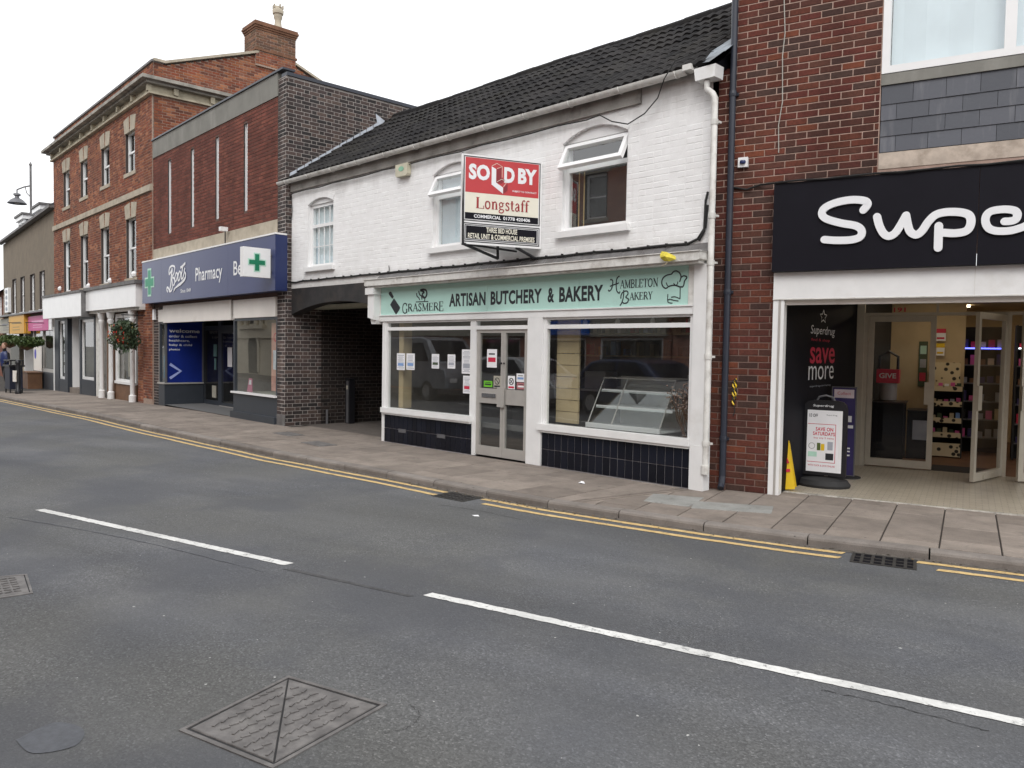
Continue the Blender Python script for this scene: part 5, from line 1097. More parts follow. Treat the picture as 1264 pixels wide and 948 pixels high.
for (a, b, c, d), lab, pm, bg_ in (((2.5, 2.71, 1.33, 1.6), 'white notice with red band on the left door leaf', 'printred', 'paper'), ((2.44, 2.62, 1.04, 1.13), 'bright green sticker at the foot of the left door glass', 'ink', 'lime'), ((2.65, 2.8, 1.03, 1.21), 'grey circular-sign sticker beside the green one on the left door leaf', 'ink', 'greysign'), ((2.945, 3.09, 1.03, 1.22), 'no-entry style crossed circle sticker on the right door leaf', 'printred', 'paper'), ((3.12, 3.28, 1.14, 1.26), 'white card above a red one at the right edge of the door glass', 'printblue', 'paper'), ((3.13, 3.29, 1.035, 1.13), 'dark pink card below the white card on the right door leaf', 'paper', 'pinkcard')):
    if bg_ == 'lime': M['lime'] = simple('lime_sticker', (.15, .5, .03), .5)
    if bg_ == 'pinkcard': M['pinkcard'] = simple('dusky_pink_card', (.4, .15, .16), .6)
    t = fthing(FB, 'door_sticker', lab, 'sticker', (a + b) / 2, .035, c); w2 = (b - a) / 2; h = d - c
    mb = MB(); mb.box(-w2, w2, 0, .0025, 0, h); mb.build('sheet', M[bg_], t)
    if 'circ' in lab:
        mb = MB(); r0 = w2 * .62; mb.stroke([(r0 * math.cos(q * .7), h * .58 + r0 * math.sin(q * .7)) for q in range(10)], .012, -.0012, .001); mb.stroke([(-r0 * .6, h * .58 + r0 * .6), (r0 * .6, h * .58 - r0 * .6)], .012, -.0016, .001); mb.stroke([(r0 * .6, h * .58 + r0 * .6), (-r0 * .6, h * .58 - r0 * .6)], .012, -.002, .001) if 'cross' in lab else None; mb.build('print', M['ink'], t)
        mb = MB(); mb.box(-w2 * .8, w2 * .8, -.0012, -.0004, .012, .04); mb.build('print', M[pm], t)
    else:
        mb = MB(); mb.box(-w2 * .75, w2 * .75, -.0012, -.0004, h * .3, h * .55); mb.build('print', M[pm], t); mb = MB(); mb.box(-w2 * .6, w2 * .6, -.0012, -.0004, h * .7, h * .78); mb.build('print', M['ink'], t)
for i, lab in enumerate(('first small ceiling spotlight from the left above the right butcher window', 'second small ceiling spotlight from the left above the right butcher window', 'third small ceiling spotlight from the left above the right butcher window', 'rightmost small ceiling spotlight above the right butcher window')):
    t = fthing(FB, 'spotlight', lab, 'light', 4.15 + i * .55, .3, 2.0, 0, 'small spotlights above the butcher window'); mb = MB(); mb.tube([(0, 0, .3), (0, 0, .02)], .008, 5); mb.build('stem', M['alu'], t); mb = MB(); mb.lathe([(.02, -.07), (.035, -.06), (.03, 0), (.012, .03)], 0, 0, 10); mb.build('shade', M['pvc'], t, smooth=True)
# ---- chilled display cabinet in the right window
t = fthing(FB, 'display_cabinet', 'empty slanted glass display cabinet with two white shelves in the butcher window', 'cabinet', 4.21, .33, .33)
mb = MB(); mb.box(-.01, 1.17, .0, .75, 0, .235); mb.build('base', M['greygrey'], t); mb = MB(); mb.box(-.02, 1.18, -.03, .0, .236, .3); mb.box(-.02, 1.18, -.0, .72, .2355, .25); mb.build('front_ledge', M['pvc'], t)
sl = .34
mb = MB()
for x in (0, .4, 1.16): mb.tube([(x, 0, .3), (x, sl, .9)], .009, 6)
mb.tube([(0, sl, .9), (1.16, sl, .9)], .01, 6); mb.tube([(0, sl, .9), (0, .74, .9)], .01, 6); mb.tube([(1.16, sl, .9), (1.16, .74, .9)], .01, 6); mb.box(0, 1.16, .72, .75, .25, .92); mb.build('frame', M['alu'], t)
for z, yy in ((.51, .14), (.725, .26)): mb = MB(); mb.box(.03, 1.26, yy, .7, z, z + .012); mb.box(.03, 1.26, yy - .012, yy, z - .014, z + .026); mb.build('shelf', M['pvc'], t)
g = MB(); g.add([(0, .003, .3), (1.16, .003, .3), (1.16, sl + .003, .9), (0, sl + .003, .9)], [(0, 1, 2, 3)]); g.build('front_pane', M['glass'], t)
t = fthing(FB, 'reflected_basket_spray', 'spray standing in for a reflected hanging basket at the right end of the butcher window', 'flowers', 5.86, .2, .5)  # modelled in place of a hanging basket's reflection in the pane
mb = MB(); fl_ = MB(); R3 = random.Random(11)
for i in range(26):
    bx = R3.uniform(-.1, .1); pts = [(bx, .05, 0)]; x, yv, z = bx, .05, 0
    for j in range(4): x += R3.uniform(-.1, .04); yv += R3.uniform(-.03, .03); z += R3.uniform(.08, .22); pts.append((x, yv, z))
    mb.tube(pts, .004, 4)
    for j in range(5):
        q = Vector(pts[-1]) + Vector((R3.uniform(-.06, .06), R3.uniform(-.04, .04), R3.uniform(-.12, .05))); fl_.lathe([(0, -.014), (.015, 0), (0, .014)], 0, 0, 5, cap=False); fl_.v[-15:] = [(a + q.x, b + q.y, c + q.z) for a, b, c in fl_.v[-15:]]
mb.build('stems', M['wood'], t); fl_.build('blooms', simple('dusty_blooms', (.42, .3, .24), .9, .3, 40), t, kind='stuff')
# ---- cables, alarm, cloth on the white wall
def wcable(pts, label, r=.008, mat='cable'):
    mb = MB(); mb.tube(pts, r, 6); tagged(mb.build('wall_cable', M[mat], None, M4=W(FB)), label, 'cable')
yw = WY - .02
pts = [(-3.44, yw, 3.08), (-3.42, yw, 2.95), (-3.3, yw, 2.875), (-3.1, yw, 2.865)]
for i in range(1, 33): x = -3.1 + i * .28; pts.append((x, yw - .004 * (i % 2), 2.878 + .005 * math.sin(i * 1.7)))
pts += [(6.0, yw, 2.92), (6.1, yw, 3.05), (6.12, yw, 3.3)]
wcable(pts, 'thick black cable clipped along the white wall just above the lead flashing', .016)
for i in range(1, 33): x = -3.1 + i * .28 + R.uniform(-.02, .02); mb = MB(); mb.box(x - .009, x + .009, yw - .019, yw + .015, 2.885, 2.905); mb.build('cable_clip', M['cable'], bpy.data.objects['shop_building.001'])
pts = [(-3.4, yw, 4.5)] + [(-3.2 + i * .5, yw - .03, 4.62 + .012 * math.sin(i * 2.4)) for i in range(16)] + [(4.55, yw - .06, 4.62), (4.75, yw - .06, 4.5), (5.0, yw - .06, 4.42), (5.25, yw - .06, 4.5), (5.45, yw - .08, 4.64), (5.62, -.12, 4.8), (5.75, -.1, 4.98), (5.95, .3, 5.2), (6.12, .9, 5.62)]
wcable(pts, 'thin cable under the gutter, sagging then looping over the roof at the right')
wcable([(-3.3, yw, 4.62), (-3.24, yw, 4.3), (-3.27, yw, 4.15), (-3.38, yw, 4.0)], 'short loose wire hanging at the left end of the white wall', .005)
wcable([(6.02, yw, 2.9), (6.09, yw - .01, 3.0), (6.1, yw - .01, 3.35), (6.12, yw, 3.45)], 'short black cable loop beside the white downpipe', .014)
wcable([(-.02, yw, 3.0), (-.0, yw, 2.86)], 'short vertical wire above the left end of the mint sign', .006)
t = fthing(FB, 'alarm_box', 'small cream alarm box with a faded green emblem on the white wall', 'alarm', .39, WY - .09, 4.44)
mb = MB(); mb.prism([(-.14, 0), (.14, 0), (.16, .03), (.16, .2), (-.16, .2), (-.16, .03)], 0, .08); mb.build('housing', simple('aged_cream_plastic', (.55, .52, .4), .5), t); mb = MB(); mb.lathe([(.0, 0), (.05, 0), (.05, .004), (0, .004)], 0, 0, 14, cap=False); mb.v = [(x * 1.4, -.001 - z, .12 + y_ * .8) for x, y_, z in mb.v]; mb.build('emblem', simple('faded_green', (.25, .5, .35), .6), t)
t = fthing(FB, 'yellow_cloth', 'crumpled yellow rag caught on the cornice above the chef hat', 'cloth', 5.8, -.24, 2.67)
mb = MB(); vs = [(-.1, 0, .06), (-.09, .02, .1), (.0, -.01, .08), (.1, .02, .03), (.12, 0, -.01), (.04, -.015, -.03), (-.04, .0, -.02), (-.08, -.02, .02), (.0, -.05, .03)]
mb.add(vs, [(0, 1, 8), (1, 2, 8), (2, 3, 8), (3, 4, 8), (4, 5, 8), (5, 6, 8), (6, 7, 8), (7, 0, 8)]); mb.build('rag', simple('yellow_cotton', (.62, .52, .06), .85, .25, 25), t); mb = MB(); mb.tube([(.02, 0, -.03), (-.02, -.01, -.06), (-.07, -.0, -.075)], .004, 4); mb.build('string', M['cardboard'], t)
# ---- passage furniture
t = fthing(FBo, 'post', 'square dark post with a grey front strip standing against the passage wall', 'post', .22, 1.35); mb = MB(); mb.box(-.09, .09, -.05, .07, 0, .95); mb.build('post', M['black'], t); mb = MB(); mb.box(-.04, .04, -.062, -.051, .02, .9); mb.build('front_strip', M['steel'], t); mb = MB(); mb.box(-.035, .035, -.066, -.0625, .72, .8); mb.build('plate', M['greysign'], t)
t = fthing(FBo, 'post', 'short thin grey stub post in front of the passage wall', 'post', .08, .9); mb = MB(); mb.tube([(0, 0, 0), (0, 0, .3)], .025, 8); mb.build('post', M['steel'], t)

# ================================================================== PHARMACY BUILDING
T = thing('shop_building', 'flat-roofed brick building with four slit windows, concrete parapet and dark brick flank', 'building', FBo[0], FBo[1])
slots = [(-6.62, -6.4, 4.48, 6.37), (-5.03, -4.84, 4.48, 6.37), (-3.51, -3.32, 4.5, 6.37), (-1.96, -1.78, 4.5, 6.37)]
wl = wallface('wall', M['mortar_r'], T, -7.75, -.35, 2.6, 6.62, holes=slots, th=.22)
brick_parts(wl, FBo, M['brick_r'], -7.75, -.36, 4.16, 6.6, holes=slots, nparts=0)
mb = MB(); mb.box(-7.75, -.345, -.012, .1, 3.8, 4.155); mb.build('concrete_band', M['stone'], T)
for i in range(9): 
    a = -7.75 + i * .823; b = a + .819; mb = MB(); mb.box(a, b if i < 8 else -.33, -.02, .2, 6.602, 7.06); mb.build('concrete_panel', M['concrete'], T)
mb = MB(); mb.box(-7.78, -.05, -.05, .22, 7.062, 7.1); mb.build('coping', M['navypipe'], T)
for a, b, c, d in slots:
    mb = MB(); mb.box(b - .072, b - .002, .02, .09, c + .002, d - .002); mb.box(a + .002, a + .012, .021, .09, c + .002, d - .002); w_ = mb.build('window', M['pvc'], T); g = MB(); g.add([(a + .012, .07, c), (b - .072, .07, c), (b - .072, .07, d), (a + .012, .07, d)], [(0, 1, 2, 3)]); g.build('pane', M['wglass'], w_); room(w_, a + .001, b - .001, .091, .6, c + .001, d - .001); g = MB(); g.box(a + .0015, a + .01, -.004, .02, c, d); g.build('reveal_shade_lining', M['recess_shade'], w_)  # strip on the left jamb carries painted recess shade
# dark brick piers and flank
w2 = wallface('pier', M['mortar_b'], T, -.345, -.005, -.1, 6.93, th=.1, M4=Matrix.Translation((0, .004, 0)))
brick_parts(w2, FBo, M['brick_b'], -.345, .0, 0.22, 6.93, M4=Matrix.Translation((0, .004, 0)), proud=.006)
w3 = wallface('pier', M['mortar_b'], T, -7.75, -7.38, -.3, 2.7, th=.3, M4=Matrix.Translation((0, .004, 0))); brick_parts(w3, FBo, M['brick_b'], -7.75, -7.38, -.2, 2.7, M4=Matrix.Translation((0, .004, 0)))
MS = Matrix.Rotation(math.pi / 2, 4, 'Z')
w4 = wallface('flank_wall', M['mortar_b'], T, .0, 8, -.1, 6.93, th=.2, M4=MS); brick_parts(w4, FBo, M['brick_b'], .0, 8, .0, 6.92, M4=MS, bond='flemish', nparts=110, holes=[(.8, 9, -.1, 2.56)])
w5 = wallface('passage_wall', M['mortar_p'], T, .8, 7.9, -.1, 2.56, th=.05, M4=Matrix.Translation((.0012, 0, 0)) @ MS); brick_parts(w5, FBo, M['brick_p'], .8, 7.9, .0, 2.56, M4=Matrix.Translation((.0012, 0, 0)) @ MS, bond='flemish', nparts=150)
mb = MB(); mb.box(-.0, 8, -.035, .2, 6.932, 7.0); mb.build('flank_coping', M['navypipe'], T, M4=MS)
mb = MB(); mb.box(-.34, .012, -.012, .004, -.05, .22); mb.build('pier_plinth', M['lead'], T)
mb = MB(); mb.box(-7.7, -.1, .25, 8, 6.5, 6.6); mb.box(-7.75, -7.5, .22, 8, -.3, 6.9); mb.box(-7.7, 0, 7.8, 8, -.2, 6.9); mb.build('roof_deck', M['rubber'], T)
# lead flashing stepped up the flank above the neighbour's roof
mb = MB(); 
for i in range(13):
    yy = .06 + i * .16; zz = 4.93 + i * .111; mb.add([(.022, yy, zz - .02), (.022, yy + .165, zz + .09), (.022, yy + .16, zz + .2), (.022, yy + .02, zz + .11)], [(0, 1, 2, 3)])
mb.add([(.015, .02, 4.86), (.015, 2.2, 6.37), (.16, 2.2, 6.37), (.16, .02, 4.86)], [(0, 1, 2, 3)]); mb.add([(.02, 2.1, 6.36), (.02, 2.3, 6.5), (.02, 2.05, 6.62)], [(0, 1, 2)]); mb.build('stepped_flashing', M['newlead'], T)
# ground floor
mb = MB(); mb.box(-7.38, -.345, .1, .22, 2.56, 2.7); mb.build('soffit_board', M['bootgrey'], T)
mb = MB(); mb.box(-6.98, -2.6, -.02, .1, 2.17, 2.62); mb.build('shutter_box', M['shutter'], T); mb = MB(); mb.box(-2.46, -.4, -.02, .1, 2.2, 2.6); mb.build('shutter_box', M['shutter'], T); mb = MB(); mb.box(-7.37, -6.981, -.012, .1, 2.2, 2.52); mb.build('shutter_box', M['shutter'], T)
def pane(parent, a, b, c, d, y, mat='glass', M4=None, name='pane'): g = MB(); g.add([(a, y, c), (b, y, c), (b, y, d), (a, y, d)], [(0, 1, 2, 3)]); return g.build(name, M[mat], parent, M4=M4)
mb = MB(); mb.box(-2.5, -2.44, .0, .06, .57, 2.17); mb.box(-.4, -.346, .0, .06, .57, 2.2); mb.box(-2.44, -.4, .0, .06, 2.14, 2.2); w_ = mb.build('shop_window', M['bootgrey'], T); pane(w_, -2.44, -.4, .585, 2.14, .03)
mb = MB(); mb.box(-2.54, -.35, -.05, .06, .545, .585); mb.build('sill', M['pvc'], w_)
mb = MB(); mb.box(-2.5, -.35, .0, .1, -.05, .5445); mb.box(-2.54, -.35, -.06, .0, -.05, .14); mb.build('stall_riser', M['bootgrey'], T)
mb = MB(); mb.box(-2.5, -2.44, .061, 1.03, -.05, 2.56); mb.build('return_frame', M['bootgrey'], T)
mb = MB(); mb.box(-7.38, -6.93, .0, .1, -.1, .5445); mb.box(-7.0, -6.93, .1, 1.03, -.1, .5445); mb.build('stall_riser', M['bootgrey'], T)
mb = MB(); mb.box(-6.929, -6.92, .0, 1.03, -.1, .12); mb.build('plinth_strip', M['bootgrey'], T)
mb = MB(); mb.box(-7.38, -7.33, .02, .08, .585, 2.2); mb.box(-6.98, -6.93, .02, .08, .585, 2.2); mb.box(-7.33, -6.98, .02, .08, 2.14, 2.2); w_ = mb.build('shop_window', M['bootgrey'], T); pane(w_, -7.33, -6.98, .585, 2.14, .05)
mb = MB(); mb.box(-7.4, -6.9, -.03, .1, .545, .585); mb.box(-6.96, -6.9, .1, 1.03, .546, .584); mb.build('sill', M['alu'], w_)
# blue poster on the return facing the door
mb = MB(); mb.box(-6.97, -6.93, .08, 1.03, .5855, 2.25); bp = mb.build('poster_panel', M['poster_blue'], T)
MP = Matrix.Translation((-6.926, 0, 0)) @ Matrix.Rotation(math.pi / 2, 4, 'Z')
text('poster_lettering', 'welcome', (.12, .93, 1.92, 2.02), -.0, M['letter'], bp, .02, M4=MP)
for st, z, e in (('order & collect', 1.79, .86), ('healthcare,', 1.67, .66), ('baby & child', 1.55, .72), ('photos', 1.43, .4)): text('poster_lettering', st, (.12, e, z, z + .07), -.0, M['letter'], bp, .01, M4=MP)
mb = MB(); mb.stroke([(.14, 1.08), (.42, .89), (.14, .7)], .075, -.0015, .001, smooth=False); mb.build('chevron', simple('pale_blue_print', (.35, .42, .75), .5), bp, M4=MP)
mb = MB(); mb.box(.02, .06, -.02, .0, .6, 2.2); mb.box(.99, 1.03, -.021, .0, .6, 2.2); mb.build('poster_frame', M['steel'], bp, M4=MP)
# recessed doors
Y = 1.04
mb = MB(); mb.box(-7.0, -6.93, Y, Y + .06, 0, 2.3); mb.box(-5.95, -5.75, Y, Y + .07, 0, 2.3); mb.box(-4.6, -4.5, Y, Y + .07, 0, 2.3); mb.box(-2.6, -2.5, Y, Y + .06, 0, 2.3); mb.box(-6.93, -2.6, Y + .001, Y + .055, 2.0, 2.12); mb.box(-6.93, -2.6, Y + .001, Y + .055, 2.25, 2.3); mb.box(-6.93, -5.95, Y + .001, Y + .055, 0, .12); mb.box(-4.5, -2.6, Y + .001, Y + .055, 0, .4); mb.build('door_frame', M['bootgrey'], T)
mb = MB(); a, b = -5.75, -4.6; frame_box(mb, a, b, .02, 2.0, .08, Y - .02, Y + .03); d_ = mb.build('door', M['bootgrey'], T); pane(d_, a + .08, b - .08, .1, 1.92, Y, 'dglass'); mb = MB(); mb.box(b - .14, b - .09, Y - .06, Y - .021, .9, 1.25); mb.build('handle', M['alu'], d_)
mb = MB(); mb.box(-5.3, -5.02, Y - .012, Y - .006, 1.05, 1.55); mb.build('notice', M['paper'], d_)
pn = pane(T, -6.93, -5.95, .12, 2.0, Y + .02, 'dglass'); pane(T, -4.5, -2.6, .4, 2.0, Y + .02, 'dglass')
mb = MB(); mb.box(-6.25, -6.05, Y + .0, Y + .015, 1.3, 1.62); mb.box(-6.2, -6.1, Y - .0, Y + .015, .95, 1.25); mb.build('notice', simple('dull_teal_card', (.1, .2, .2), .7), pn); mb = MB(); mb.box(-6.35, -6.1, Y + .0, Y + .015, .2, .52); mb.build('notice', M['greysign'], pn)
mb = MB(); mb.add([(-7.0, .0, .006), (-2.44, .0, .006), (-2.44, Y + .1, .006), (-7.0, Y + .1, .006)], [(0, 1, 2, 3)]); mb.build('entrance_floor', M['greygrey'], T); mb = MB(); mb.box(-5.75, -4.6, Y - .06, Y - .021, .0, .02); mb.build('threshold', M['alu'], T)
mb = MB(); mb.add([(-7.38, .0, 2.3), (-.4, .0, 2.3), (-.4, Y + .1, 2.3), (-7.38, Y + .1, 2.3)], [(0, 1, 2, 3)]); mb.build('entrance_ceiling', M['bootgrey'], T)
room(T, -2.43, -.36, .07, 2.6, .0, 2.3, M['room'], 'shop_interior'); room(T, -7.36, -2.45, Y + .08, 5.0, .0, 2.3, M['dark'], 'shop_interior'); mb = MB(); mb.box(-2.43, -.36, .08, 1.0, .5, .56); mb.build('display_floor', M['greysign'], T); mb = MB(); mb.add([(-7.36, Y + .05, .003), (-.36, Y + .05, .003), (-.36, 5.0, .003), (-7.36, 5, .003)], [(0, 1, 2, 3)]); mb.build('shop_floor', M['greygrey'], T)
mb = MB(); mb.box(-7.33, -6.98, .12, .125, .7, 1.3); mb.build('window_print', simple('sky_blue_print', (.2, .42, .6), .6), T)
t = fthing(FBo, 'window_poster', 'tall pink and pale blue poster at the right edge of the pharmacy window', 'poster', -.66, .14, .66)
mb = MB(); mb.box(-.24, .24, 0, .006, 0, 1.42); b_ = mb.build('sheet', simple('salmon_poster', (.6, .32, .26), .6, .2, 4), t); mb = MB(); mb.box(-.16, .2, -.002, -.0004, .45, .85); mb.build('print', simple('pale_print', (.6, .65, .72), .6, .3, 12), b_)
mb = MB(); mb.stroke([(-.05 + .07 * math.cos(q * .7), 1.12 + .08 * math.sin(q * .7)) for q in range(10)], .03, -.002, .001); mb.build('print', M['printred'], b_)
t = fthing(FBo, 'shelf_card', 'small pink and white product card standing on the pharmacy window sill', 'card', -1.98, .14, .585)
mb = MB(); mb.prism([(-.13, 0), (.14, 0), (.14, .3), (-.02, .3)], 0, .01); mb.build('sheet', simple('rose_card', (.55, .2, .28), .6), t); mb = MB(); mb.prism([(-.03, .16), (.1, .16), (.1, .26), (.0, .26)], -.002, -.0005); mb.build('print', M['paper'], t)
t = fthing(FBo, 'floor_camera', 'tiny white security camera on a stalk above the dark blue sign', 'camera', -2.72, -.1, 3.8); mb = MB(); mb.tube([(0, .0, 0), (0, .0, .34)], .014, 6); mb.build('stalk', M['black'], t); mb = MB(); mb.box(-.06, .06, -.12, .04, .34, .43); mb.build('housing', M['pvc'], t)
t = fthing(FBo, 'wall_light', 'small white box light under the left end of the dark blue sign', 'light', -7.62, -.06, 2.26); mb = MB(); mb.prism([(-.07, 0), (.07, 0), (.05, .28), (-.05, .28)], 0, .06); mb.build('housing', M['pvc'], t)
# sign
T = thing('shop_sign', 'long slate blue fascia sign with white lettering and a green cross at its left end', 'sign', FBo[0], FBo[1])
s0, s1, z0, z1, yf = -7.9, .08, 2.69, 3.79, -.25
e = [s0, -6.4, -4.35, -2.2, s1 - .003]
for a, b in zip(e, e[1:]): mb = MB(); mb.box(a, b - .004, yf, yf + .02, z0, z1); mb.build('face_panel', M['boots'], T)
mb = MB(); mb.box(s0 + .01, s1, yf + .0205, .0, z0 + .003, z1 - .003); mb.box(s1 - .003, s1, yf, yf + .0204, z0, z1); mb.build('casing', M['bootside'], T); mb = MB(); mb.box(s0, s1 + .01, yf - .012, -.013, z1 + .001, z1 + .032); mb.build('top_trim', M['pvc'], T)
y = yf - .006
def plus(mb, cx, cz, w_, h, aw, y0, y1): mb.prism([(cx - aw, cz - h), (cx + aw, cz - h), (cx + aw, cz - aw), (cx + w_, cz - aw), (cx + w_, cz + aw), (cx + aw, cz + aw), (cx + aw, cz + h), (cx - aw, cz + h), (cx - aw, cz + aw), (cx - w_, cz + aw), (cx - w_, cz - aw), (cx - aw, cz - aw)], y0, y1)
mb = MB(); plus(mb, -7.3, 3.235, .37, .37, .14, y, y + .004); mb.build('cross_outline', M['mint'], T); mb = MB(); plus(mb, -7.3, 3.235, .32, .32, .1, y - .004, y - .0005); mb.build('cross', simple('mid_green_cross', (.02, .3, .16), .4), T)
BS = [([(-5.92, 2.919), (-5.982, 2.98), (-5.95, 3.04), (-5.85, 3.0), (-5.775, 2.927), (-5.632, 2.964), (-5.591, 3.105), (-5.64, 3.281), (-5.6, 3.451), (-5.712, 3.4), (-5.814, 3.362), (-5.793, 3.504), (-5.609, 3.557), (-5.428, 3.509), (-5.489, 3.356), (-5.64, 3.281), (-5.469, 3.241), (-5.43, 3.12), (-5.522, 3.06)], .05), ([(-5.6, 3.5), (-5.66, 3.3), (-5.7, 3.1), (-5.78, 2.95)], .06),
 ([(-5.33, 3.363), (-5.41, 3.25), (-5.4, 3.16), (-5.31, 3.18), (-5.24, 3.28), (-5.27, 3.36), (-5.33, 3.363)], .045), ([(-5.24, 3.28), (-5.17, 3.36)], .035), ([(-5.1, 3.38), (-5.19, 3.27), (-5.18, 3.17), (-5.09, 3.19), (-5.02, 3.3), (-5.05, 3.38), (-5.1, 3.38)], .045), ([(-5.02, 3.3), (-4.95, 3.36)], .035), ([(-4.86, 3.5), (-4.94, 3.3), (-4.95, 3.2), (-4.86, 3.22), (-4.78, 3.32)], .05), ([(-5.02, 3.47), (-4.88, 3.5), (-4.7, 3.56)], .06), ([(-4.72, 3.44), (-4.77, 3.37), (-4.68, 3.3), (-4.7, 3.2), (-4.78, 3.15), (-4.86, 3.12)], .05)]
mb = MB()
for i, (q, w_) in enumerate(BS): mb.stroke(q, w_, y - .0006 * i, .004)
mb.prism([(-4.72, 3.24), (-4.78, 3.12), (-5.0, 3.05), (-5.35, 2.98), (-5.52, 2.89), (-5.45, 2.99), (-5.2, 3.07), (-4.95, 3.13), (-4.82, 3.18)], y - .006, y); mb.build('script_lettering', M['letter'], T)
text('lettering', 'Since 1849', (-5.02, -4.36, 2.86, 2.95), y, M['letter'], T, .01)
text('lettering', 'Pharmacy', (-4.06, -2.5, 2.99, 3.4), y, M['letter'], T, .012); text('lettering', 'Beauty', (-1.9, -.72, 3.0, 3.4), y, M['letter'], T, .012)
t = fthing(FBo, 'projecting_sign', 'square white pharmacy sign with a green cross standing out from the blue fascia', 'sign', -.1, -.27, 2.93)
MPr = Matrix.Rotation(-math.pi / 2, 4, 'Z') @ Matrix.Translation((0, 0, 0))
mb = MB(); mb.box(-.07, .07, -.585, -.03, 0, .57); mb.build('lightbox', M['pvc'], t)
for x_, sg in ((.071, 1), (-.071, -1)):
    mm = Matrix.Translation((x_, -.307, .285)) @ Matrix.Rotation(math.pi / 2 * sg, 4, 'Z')
    mb = MB(); plus(mb, 0, 0, .185, .185, .065, -.004, 0); mb.build('cross_outline', M['mint'], t, M4=mm); mb = MB(); plus(mb, 0, 0, .16, .16, .042, -.008, -.0045); mb.build('cross', simple('deep_green_cross', (.0, .19, .09), .4), t, M4=mm)
mb = MB(); mb.box(-.02, .02, -.03, .02, .1, .14); mb.box(-.02, .02, -.03, .02, .42, .46); mb.build('fixing', M['steel'], t)

# ================================================================== TALL ORANGE BRICK BUILDING
T = thing('town_house', 'tall three-storey orange brick building with stone keystones, cornice, parapet and one chimney', 'building', FT[0], FT[1])
LOW = [(-2.27, -1.33, 3.5, 5.24), (-4.85, -3.92, 3.47, 5.24), (-7.25, -6.32, 3.45, 5.24), (-9.55, -8.62, 3.43, 5.24)]
UP = [(-2.3, -1.42, 6.52, 7.7), (-4.75, -3.87, 6.5, 7.7), (-7.2, -6.32, 6.47, 7.7), (-9.5, -8.62, 6.43, 7.7)]
MTW = Matrix.Translation((0, -.04, 0))
hl = LOW + UP + [(-10.95, -.75, -.5, 3.25)]
wl = wallface('wall', M['mortar_t'], T, -10.95, -.0, -.5, 8.32, holes=hl, th=.25, M4=MTW)
brick_parts(wl, FT, M['brick_t'], -10.95, .004, .1, 8.3, holes=hl + [(-11, .1, 5.74, 5.92)], bond='flemish', M4=MTW)
for i, (a, b, c, d) in enumerate(LOW + UP):
    w_ = sash(T, a, b, c, d, y=.035, split=.5, fw_=.06, curtain=M['curtain'] if i in (3,) else None)
    cx = (a + b) / 2
    for sg in (-1, 1):
        mb = MB(); mb.prism([(cx + sg * .05, d - .03), (cx + sg * .46, d - .03), (cx + sg * .56, d + .36), (cx + sg * .07, d + .42)], -.06, .1); mb.build('keystone_block', M['stone'], T)
mb = MB()
for i in range(8): a = -10.95 + i * 1.37; mb.box(a, a + 1.365, -.1, .1, 5.745, 5.915)
mb.build('string_course', M['stone'], T)
# cornice with return along the flank, parapet, gable with chimney
mb = MB()
for z0, z1, o_ in ((8.31, 8.37, .1), (8.371, 8.55, .02)): mb.box(-10.95 - o_, .0 + o_, -.04 - o_, .25, z0, z1); mb.box(-.2, o_, .251, 2.3, z0, z1)
for i in range(9): mb.box(-10.85 + i * 1.35, -10.73 + i * 1.35, -.17, -.061, 8.375, 8.549)
for i in range(2): mb.box(.021, .15, .5 + i * 1.0, .62 + i * 1.0, 8.375, 8.549)
mb.build('frieze', simple('pale_frieze_stone', (.5, .45, .34), .85, .2, 4, dirt=.3, dcol=(.2, .17, .12), dscale=3), T)
mb = MB()
for z0, z1, o_ in ((8.551, 8.62, .2), (8.621, 8.71, .34)): mb.box(-10.95 - o_, .0 + o_, -.04 - o_, .25, z0, z1); mb.box(-.2, o_, .251, 2.3, z0, z1)
mb.build('cornice', simple('weathered_cornice_stone', (.34, .32, .28), .85, .2, 4, .4, 30, dirt=.5, dcol=(.1, .095, .085), dscale=3), T)
wp = wallface('parapet', M['mortar_t'], T, -10.95, 0, 8.711, 9.18, th=.25); brick_parts(wp, FT, M['brick_t'], -10.95, 0, 8.72, 9.17)
mb = MB(); mb.box(-11.0, .04, -.05, .3, 9.181, 9.24); mb.build('coping', M['lead'], T)
MG = Matrix.Rotation(math.pi / 2, 4, 'Z')
gt = lambda y: 9.18 + max(0, min(y, 6.9 - y) - .3) * .37
wg = wallface('gable_wall', M['mortar_t'], T, .0, 6.9, -.5, 8.9, th=.25, M4=MG)
mb = MB(); mb.prism([(0, 8.9), (6.9, 8.9), (6.9, 9.15), (6.6, 9.15), (3.45, 10.3), (.3, 9.15), (0, 9.15)], .0, .25); mb.build('gable_head', M['mortar_t'], T, M4=MG)
brick_parts(wg, FT, M['brick_t'], .02, 6.88, 6.4, 10.3, holes=[(0, 2.28, 8.3, 8.72)], M4=MG, lo=lambda z: 0 if z < 9.15 else .3 + (z - 9.15) / .365, hi=lambda z: 6.9 if z < 9.15 else 6.6 - (z - 9.15) / .365)
mb = MB(); mb.add([(.0, 9.16), (0, 0)][:0], []); 
for A, Bq in (((0, 9.2), (.3, 9.2)), ((.3, 9.2), (2.95, 10.18)), ((4.1, 10.12), (6.6, 9.2)), ((6.6, 9.2), (6.9, 9.2))): mb.prism([A, Bq, (Bq[0], Bq[1] + .07), (A[0], A[1] + .07)], -.07, .3)
mb.build('gable_coping', M['stone'], T, M4=MG)
mb = MB(); mb.prism([(.3, 9.1), (3.45, 10.2), (6.6, 9.1)], .26, 10.9); mb.build('roof', M['slate'], T, M4=MG)
MC = MG @ Matrix.Translation((2.85, -.06, 0))
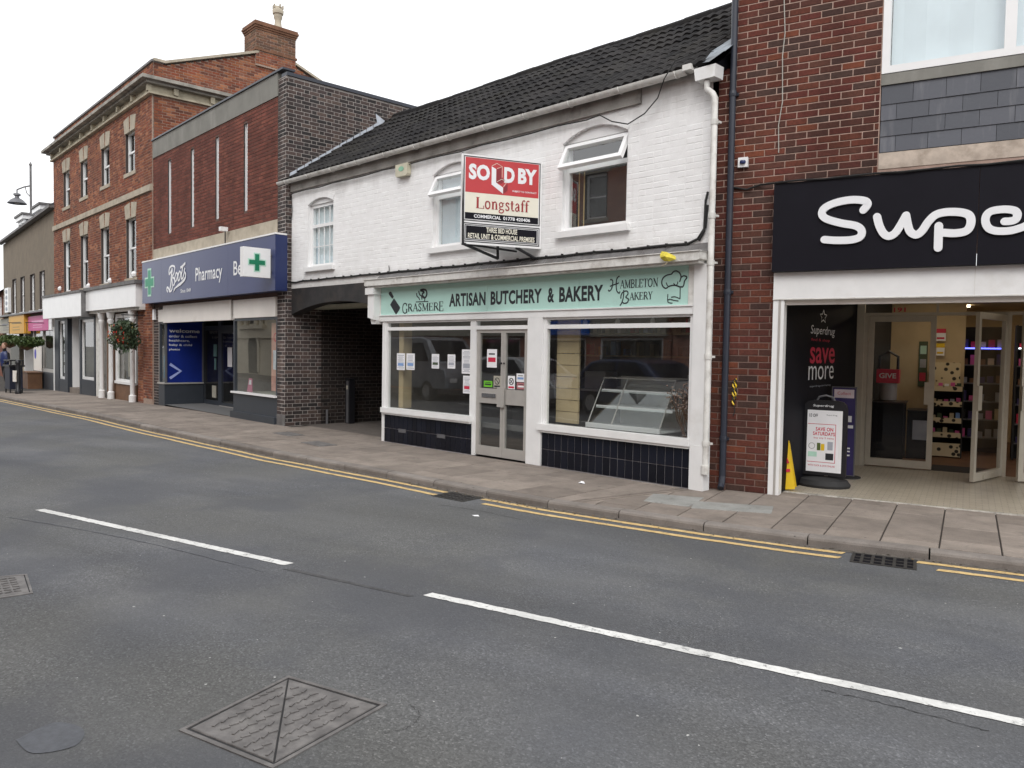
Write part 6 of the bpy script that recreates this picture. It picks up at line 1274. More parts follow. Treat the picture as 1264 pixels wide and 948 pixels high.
mb = MB(); mb.box(0, 1.25, 0, .8, 9.8, 10.95); ch = mb.build('chimney', M['mortar_t'], T, M4=MC)
br2 = brickmat('sooty_chimney_brick', ['6e5040', '7a5845', '5c463b', '84604a', '66503f'])
brick_parts(ch, FT, M['brick_t'], .0, 1.25, 9.85, 10.23, M4=MC); brick_parts(ch, FT, br2, .0, 1.25, 10.3, 10.85, M4=MC); brick_parts(ch, FT, br2, -.8, 0, 10.3, 10.85, M4=MC @ Matrix.Rotation(-math.pi / 2, 4, 'Z'))
mb = MB()
for z, o_ in ((10.24, .035), (10.84, .02), (10.9, .045), (10.96, .07), (11.02, .05)): mb.box(-o_, 1.25 + o_, -o_, .8 + o_, z, z + .059)
mb.build('chimney_bands', br2, ch, M4=MC)
mb = MB(); c0 = MC @ Vector((.87, .4, 0)); mb.lathe([(.15, 11.1), (.16, 11.16), (.12, 11.22), (.1, 11.35), (.1, 11.45), (.13, 11.52), (.13, 11.6), (.16, 11.62), (.17, 11.72), (.13, 11.78), (.13, 11.83)], c0.x, c0.y, 14); mb.build('chimney_pot', M['stone'], ch, smooth=True)
mb = MB()
for q in range(6): mb.box(c0.x + .14 * math.cos(q) - .02, c0.x + .14 * math.cos(q) + .02, c0.y + .14 * math.sin(q) - .02, c0.y + .14 * math.sin(q) + .02, 11.78, 11.88)
mb.build('pot_crown', M['stone'], ch)
mb = MB(); mb.box(-10.9, -.25, 6.6, 6.89, -.3, 9.1); mb.box(-10.95, -10.72, .21, 6.9, -.5, 9.1); mb.box(-10.7, -.25, .3, 6.6, 3.25, 3.3); mb.build('back_walls', M['mortar_t'], T)
# ground-floor shopfronts
mb = MB(); mb.box(-5.6, -.55, -.3, -.0, 2.63, 3.26); mb.build('fascia_board', M['pvc'], T); mb = MB(); mb.box(-10.98, -5.68, -.42, -.0, 2.48, 3.24); mb.build('fascia_board', M['pvc'], T)
mb = MB(); mb.box(-11.0, -5.66, -.46, .0, 3.241, 3.32); mb.box(-5.66, -.45, -.36, .0, 3.261, 3.36); mb.box(-5.67, -5.61, -.42, .0, 2.45, 3.24); mb.build('ledge_flashing', M['lead'], T)
mb = MB(); mb.box(-5.6, -.55, -.2, .0, 2.55, 2.629); mb.build('fascia_soffit', M['oldwhite'], T)
for cx in (-4.5, -3.55, -1.45):
    mb = MB(); mb.lathe([(.1, -.2), (.1, .12), (.065, .15), (.06, 2.2), (.09, 2.24), (.09, 2.32), (.065, 2.34), (.1, 2.4), (.12, 2.549)], cx, -.12, 14); mb.build('column', M['white'], T, smooth=True)
mb = MB(); mb.box(-5.55, -4.6, -.02, .1, -.3, 2.6); mb.build('panelled_pier', M['oldwhite'], T); mb = MB(); mb.box(-4.4, -3.62, .0, .1, -.3, 2.6); mb.build('brick_infill', M['wood'], T)
wi = wallface('brick_infill', M['mortar_t'], T, -1.35, -.3, -.3, 2.56, th=.1); brick_parts(wi, FT, M['brick_t'], -1.35, -.35, -.1, 2.56)
mb = MB(); mb.box(-3.5, -1.52, .0, .1, -.3, .42); mb.build('stall_riser', M['wood'], T); mb = MB(); frame_box(mb, -3.5, -1.52, .42, 2.5, .12, .0, .08); mb.box(-3.5, -1.52, -.04, .0, .4, .48); w_ = mb.build('shop_window', M['white'], T); pane(w_, -3.38, -1.64, .54, 2.38, .04)
mb = MB(); mb.box(-3.3, -1.7, .3, .34, .6, 1.5); mb.build('display_board', M['stone'], w_)
for q in ((-5.68, -5.58, -.05, .1, -.3, 2.5), (-7.45, -7.3, -.05, .1, -.3, 2.5), (-9.45, -9.05, -.05, .1, -.4, 2.5), (-10.95, -10.35, -.05, .1, -.4, 2.5)): mb = MB(); mb.box(*q); mb.build('shopfront_post', M['bootgrey'], T)
for q in ((-7.3, -5.68, -.04, .1, -.3, .38), (-10.35, -9.45, -.04, .1, -.4, .28)): mb = MB(); mb.box(*q); mb.build('stall_riser', M['bootgrey'], T)
for q in ((-7.3, -5.68, -.05, .1, 2.4, 2.5), (-10.35, -9.45, -.05, .1, 2.4, 2.5)): mb = MB(); mb.box(*q); mb.build('shopfront_head', M['bootgrey'], T)

mb = MB(); frame_box(mb, -7.3, -5.68, .38, 2.4, .09, .0, .06); w_ = mb.build('shop_window', M['pvc'], T); pane(w_, -7.21, -5.77, .47, 2.31, .03); mb = MB(); frame_box(mb, -10.35, -9.45, .28, 2.4, .09, .0, .06); w2_ = mb.build('shop_window', M['pvc'], T); pane(w2_, -10.26, -9.54, .37, 2.31, .03)
mb = MB()
for z in (.5, .9, 1.3, 1.7, 2.1): mb.box(-10.15, -9.7, .08, .085, z, z + .28)
mb.build('window_cards', M['paper'], w2_)
mb = MB(); mb.box(-9.05, -7.45, .5, .56, -.3, 2.5); mb.build('door', M['greygrey'], T); mb = MB(); mb.box(-7.5, -7.451, .1, .5, -.2, 2.5); mb.box(-9.06, -9.0, .1, .5, -.2, 2.5); mb.build('door_reveal', M['pvc'], T)
mb = MB(); mb.box(-9.0, -7.5, .0, .5, -.3, .02); mb.build('doorstep', M['slab'], T)
room(T, -3.48, -1.54, .11, 2.5, .0, 2.6, M['room'], 'shop_interior'); room(T, -7.3, -5.68, .11, 2.5, .0, 2.6, M['room'], 'shop_interior'); room(T, -10.35, -9.45, .11, 2.5, .0, 2.6, M['room'], 'shop_interior')
for s_, z in ((-2.0, 3.56), (-4.3, 3.5), (-6.7, 3.46), (-10.5, 3.55)):
    t = fthing(FT, 'gull_deterrent', {-2.0: 'white plastic object on the sill of the lower window nearest the blue sign', -4.3: 'white plastic object on the second lower sill from the blue sign', -6.7: 'white plastic object on the third lower sill from the blue sign', -10.5: 'white bell-shaped fitting on the ledge at the left corner of the tall brick building'}[s_], 'ornament', s_ + .5, -.05, z - .06); mb = MB(); mb.lathe([(.04, 0), (.08, .03), (.09, .1), (.05, .16), (.0, .18)], 0, 0, 10, cap=False); mb.build('body', M['pvc'], t, smooth=True)

# foliage clumps
def clump(name, parent, mat, cx, cy, cz, rx, ry, rz, n, sz, seed, drop=0.0):
    R_ = random.Random(seed); mb = MB()
    cl_ = [(R_.gauss(0, .45), R_.gauss(0, .45), R_.gauss(0, .45)) for _ in range(14)]
    for i in range(n):
        c = R_.choice(cl_); p = Vector((c[0] + R_.gauss(0, .3), c[1] + R_.gauss(0, .3), c[2] + R_.gauss(0, .3)))
        if p.length > 1.15: p = p.normalized() * R_.uniform(.7, 1.15)
        q = Vector((cx + p.x * rx, cy + p.y * ry, cz + p.z * rz - drop * R_.random() * (1 if p.z < 0 else 0))); a = Vector((R_.gauss(0, 1), R_.gauss(0, 1), R_.gauss(0, 1))).normalized(); b = a.orthogonal().normalized(); s_ = sz * R_.choice((.5, .7, 1, 1.3, 1.7)) * R_.uniform(.8, 1.2)
        mb.add([q - a * s_, q + b * s_ * .45, q + a * s_, q - b * s_ * .45], [(0, 1, 2, 3)], R_.random() * .99 + .005)
    return mb.build(name, mat, parent, kind='stuff')
def flowers(parent, mat, cx, cy, cz, rx, rz, n, seed, sz=.03):
    R_ = random.Random(seed); mb = MB()
    for i in range(n):
        a = R_.uniform(0, 6.28); e_ = R_.uniform(-.9, .8); p = Vector((cx + rx * math.cos(a) * math.cos(e_), cy + rx * math.sin(a) * math.cos(e_), cz + rz * math.sin(e_)))
        for k2 in range(5):
            q = k2 * 1.257; d = Vector((math.cos(q), .4 * math.sin(q * 2), math.sin(q))) * sz; e2 = Vector((math.cos(q + .6), -.3, math.sin(q + .6))) * sz; mb.add([p, p + d, p + (d + e2) * .7, p + e2], [(0, 1, 2, 3)])
    return mb.build('blooms', mat, parent, kind='stuff')
def basket(frame, s_, y_, z_, r_, label, seed, grp=None, fl_=True, sq=1.0, mat='leaf2', arm=True):
    t = fthing(frame, 'hanging_basket', label, 'hanging basket', s_, y_, z_, 0, grp)
    mb = MB(); mb.lathe([(.02, -r_ * .6), (r_ * .4, -r_ * .45), (r_ * .55, -.02)], 0, 0, 12); mb.build('bowl', M['wood'], t)
    clump('foliage', t, M[mat], 0, 0, 0, r_ * .95, r_ * .95, r_ * sq * .9, int(2600 * r_ / .4), .042, seed, r_ * .4 * sq * sq)
    if fl_: flowers(t, M['flower'], 0, 0, 0, r_ * .9, r_ * .9 * sq, 17, seed + 1, .04); flowers(t, M['flower2'], 0, 0, 0, r_ * .9, r_ * .8 * sq, 9, seed + 2, .04); flowers(t, simple('pale_yellow_petals', (.6, .5, .2), .6), 0, 0, r_ * .2, r_ * .8, r_ * .7, 18, seed + 3, .035)
    if arm:
        mb = MB(); mb.tube([(0, 0, r_ * .3), (0, 0, r_ * 1.35)], .01, 5); mb.tube([(0, -.05, r_ * 1.35), (0, -y_ - .0, r_ * 1.35)], .014, 5); mb.build('bracket', M['black'], t)
    return t
basket(FT, -.55, -.62, 1.85, .4, 'round hanging basket of dark leaves with red and orange flowers left of the pharmacy', 21)
# ================================================================== BROWN RENDERED BUILDING
T = thing('rendered_building', 'two-storey brown rendered building with two white dormers and three coloured shop signs', 'building', FF[0], FF[1])
FW = [(-2.95, -2.05, 2.93, 4.45), (-5.0, -4.1, 2.93, 4.45), (-7.3, -6.4, 2.93, 4.48), (-9.4, -8.5, 2.93, 4.5)]
wallface('wall', M['render'], T, -12.1, .02, -.5, 6.3, holes=FW + [(-12.1, -.1, -.6, 2.2)], th=.25)
for i, (a, b, c, d) in enumerate(FW): sash(T, a, b, c, d, y=.05, fw_=.1, silmat=M['white'])
mb = MB(); mb.prism([(-12.1, 6.3), (.02, 6.3), (.02, 6.62), (-12.1, 6.36)], -.001, .249); mb.build('wall_head', M['render'], T)
mb = MB(); mb.prism([(-12.3, 6.36), (.02, 6.62), (.02, 6.72), (-12.3, 6.46)], -.22, -.02); mb.build('eaves_gutter', M['lead'], T)
mb = MB(); mb.add([(-12.3, -.2, 6.47), (.02, -.2, 6.73), (.02, 4, 9.3), (-12.3, 4, 9.3), (.02, 8, 6.6), (-12.3, 8, 6.6)], [(0, 1, 2, 3), (3, 2, 4, 5), (1, 4, 2), (0, 3, 5)]); mb.build('roof', M['slate'], T)
def dormer(s_, w_, y0, z0, z1, dep):
    mb = MB(); mb.box(s_, s_ + w_, y0 + .01, y0 + dep, z0, z1); d = mb.build('dormer', simple('dormer_lead_cheek', (.16, .175, .185), .6, .1, 3), T)
    mb = MB(); frame_box(mb, s_ - .02, s_ + w_ + .02, z0, z1, .14, y0 - .06, y0 + .009); mb.box(s_ + w_ / 2 - .05, s_ + w_ / 2 + .05, y0 - .06, y0, z0, z1); mb.build('window_frame', M['pvc'], d); mb = MB(); mb.box(s_ - .12, s_ + w_ + .12, y0 - .15, y0 + dep, z1 + .001, z1 + .18); mb.build('eaves', M['pvc'], d)
    mb = MB(); mb.box(s_ - .18, s_ + w_ + .18, y0 - .2, y0 + dep, z1 + .182, z1 + .27); mb.build('flat_roof', M['lead'], d); pane(d, s_ + .1, s_ + w_ - .1, z0 + .1, z1 - .1, y0 - .01, 'wglass')
dormer(-5.4, 1.5, .3, 6.5, 7.08, 3); dormer(-9.5, 1.6, .3, 6.45, 7.16, 3)
for a, b, c, d, o_, mt in ((-4.95, -.9, 2.08, 2.68, .12, 'pink'), (-.898, -.3, 2.08, 2.68, .1, 'pvc'), (-8.9, -5.1, 1.98, 2.78, .25, 'amber'), (-12.6, -8.95, 2.03, 2.72, .1, 'greysign')):
    t = fthing(FF, 'shop_sign', {'pink': 'bright pink fascia sign on the brown rendered building', 'pvc': 'small white end panel beside the pink fascia sign', 'amber': 'amber yellow fascia sign between the pink and the grey ones', 'greysign': 'pale grey fascia sign at the far left of the brown building'}[mt], 'sign', (a + b) / 2, 0, c)
    w2 = (b - a) / 2; mb = MB(); mb.box(-w2, w2, -o_, -.002, 0, d - c); p_ = mb.build('panel', M[mt], t)
    if mt != 'pvc':
        mb = MB(); R4 = random.Random(len(mt))
        for zz, k2 in ((.5, .75), (.3, .55), (.15, .6)): mb.box(-w2 * k2 * .8, w2 * k2 * .8, -o_ - .004, -o_ - .001, (d - c) * zz + .03, (d - c) * zz + (.11 if zz == .5 else .06))
        mb.build('lettering_bands', {'pink': simple('paler_pink', (.8, .4, .6), .5), 'amber': simple('brown_print', (.3, .2, .05), .5), 'greysign': M['steel']}[mt], p_)
mb = MB(); mb.box(-12.2, -.1, -.3, .1, 2.79, 2.86); mb.build('fascia_ledge', M['steel'], T)
mb = MB(); mb.box(-.3, -.05, -.05, .2, -.4, 2.2); mb.box(-6.1, -5.85, -.1, .2, -.4, 2.2); mb.build('pilaster', M['white'], T); mb = MB(); mb.box(-5.85, -4.9, .3, .4, -.4, 2.2); mb.box(-8.6, -7.2, .3, .4, -.4, 2.2); mb.build('door', M['sideblack'], T)
mb = MB(); mb.box(-4.6, -.3, .0, .2, -.4, .45); mb.build('stall_riser', M['bootgrey'], T); mb = MB(); frame_box(mb, -4.6, -.3, .45, 2.2, .12, .0, .1); mb.box(-2.6, -2.5, .0, .1, .5, 2.1); w_ = mb.build('shop_window', M['alu'], T); pane(w_, -4.5, -.4, .5, 2.1, .05)
mb = MB(); mb.box(-12.1, -8.6, .0, .2, -.4, .5); mb.box(-7.2, -6.1, .0, .2, -.4, .5); mb.build('stall_riser', M['stone'], T); pane(T, -12.1, -8.6, .5, 2.2, .1); pane(T, -7.2, -6.1, .5, 2.2, .1)
room(T, -12.0, -.1, .45, 4, -.3, 2.3, M['room'], 'shop_interior')
mb = MB(); mb.box(-12.1, -11.9, .25, 8, -.4, 6.5); mb.box(-12, 0, 7.8, 8, -.4, 6.5); mb.box(-12, 0, .26, 7.8, 2.3, 2.4); mb.build('side_walls', M['render'], T)
t = fthing(FF, 'planter', 'tall dark brown box standing against the shopfront under the pink sign', 'planter', -3.3, -.3, -.24); mb = MB(); mb.box(-.85, .85, -.25, .25, 0, .62); mb.box(-.88, .88, -.28, .28, .621, .66); mb.build('box', M['wood'], t)
t = fthing(FF, 'window_notice', 'pale poster with a small blue circle in the window under the pink sign', 'notice', -3.4, -.03, .45); mb = MB(); mb.box(-.9, .75, 0, .01, 0, 1.0); mb.build('sheet', M['shutter'], t); mb = MB(); mb.lathe([(0, 0), (.2, 0), (.2, .004), (0, .004)], 0, 0, 12, cap=False); mb.v = [(x - .55, -.002 - z, .68 + y_) for x, y_, z in mb.v]; mb.build('print', simple('violet_blue_print', (.1, .1, .5), .6), t)
t = fthing(FF, 'hanging_board', 'narrow white board with four grey ovals at the far left of the brown wall', 'sign', -10.3, -.1, 3.0); mb = MB(); mb.box(-.5, .5, -.04, .08, 0, 1.15); mb.build('board', M['pvc'], t)
for i in range(4): mb = MB(); mb.lathe([(0, 0), (.1, 0), (.1, .006), (0, .006)], 0, 0, 12, cap=False); mb.v = [(x * 2.6, -.041 - z, .16 + i * .27 + y_) for x, y_, z in mb.v]; mb.build('print', M['printgrey'], t)
basket(FF, -1.6, -.7, 1.62, .55, 'long trough of green trailing leaves under the pink sign', 31, None, False, .38, 'leaf')
basket(FF, -5.6, -.7, 1.68, .55, 'green trailing hanging basket under the amber sign', 33, None, False, .4, 'leaf')
basket(FF, -10.6, -.7, 1.7, .5, 'green hanging basket cut by the left edge under the grey sign', 35, None, True, .45, 'leaf')
# farther building at the left edge
T = thing('brick_house', 'red brick house with a slate roof just showing at the far left edge', 'building', tuple(P(FF, -12.2, .3)), FF[1] - 3)
mb = MB(); mb.box(-9, 0, 0, 6, -.5, 4.3); mb.build('wall', M['brick_t'], T); mb = MB(); mb.prism([(-9.2, 0)], 0, 0) if 0 else None; mb.add([(-9.2, -.3, 4.2), (-.0, -.3, 4.2), (-.0, 3, 6.4), (-9.2, 3, 6.4), (-.0, 6.3, 4.2), (-9.2, 6.3, 4.2)], [(0, 1, 2, 3), (3, 2, 4, 5), (1, 4, 2), (0, 3, 5)]); mb.build('roof', M['slate'], T)
mb = MB(); mb.box(-4, -1, -.2, -.001, 2.1, 2.6); mb.build('fascia_board', M['greysign'], T)
for s_ in (-2.4, -5.2): sash(T, s_, s_ + 1, 2.9, 4.0, y=-.09)
# street lamp behind the roofs
lp = Vector((-43.2, 10.6)); t = thing('street_lamp', 'grey street lamp with a bracket arm and bell-shaped shade rising above the brown roof', 'street lamp', (lp.x, lp.y, -.25))
mb = MB(); mb.tube([(0, 0, 0), (0, 0, 10.3)], [.06, .05], 10); mb.lathe([(.05, 10.3), (.08, 10.33), (.0, 10.5)], 0, 0, 8, cap=False); mb.build('pole', M['lead'], t, smooth=True)
dr = Vector((-rt.x, -rt.y)).normalized() * .66
mb = MB(); mb.tube([(0, 0, 9.35), (dr.x * .5, dr.y * .5, 9.28), (dr.x, dr.y, 9.15)], .035, 6); mb.tube([(0, 0, 8.8), (dr.x * .3, dr.y * .3, 9.0), (dr.x * .4, dr.y * .4, 9.28)], .022, 6); mb.build('arm', M['lead'], t)
mb = MB(); mb.lathe([(.03, 9.15), (.03, 9.0), (.15, 8.96), (.16, 8.88), (.09, 8.84), (.1, 8.76), (.25, 8.68), (.42, 8.5), (.4, 8.48), (.2, 8.6)], dr.x, dr.y, 18, cap=False); mb.build('shade', M['steel'], t, smooth=True); mb = MB(); mb.lathe([(0, 8.46), (.1, 8.48), (.12, 8.58), (0, 8.62)], dr.x, dr.y, 12, cap=False); mb.build('bulb', M['greysign'], t)
# litter bin, bollard, passer-by at the far left
t = thing('litter_bin', 'dark blue street litter bin on legs at the far left kerb', 'bin', (-31.9, 7.25, -.18)); 
mb = MB(); mb.box(-.32, .32, -.2, .2, .14, .92); mb.build('body', simple('dark_navy_bin', (.012, .016, .035), .5), t); mb = MB(); mb.box(-.45, .45, -.24, .24, .921, .98); mb.box(-.42, .42, -.22, .22, 1.12, 1.16); mb.build('hood', M['black'], t)
for a, b in ((-1, -1), (1, -1), (-1, 1), (1, 1)): mb = MB(); mb.box(a * .3 - .03, a * .3 + .03, b * .18 - .02, b * .18 + .02, 0, .139); mb.build('leg', M['black'], t); mb = MB(); mb.box(a * .4 - .02, a * .4 + .02, b * .18 - .02, b * .18 + .02, .981, 1.119); mb.build('hood_support', M['black'], t)
t = thing('bollard', 'black bollard with a cream notice strapped to it beside the litter bin', 'bollard', (-30.9, 7.15, -.17)); mb = MB(); mb.lathe([(.1, 0), (.1, .12), (.075, .15), (.07, 1.02), (.09, 1.04), (.09, 1.1), (.05, 1.16), (0, 1.17)], 0, 0, 12); mb.build('post', M['black'], t, smooth=True); mb = MB(); mb.add([(-.14, -.13, .42), (.14, -.09, .42), (.14, -.09, .8), (-.14, -.13, .8)], [(0, 1, 2, 3)]); mb.add([(-.14, -.11, .42), (.14, -.07, .42), (.14, -.07, .8), (-.14, -.11, .8)], [(3, 2, 1, 0)]); mb.build('notice', M['shutter'], t)
def figure(name, label, loc, rz, jc, tc, hair):
    t = thing(name, label, 'person', loc, rz)
    J = [(0, 0, .95, .13), (0, 0, 1.15, .13), (0, .01, 1.36, .15), (0, 0, 1.46, .06), (0, -.02, 1.56, .07), (0, -.01, 1.67, .08),
         (.17, 0, 1.38, .06), (.24, -.03, 1.12, .045), (.2, -.2, .98, .035), (.17, -.27, .97, .03), (-.17, 0, 1.38, .06), (-.24, -.02, 1.12, .045), (-.22, -.12, .92, .035), (-.2, -.18, .87, .03),
         (.09, 0, .88, .085), (.1, -.1, .5, .06), (.1, .02, .1, .045), (.1, -.12, .04, .04), (-.09, 0, .88, .085), (-.1, .08, .48, .06), (-.1, .22, .1, .045), (-.1, .1, .05, .04)]
    E_ = [(0, 1), (1, 2), (2, 3), (3, 4), (4, 5), (2, 6), (6, 7), (7, 8), (8, 9), (2, 10), (10, 11), (11, 12), (12, 13), (0, 14), (14, 15), (15, 16), (16, 17), (0, 18), (18, 19), (19, 20), (20, 21)]
    me = bpy.data.meshes.new('body'); me.from_pydata([j[:3] for j in J], E_, []); me.materials.append(M[jc]); o = link('body', me, t)
    sm = o.modifiers.new('skin', 'SKIN'); ss = o.modifiers.new('sub', 'SUBSURF'); ss.levels = ss.render_levels = 1
    sv = me.skin_vertices[0].data if me.skin_vertices else None
    if not me.skin_vertices:
        bm = bmesh.new(); bm.from_mesh(me); bm.verts.layers.skin.verify(); bm.to_mesh(me); bm.free(); sv = me.skin_vertices[0].data
    for i, j in enumerate(J): sv[i].radius = (j[3], j[3]); sv[i].use_root = i == 0
    mb = MB(); mb.lathe([(.0, -.12), (.055, -.1), (.08, -.03), (.085, .05), (.06, .11), (0, .13)], 0, 0, 14, cap=False); mb.v = [(x, y_ - .02, z + 1.66) for x, y_, z in mb.v]; mb.build('head', simple('skin_tone', (.5, .3, .22), .6), t, smooth=True)
    mb = MB(); mb.lathe([(.088, .0), (.095, .06), (.07, .13), (0, .145)], 0, 0, 14, cap=False); mb.v = [(x, y_, z + 1.66) for x, y_, z in mb.v]; mb.build('hair', M[hair], t, smooth=True)
    for nm, g in (('skirt', None),): pass
    mb = MB(); mb.lathe([(.17, .9), (.19, 1.1), (.2, 1.36), (.1, 1.46)], 0, 0, 14); mb.v = [(x, y_ * .65, z) for x, y_, z in mb.v]; mb.build('jacket', M[tc], t, smooth=True)
figure('person', 'person in a dark jacket walking behind the litter bin at the far left', (-35.4, 7.75, -.22), 30, 'black', 'bootside', 'wood')

# ================================================================== ACROSS THE STREET (seen in the glass)
def opp_building(name, label, x0, x1, yb, h, wallm, nw, fas, fcol, ang=0, arch=False):
    T = thing(name, label, 'building', (x1, yb, -.1), 180 + ang); L = x1 - x0
    hs = []; st = L / nw
    for i in range(nw):
        for zb in ((3.6, 6.3) if h > 6.5 else (3.6,)): hs.append((i * st + st / 2 - .5, i * st + st / 2 + .5, zb, zb + 1.6))
    gl = [(i * 3.2 + .3, i * 3.2 + 2.9, .6, 2.2) for i in range(int(L / 3.2)) if not (arch and 15 < i * 3.2 < 23)]
    wallface('wall', wallm, T, 0, L, -.4, h, holes=hs + gl, th=.3)
    for a, b, c, d in hs:
        w_ = sash(T, a, b, c, d, y=.1, fw_=.09); mb = MB(); mb.box(a - .12, b + .12, -.03, .0, d, d + .22); mb.build('lintel', M['stone'], T)
    if arch:
        A = arcpts(18.9, 20.3, 1.75, .68, 14); mb = MB(); mb.prism([(18.9, -.1)] + A + [(20.3, -.1)], -.03, .0); mb.build('arched_door', M['dark'], T)
        A2 = arcpts(18.6, 20.6, 1.75, .97, 14); mb = MB(); n_ = len(A); vs = [(x, -.08, z) for x, z in A] + [(x, -.08, z) for x, z in A2] + [(x, .0, z) for x, z in A]; mb.add(vs, [(i, i + 1, n_ + i + 1, n_ + i) for i in range(n_ - 1)] + [(2 * n_ + i, 2 * n_ + i + 1, i + 1, i) for i in range(n_ - 1)]); mb.box(18.6, 18.9, -.08, .0, 0, 1.75); mb.box(20.3, 20.6, -.08, .0, 0, 1.75); mb.build('arch_surround', M['palestone'], T)
        mb = MB(); mb.box(17.5, 21.7, -.3, .0, 2.86, 3.1); mb.build('entablature', M['palestone'], T)
        for cx in (17.9, 21.3, 18.8, 20.4): mb = MB(); mb.lathe([(.2, 3.1), (.16, 3.2), (.14, 6.0), (.2, 6.1)], cx, -.15, 12); mb.build('column', M['palestone'], T, smooth=True)
        mb = MB(); mb.box(19.1, 20.1, -.02, .0, 3.2, 5.6); mb.build('door', M['dark'], T)
    for a, b, c, d in gl:
        mb = MB(); frame_box(mb, a, b, c, d, .08, .05, .12); w_ = mb.build('shop_window', M['pvc'] if fcol != 'stone' else M['wood'], T); pane(w_, a + .08, b - .08, c + .08, d - .08, .08, 'wglass'); room(w_, a, b, .13, 1.2, c, d, M['room'])
    mb = MB(); mb.box(.1, L - .1, -.15, .0, 2.25, 2.85); mb.build('fascia_board', M[fas], T); mb = MB(); mb.add([(-.2, -.3, h), (L + .2, -.3, h), (L + .2, 4.5, h + 2.6), (-.2, 4.5, h + 2.6), (L + .2, 9, h), (-.2, 9, h)], [(0, 1, 2, 3), (3, 2, 4, 5), (1, 4, 2), (0, 3, 5)]); mb.build('roof', M['slate'], T)
    mb = MB(); mb.box(0, .3, .3, 9, -.4, h); mb.box(L - .3, L, .3, 9, -.4, h); mb.box(.3, L - .3, 8.7, 9, -.4, h); mb.build('side_wall', wallm, T)
    return T
plain = lambda name, cols: None
n = NT('plain_red_brickwork'); b_ = n.n('ShaderNodeTexBrick'); b_.inputs['Scale'].default_value = 1; b_.inputs['Brick Width'].default_value = .225; b_.inputs['Row Height'].default_value = .075; b_.inputs['Mortar Size'].default_value = .006
mp = n.n('ShaderNodeCombineXYZ'); sp_ = n.n('ShaderNodeSeparateXYZ'); n.l(n.pos, sp_.inputs[0]); n.l(sp_.outputs[0], mp.inputs[0]); n.l(sp_.outputs[2], mp.inputs[1]); n.l(mp.outputs[0], b_.inputs['Vector'])
b_.inputs['Color1'].default_value = (.45, .19, .12, 1); b_.inputs['Color2'].default_value = (.34, .13, .09, 1); b_.inputs['Mortar'].default_value = (.3, .25, .2, 1); M['oppbrick'] = n.pbr(b_.outputs[0], .9)
M['blueband'] = simple('bright_blue_fascia', (.03, .14, .6), .4)
opp_building('terrace', 'red brick terrace with white sash windows across the street, reflected in the white building windows', -30, -14, -5.2, 8.4, M['oppbrick'], 7, 'greysign', 'pvc')
t = thing('shop_sign', 'short bright blue fascia sign across the street, reflected in the butcher window', 'sign', (-17.2, -5.0, 2.2), 180); mb = MB(); mb.box(0, 2.6, -.05, .04, 0, .5); mb.build('panel', M['blueband'], t)
opp_building('terrace', 'darker brick shop across the street behind the viewpoint, with a wooden front', -13.8, 3.5, -5.0, 7.4, M['oppbrick'], 5, 'wood', 'stone')
M['palestone'] = simple('pale_limestone', (.6, .54, .42), .8, .08, 3)
opp_building('stone_hall', 'pale stone building across the street with tall windows, reflected in the pharmacy window', -58, -31, -5.6, 9.0, M['palestone'], 7, 'palestone', 'stone', arch=True)
opp_building('terrace', 'plain brick terrace farther right across the street', 3.8, 18, -3.8, 7.4, M['oppbrick'], 4, 'bootgrey', 'pvc', 14)
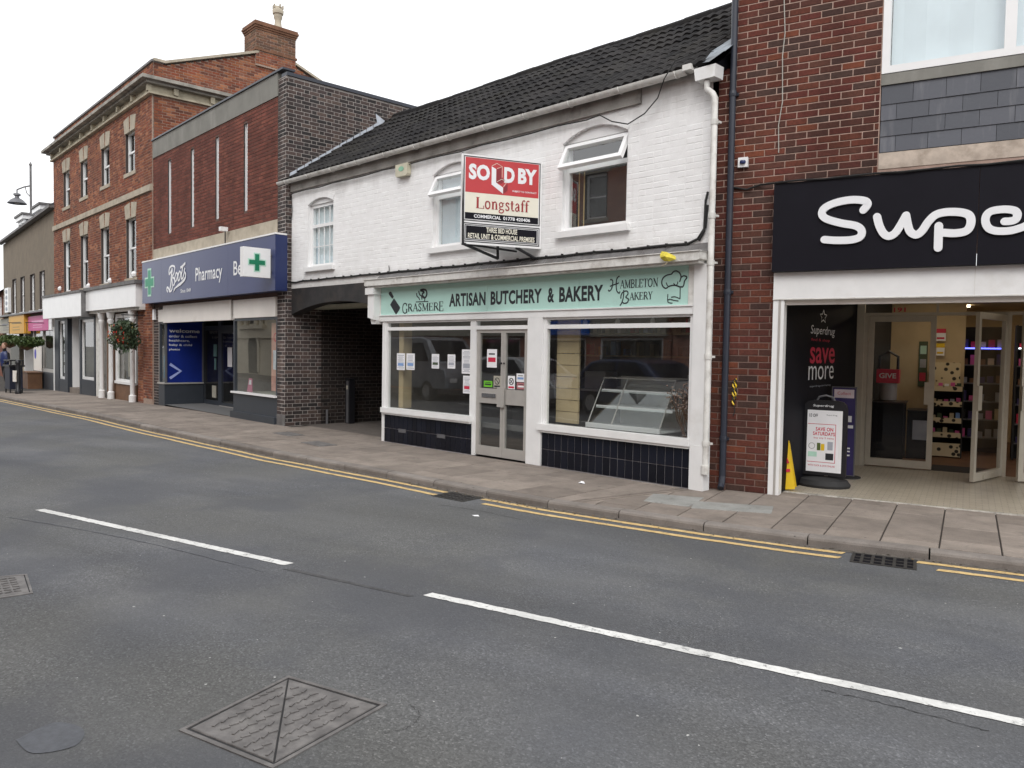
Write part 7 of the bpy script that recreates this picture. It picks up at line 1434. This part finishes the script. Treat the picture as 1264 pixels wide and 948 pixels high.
def vehicle(name, label, loc, rz, paint, van=False):
    t = thing(name, label, 'van' if van else 'car', loc, rz)
    if van: L, Wd, prof, gls = 5.0, 1.95, [(-2.5, .4), (-2.5, 1.2), (-2.45, 2.0), (-2.3, 2.1), (1.0, 2.1), (1.3, 2.02), (1.95, 1.25), (2.4, 1.05), (2.5, .8), (2.5, .4)], [[(.55, 1.3), (.55, 1.9), (1.15, 1.9), (1.6, 1.3)]]
    else: L, Wd, prof, gls = 4.3, 1.78, [(-2.15, .35), (-2.15, .85), (-2.0, 1.0), (-1.6, 1.4), (-1.2, 1.48), (.1, 1.48), (.45, 1.4), (1.05, 1.0), (1.85, .85), (2.12, .68), (2.15, .35)], [[(-1.75, 1.02), (-1.45, 1.36), (-.55, 1.4), (-.55, 1.0)], [(-.45, 1.0), (-.45, 1.4), (.15, 1.4), (.75, .99)]]
    mb = MB(); n_ = len(prof); w2 = Wd / 2; vs = []
    for yy, k2, zt in ((-w2, 1, 0), (-w2 + .08, 1, 0)): pass
    rows = []
    for sgn, off in ((-1, 0), (1, 0)):
        rows.append([(x, sgn * (w2 - (max(0, z - .9) * (.12 if van else .3))), z) for x, z in prof])
    vs = rows[0] + rows[1]; mb.add(vs, [tuple(range(n_)), tuple(range(2 * n_ - 1, n_ - 1, -1))] + [(i, i + n_, (i + 1) % n_ + n_, (i + 1) % n_) for i in range(n_)]); bd = mb.build('body', paint, t)
    bv = bd.modifiers.new('bevel', 'BEVEL'); bv.width = .05; bv.segments = 2
    for gp in gls:
        for sgn in (-1, 1): mb = MB(); yy = lambda z: sgn * (w2 + .008 - (max(0, z - .9) * (.12 if van else .3))); mb.add([(x, yy(z), z) for x, z in gp], [tuple(range(len(gp)))]); mb.build('side_window', M['navy_tile'], t)
    if not van: scr = [((-2.02, .99), (-1.62, 1.38)), ((.47, 1.385), (1.03, 1.02))]
    else: scr = [((1.32, 1.98), (1.9, 1.3)), ((-2.495, 1.25), (-2.46, 1.9))]
    for (xa, za), (xb, zb) in scr: dxn, dzn = (zb - za), -(xb - xa); ln = math.hypot(dxn, dzn); s_ = 1 if (dzn > 0) == (True) else -1; ox, oz = s_ * dxn / ln * .012, s_ * dzn / ln * .012; ww = w2 - .28; mb = MB(); mb.add([(xa + ox, -ww, za + oz), (xa + ox, ww, za + oz), (xb + ox, ww, zb + oz), (xb + ox, -ww, zb + oz)], [(0, 1, 2, 3)]); mb.build('windscreen', M['navy_tile'], t)
    for x in (-L * .31, L * .31):
        for sgn in (-1, 1):
            mb = MB(); mb.lathe([(.0, -.1), (.2, -.1), (.31, -.1), (.33, -.06), (.33, .06), (.31, .1), (.2, .1), (0, .1)], 0, 0, 20, cap=False); mb.v = [(x + a, sgn * (w2 - .09) + c, .33 + b) for a, b, c in mb.v]; wh = mb.build('wheel', M['rubber'], t, smooth=True)
            mb = MB(); mb.lathe([(0, .0), (.19, .0), (.2, .01), (0, .012)], 0, 0, 16, cap=False); mb.v = [(x + a, sgn * (w2 + .012 + c), .33 + b) for a, b, c in mb.v]; mb.build('rim', M['chrome'], wh)
    for sgn in (-1, 1):
        mb = MB(); mb.box(L / 2 - .08, L / 2 + .01, sgn * (w2 - .35) - .16, sgn * (w2 - .35) + .16, .62, .76); mb.build('headlight', M['pvc'], t); mb = MB(); mb.box(-L / 2 - .01, -L / 2 + .04, sgn * (w2 - .2) - .12, sgn * (w2 - .2) + .12, .75, .95 if not van else 1.4); mb.build('tail_light', M['printred'], t)
    mb = MB(); mb.box(-L / 2 - .015, -L / 2, -.26, .26, .5, .62); mb.build('number_plate', M['yellow'], t)
def carpaint(name, c): return simple(name, c, .2, .02, 2, metal=.3)
vehicle('parked_car', 'blue hatchback parked at the opposite kerb, reflected in the butcher window', (-11.8, -1.0, -.08), 9, carpaint('dark_blue_car_paint', (.03, .045, .1)))
vehicle('parked_van', 'grey van parked at the opposite kerb, reflected in the left butcher window', (-21.6, -1.35, -.1), 4, carpaint('grey_van_paint', (.3, .32, .35)), True)
vehicle('parked_car', 'silver hatchback parked between the blue car and the grey van across the street', (-16.4, -1.2, -.08), 6, carpaint('pale_silver_paint', (.5, .52, .54)))
vehicle('parked_car', 'pale car parked behind the grey van on the opposite side', (-27.2, -1.5, -.2), 2, carpaint('silver_car_paint', (.5, .52, .54)))
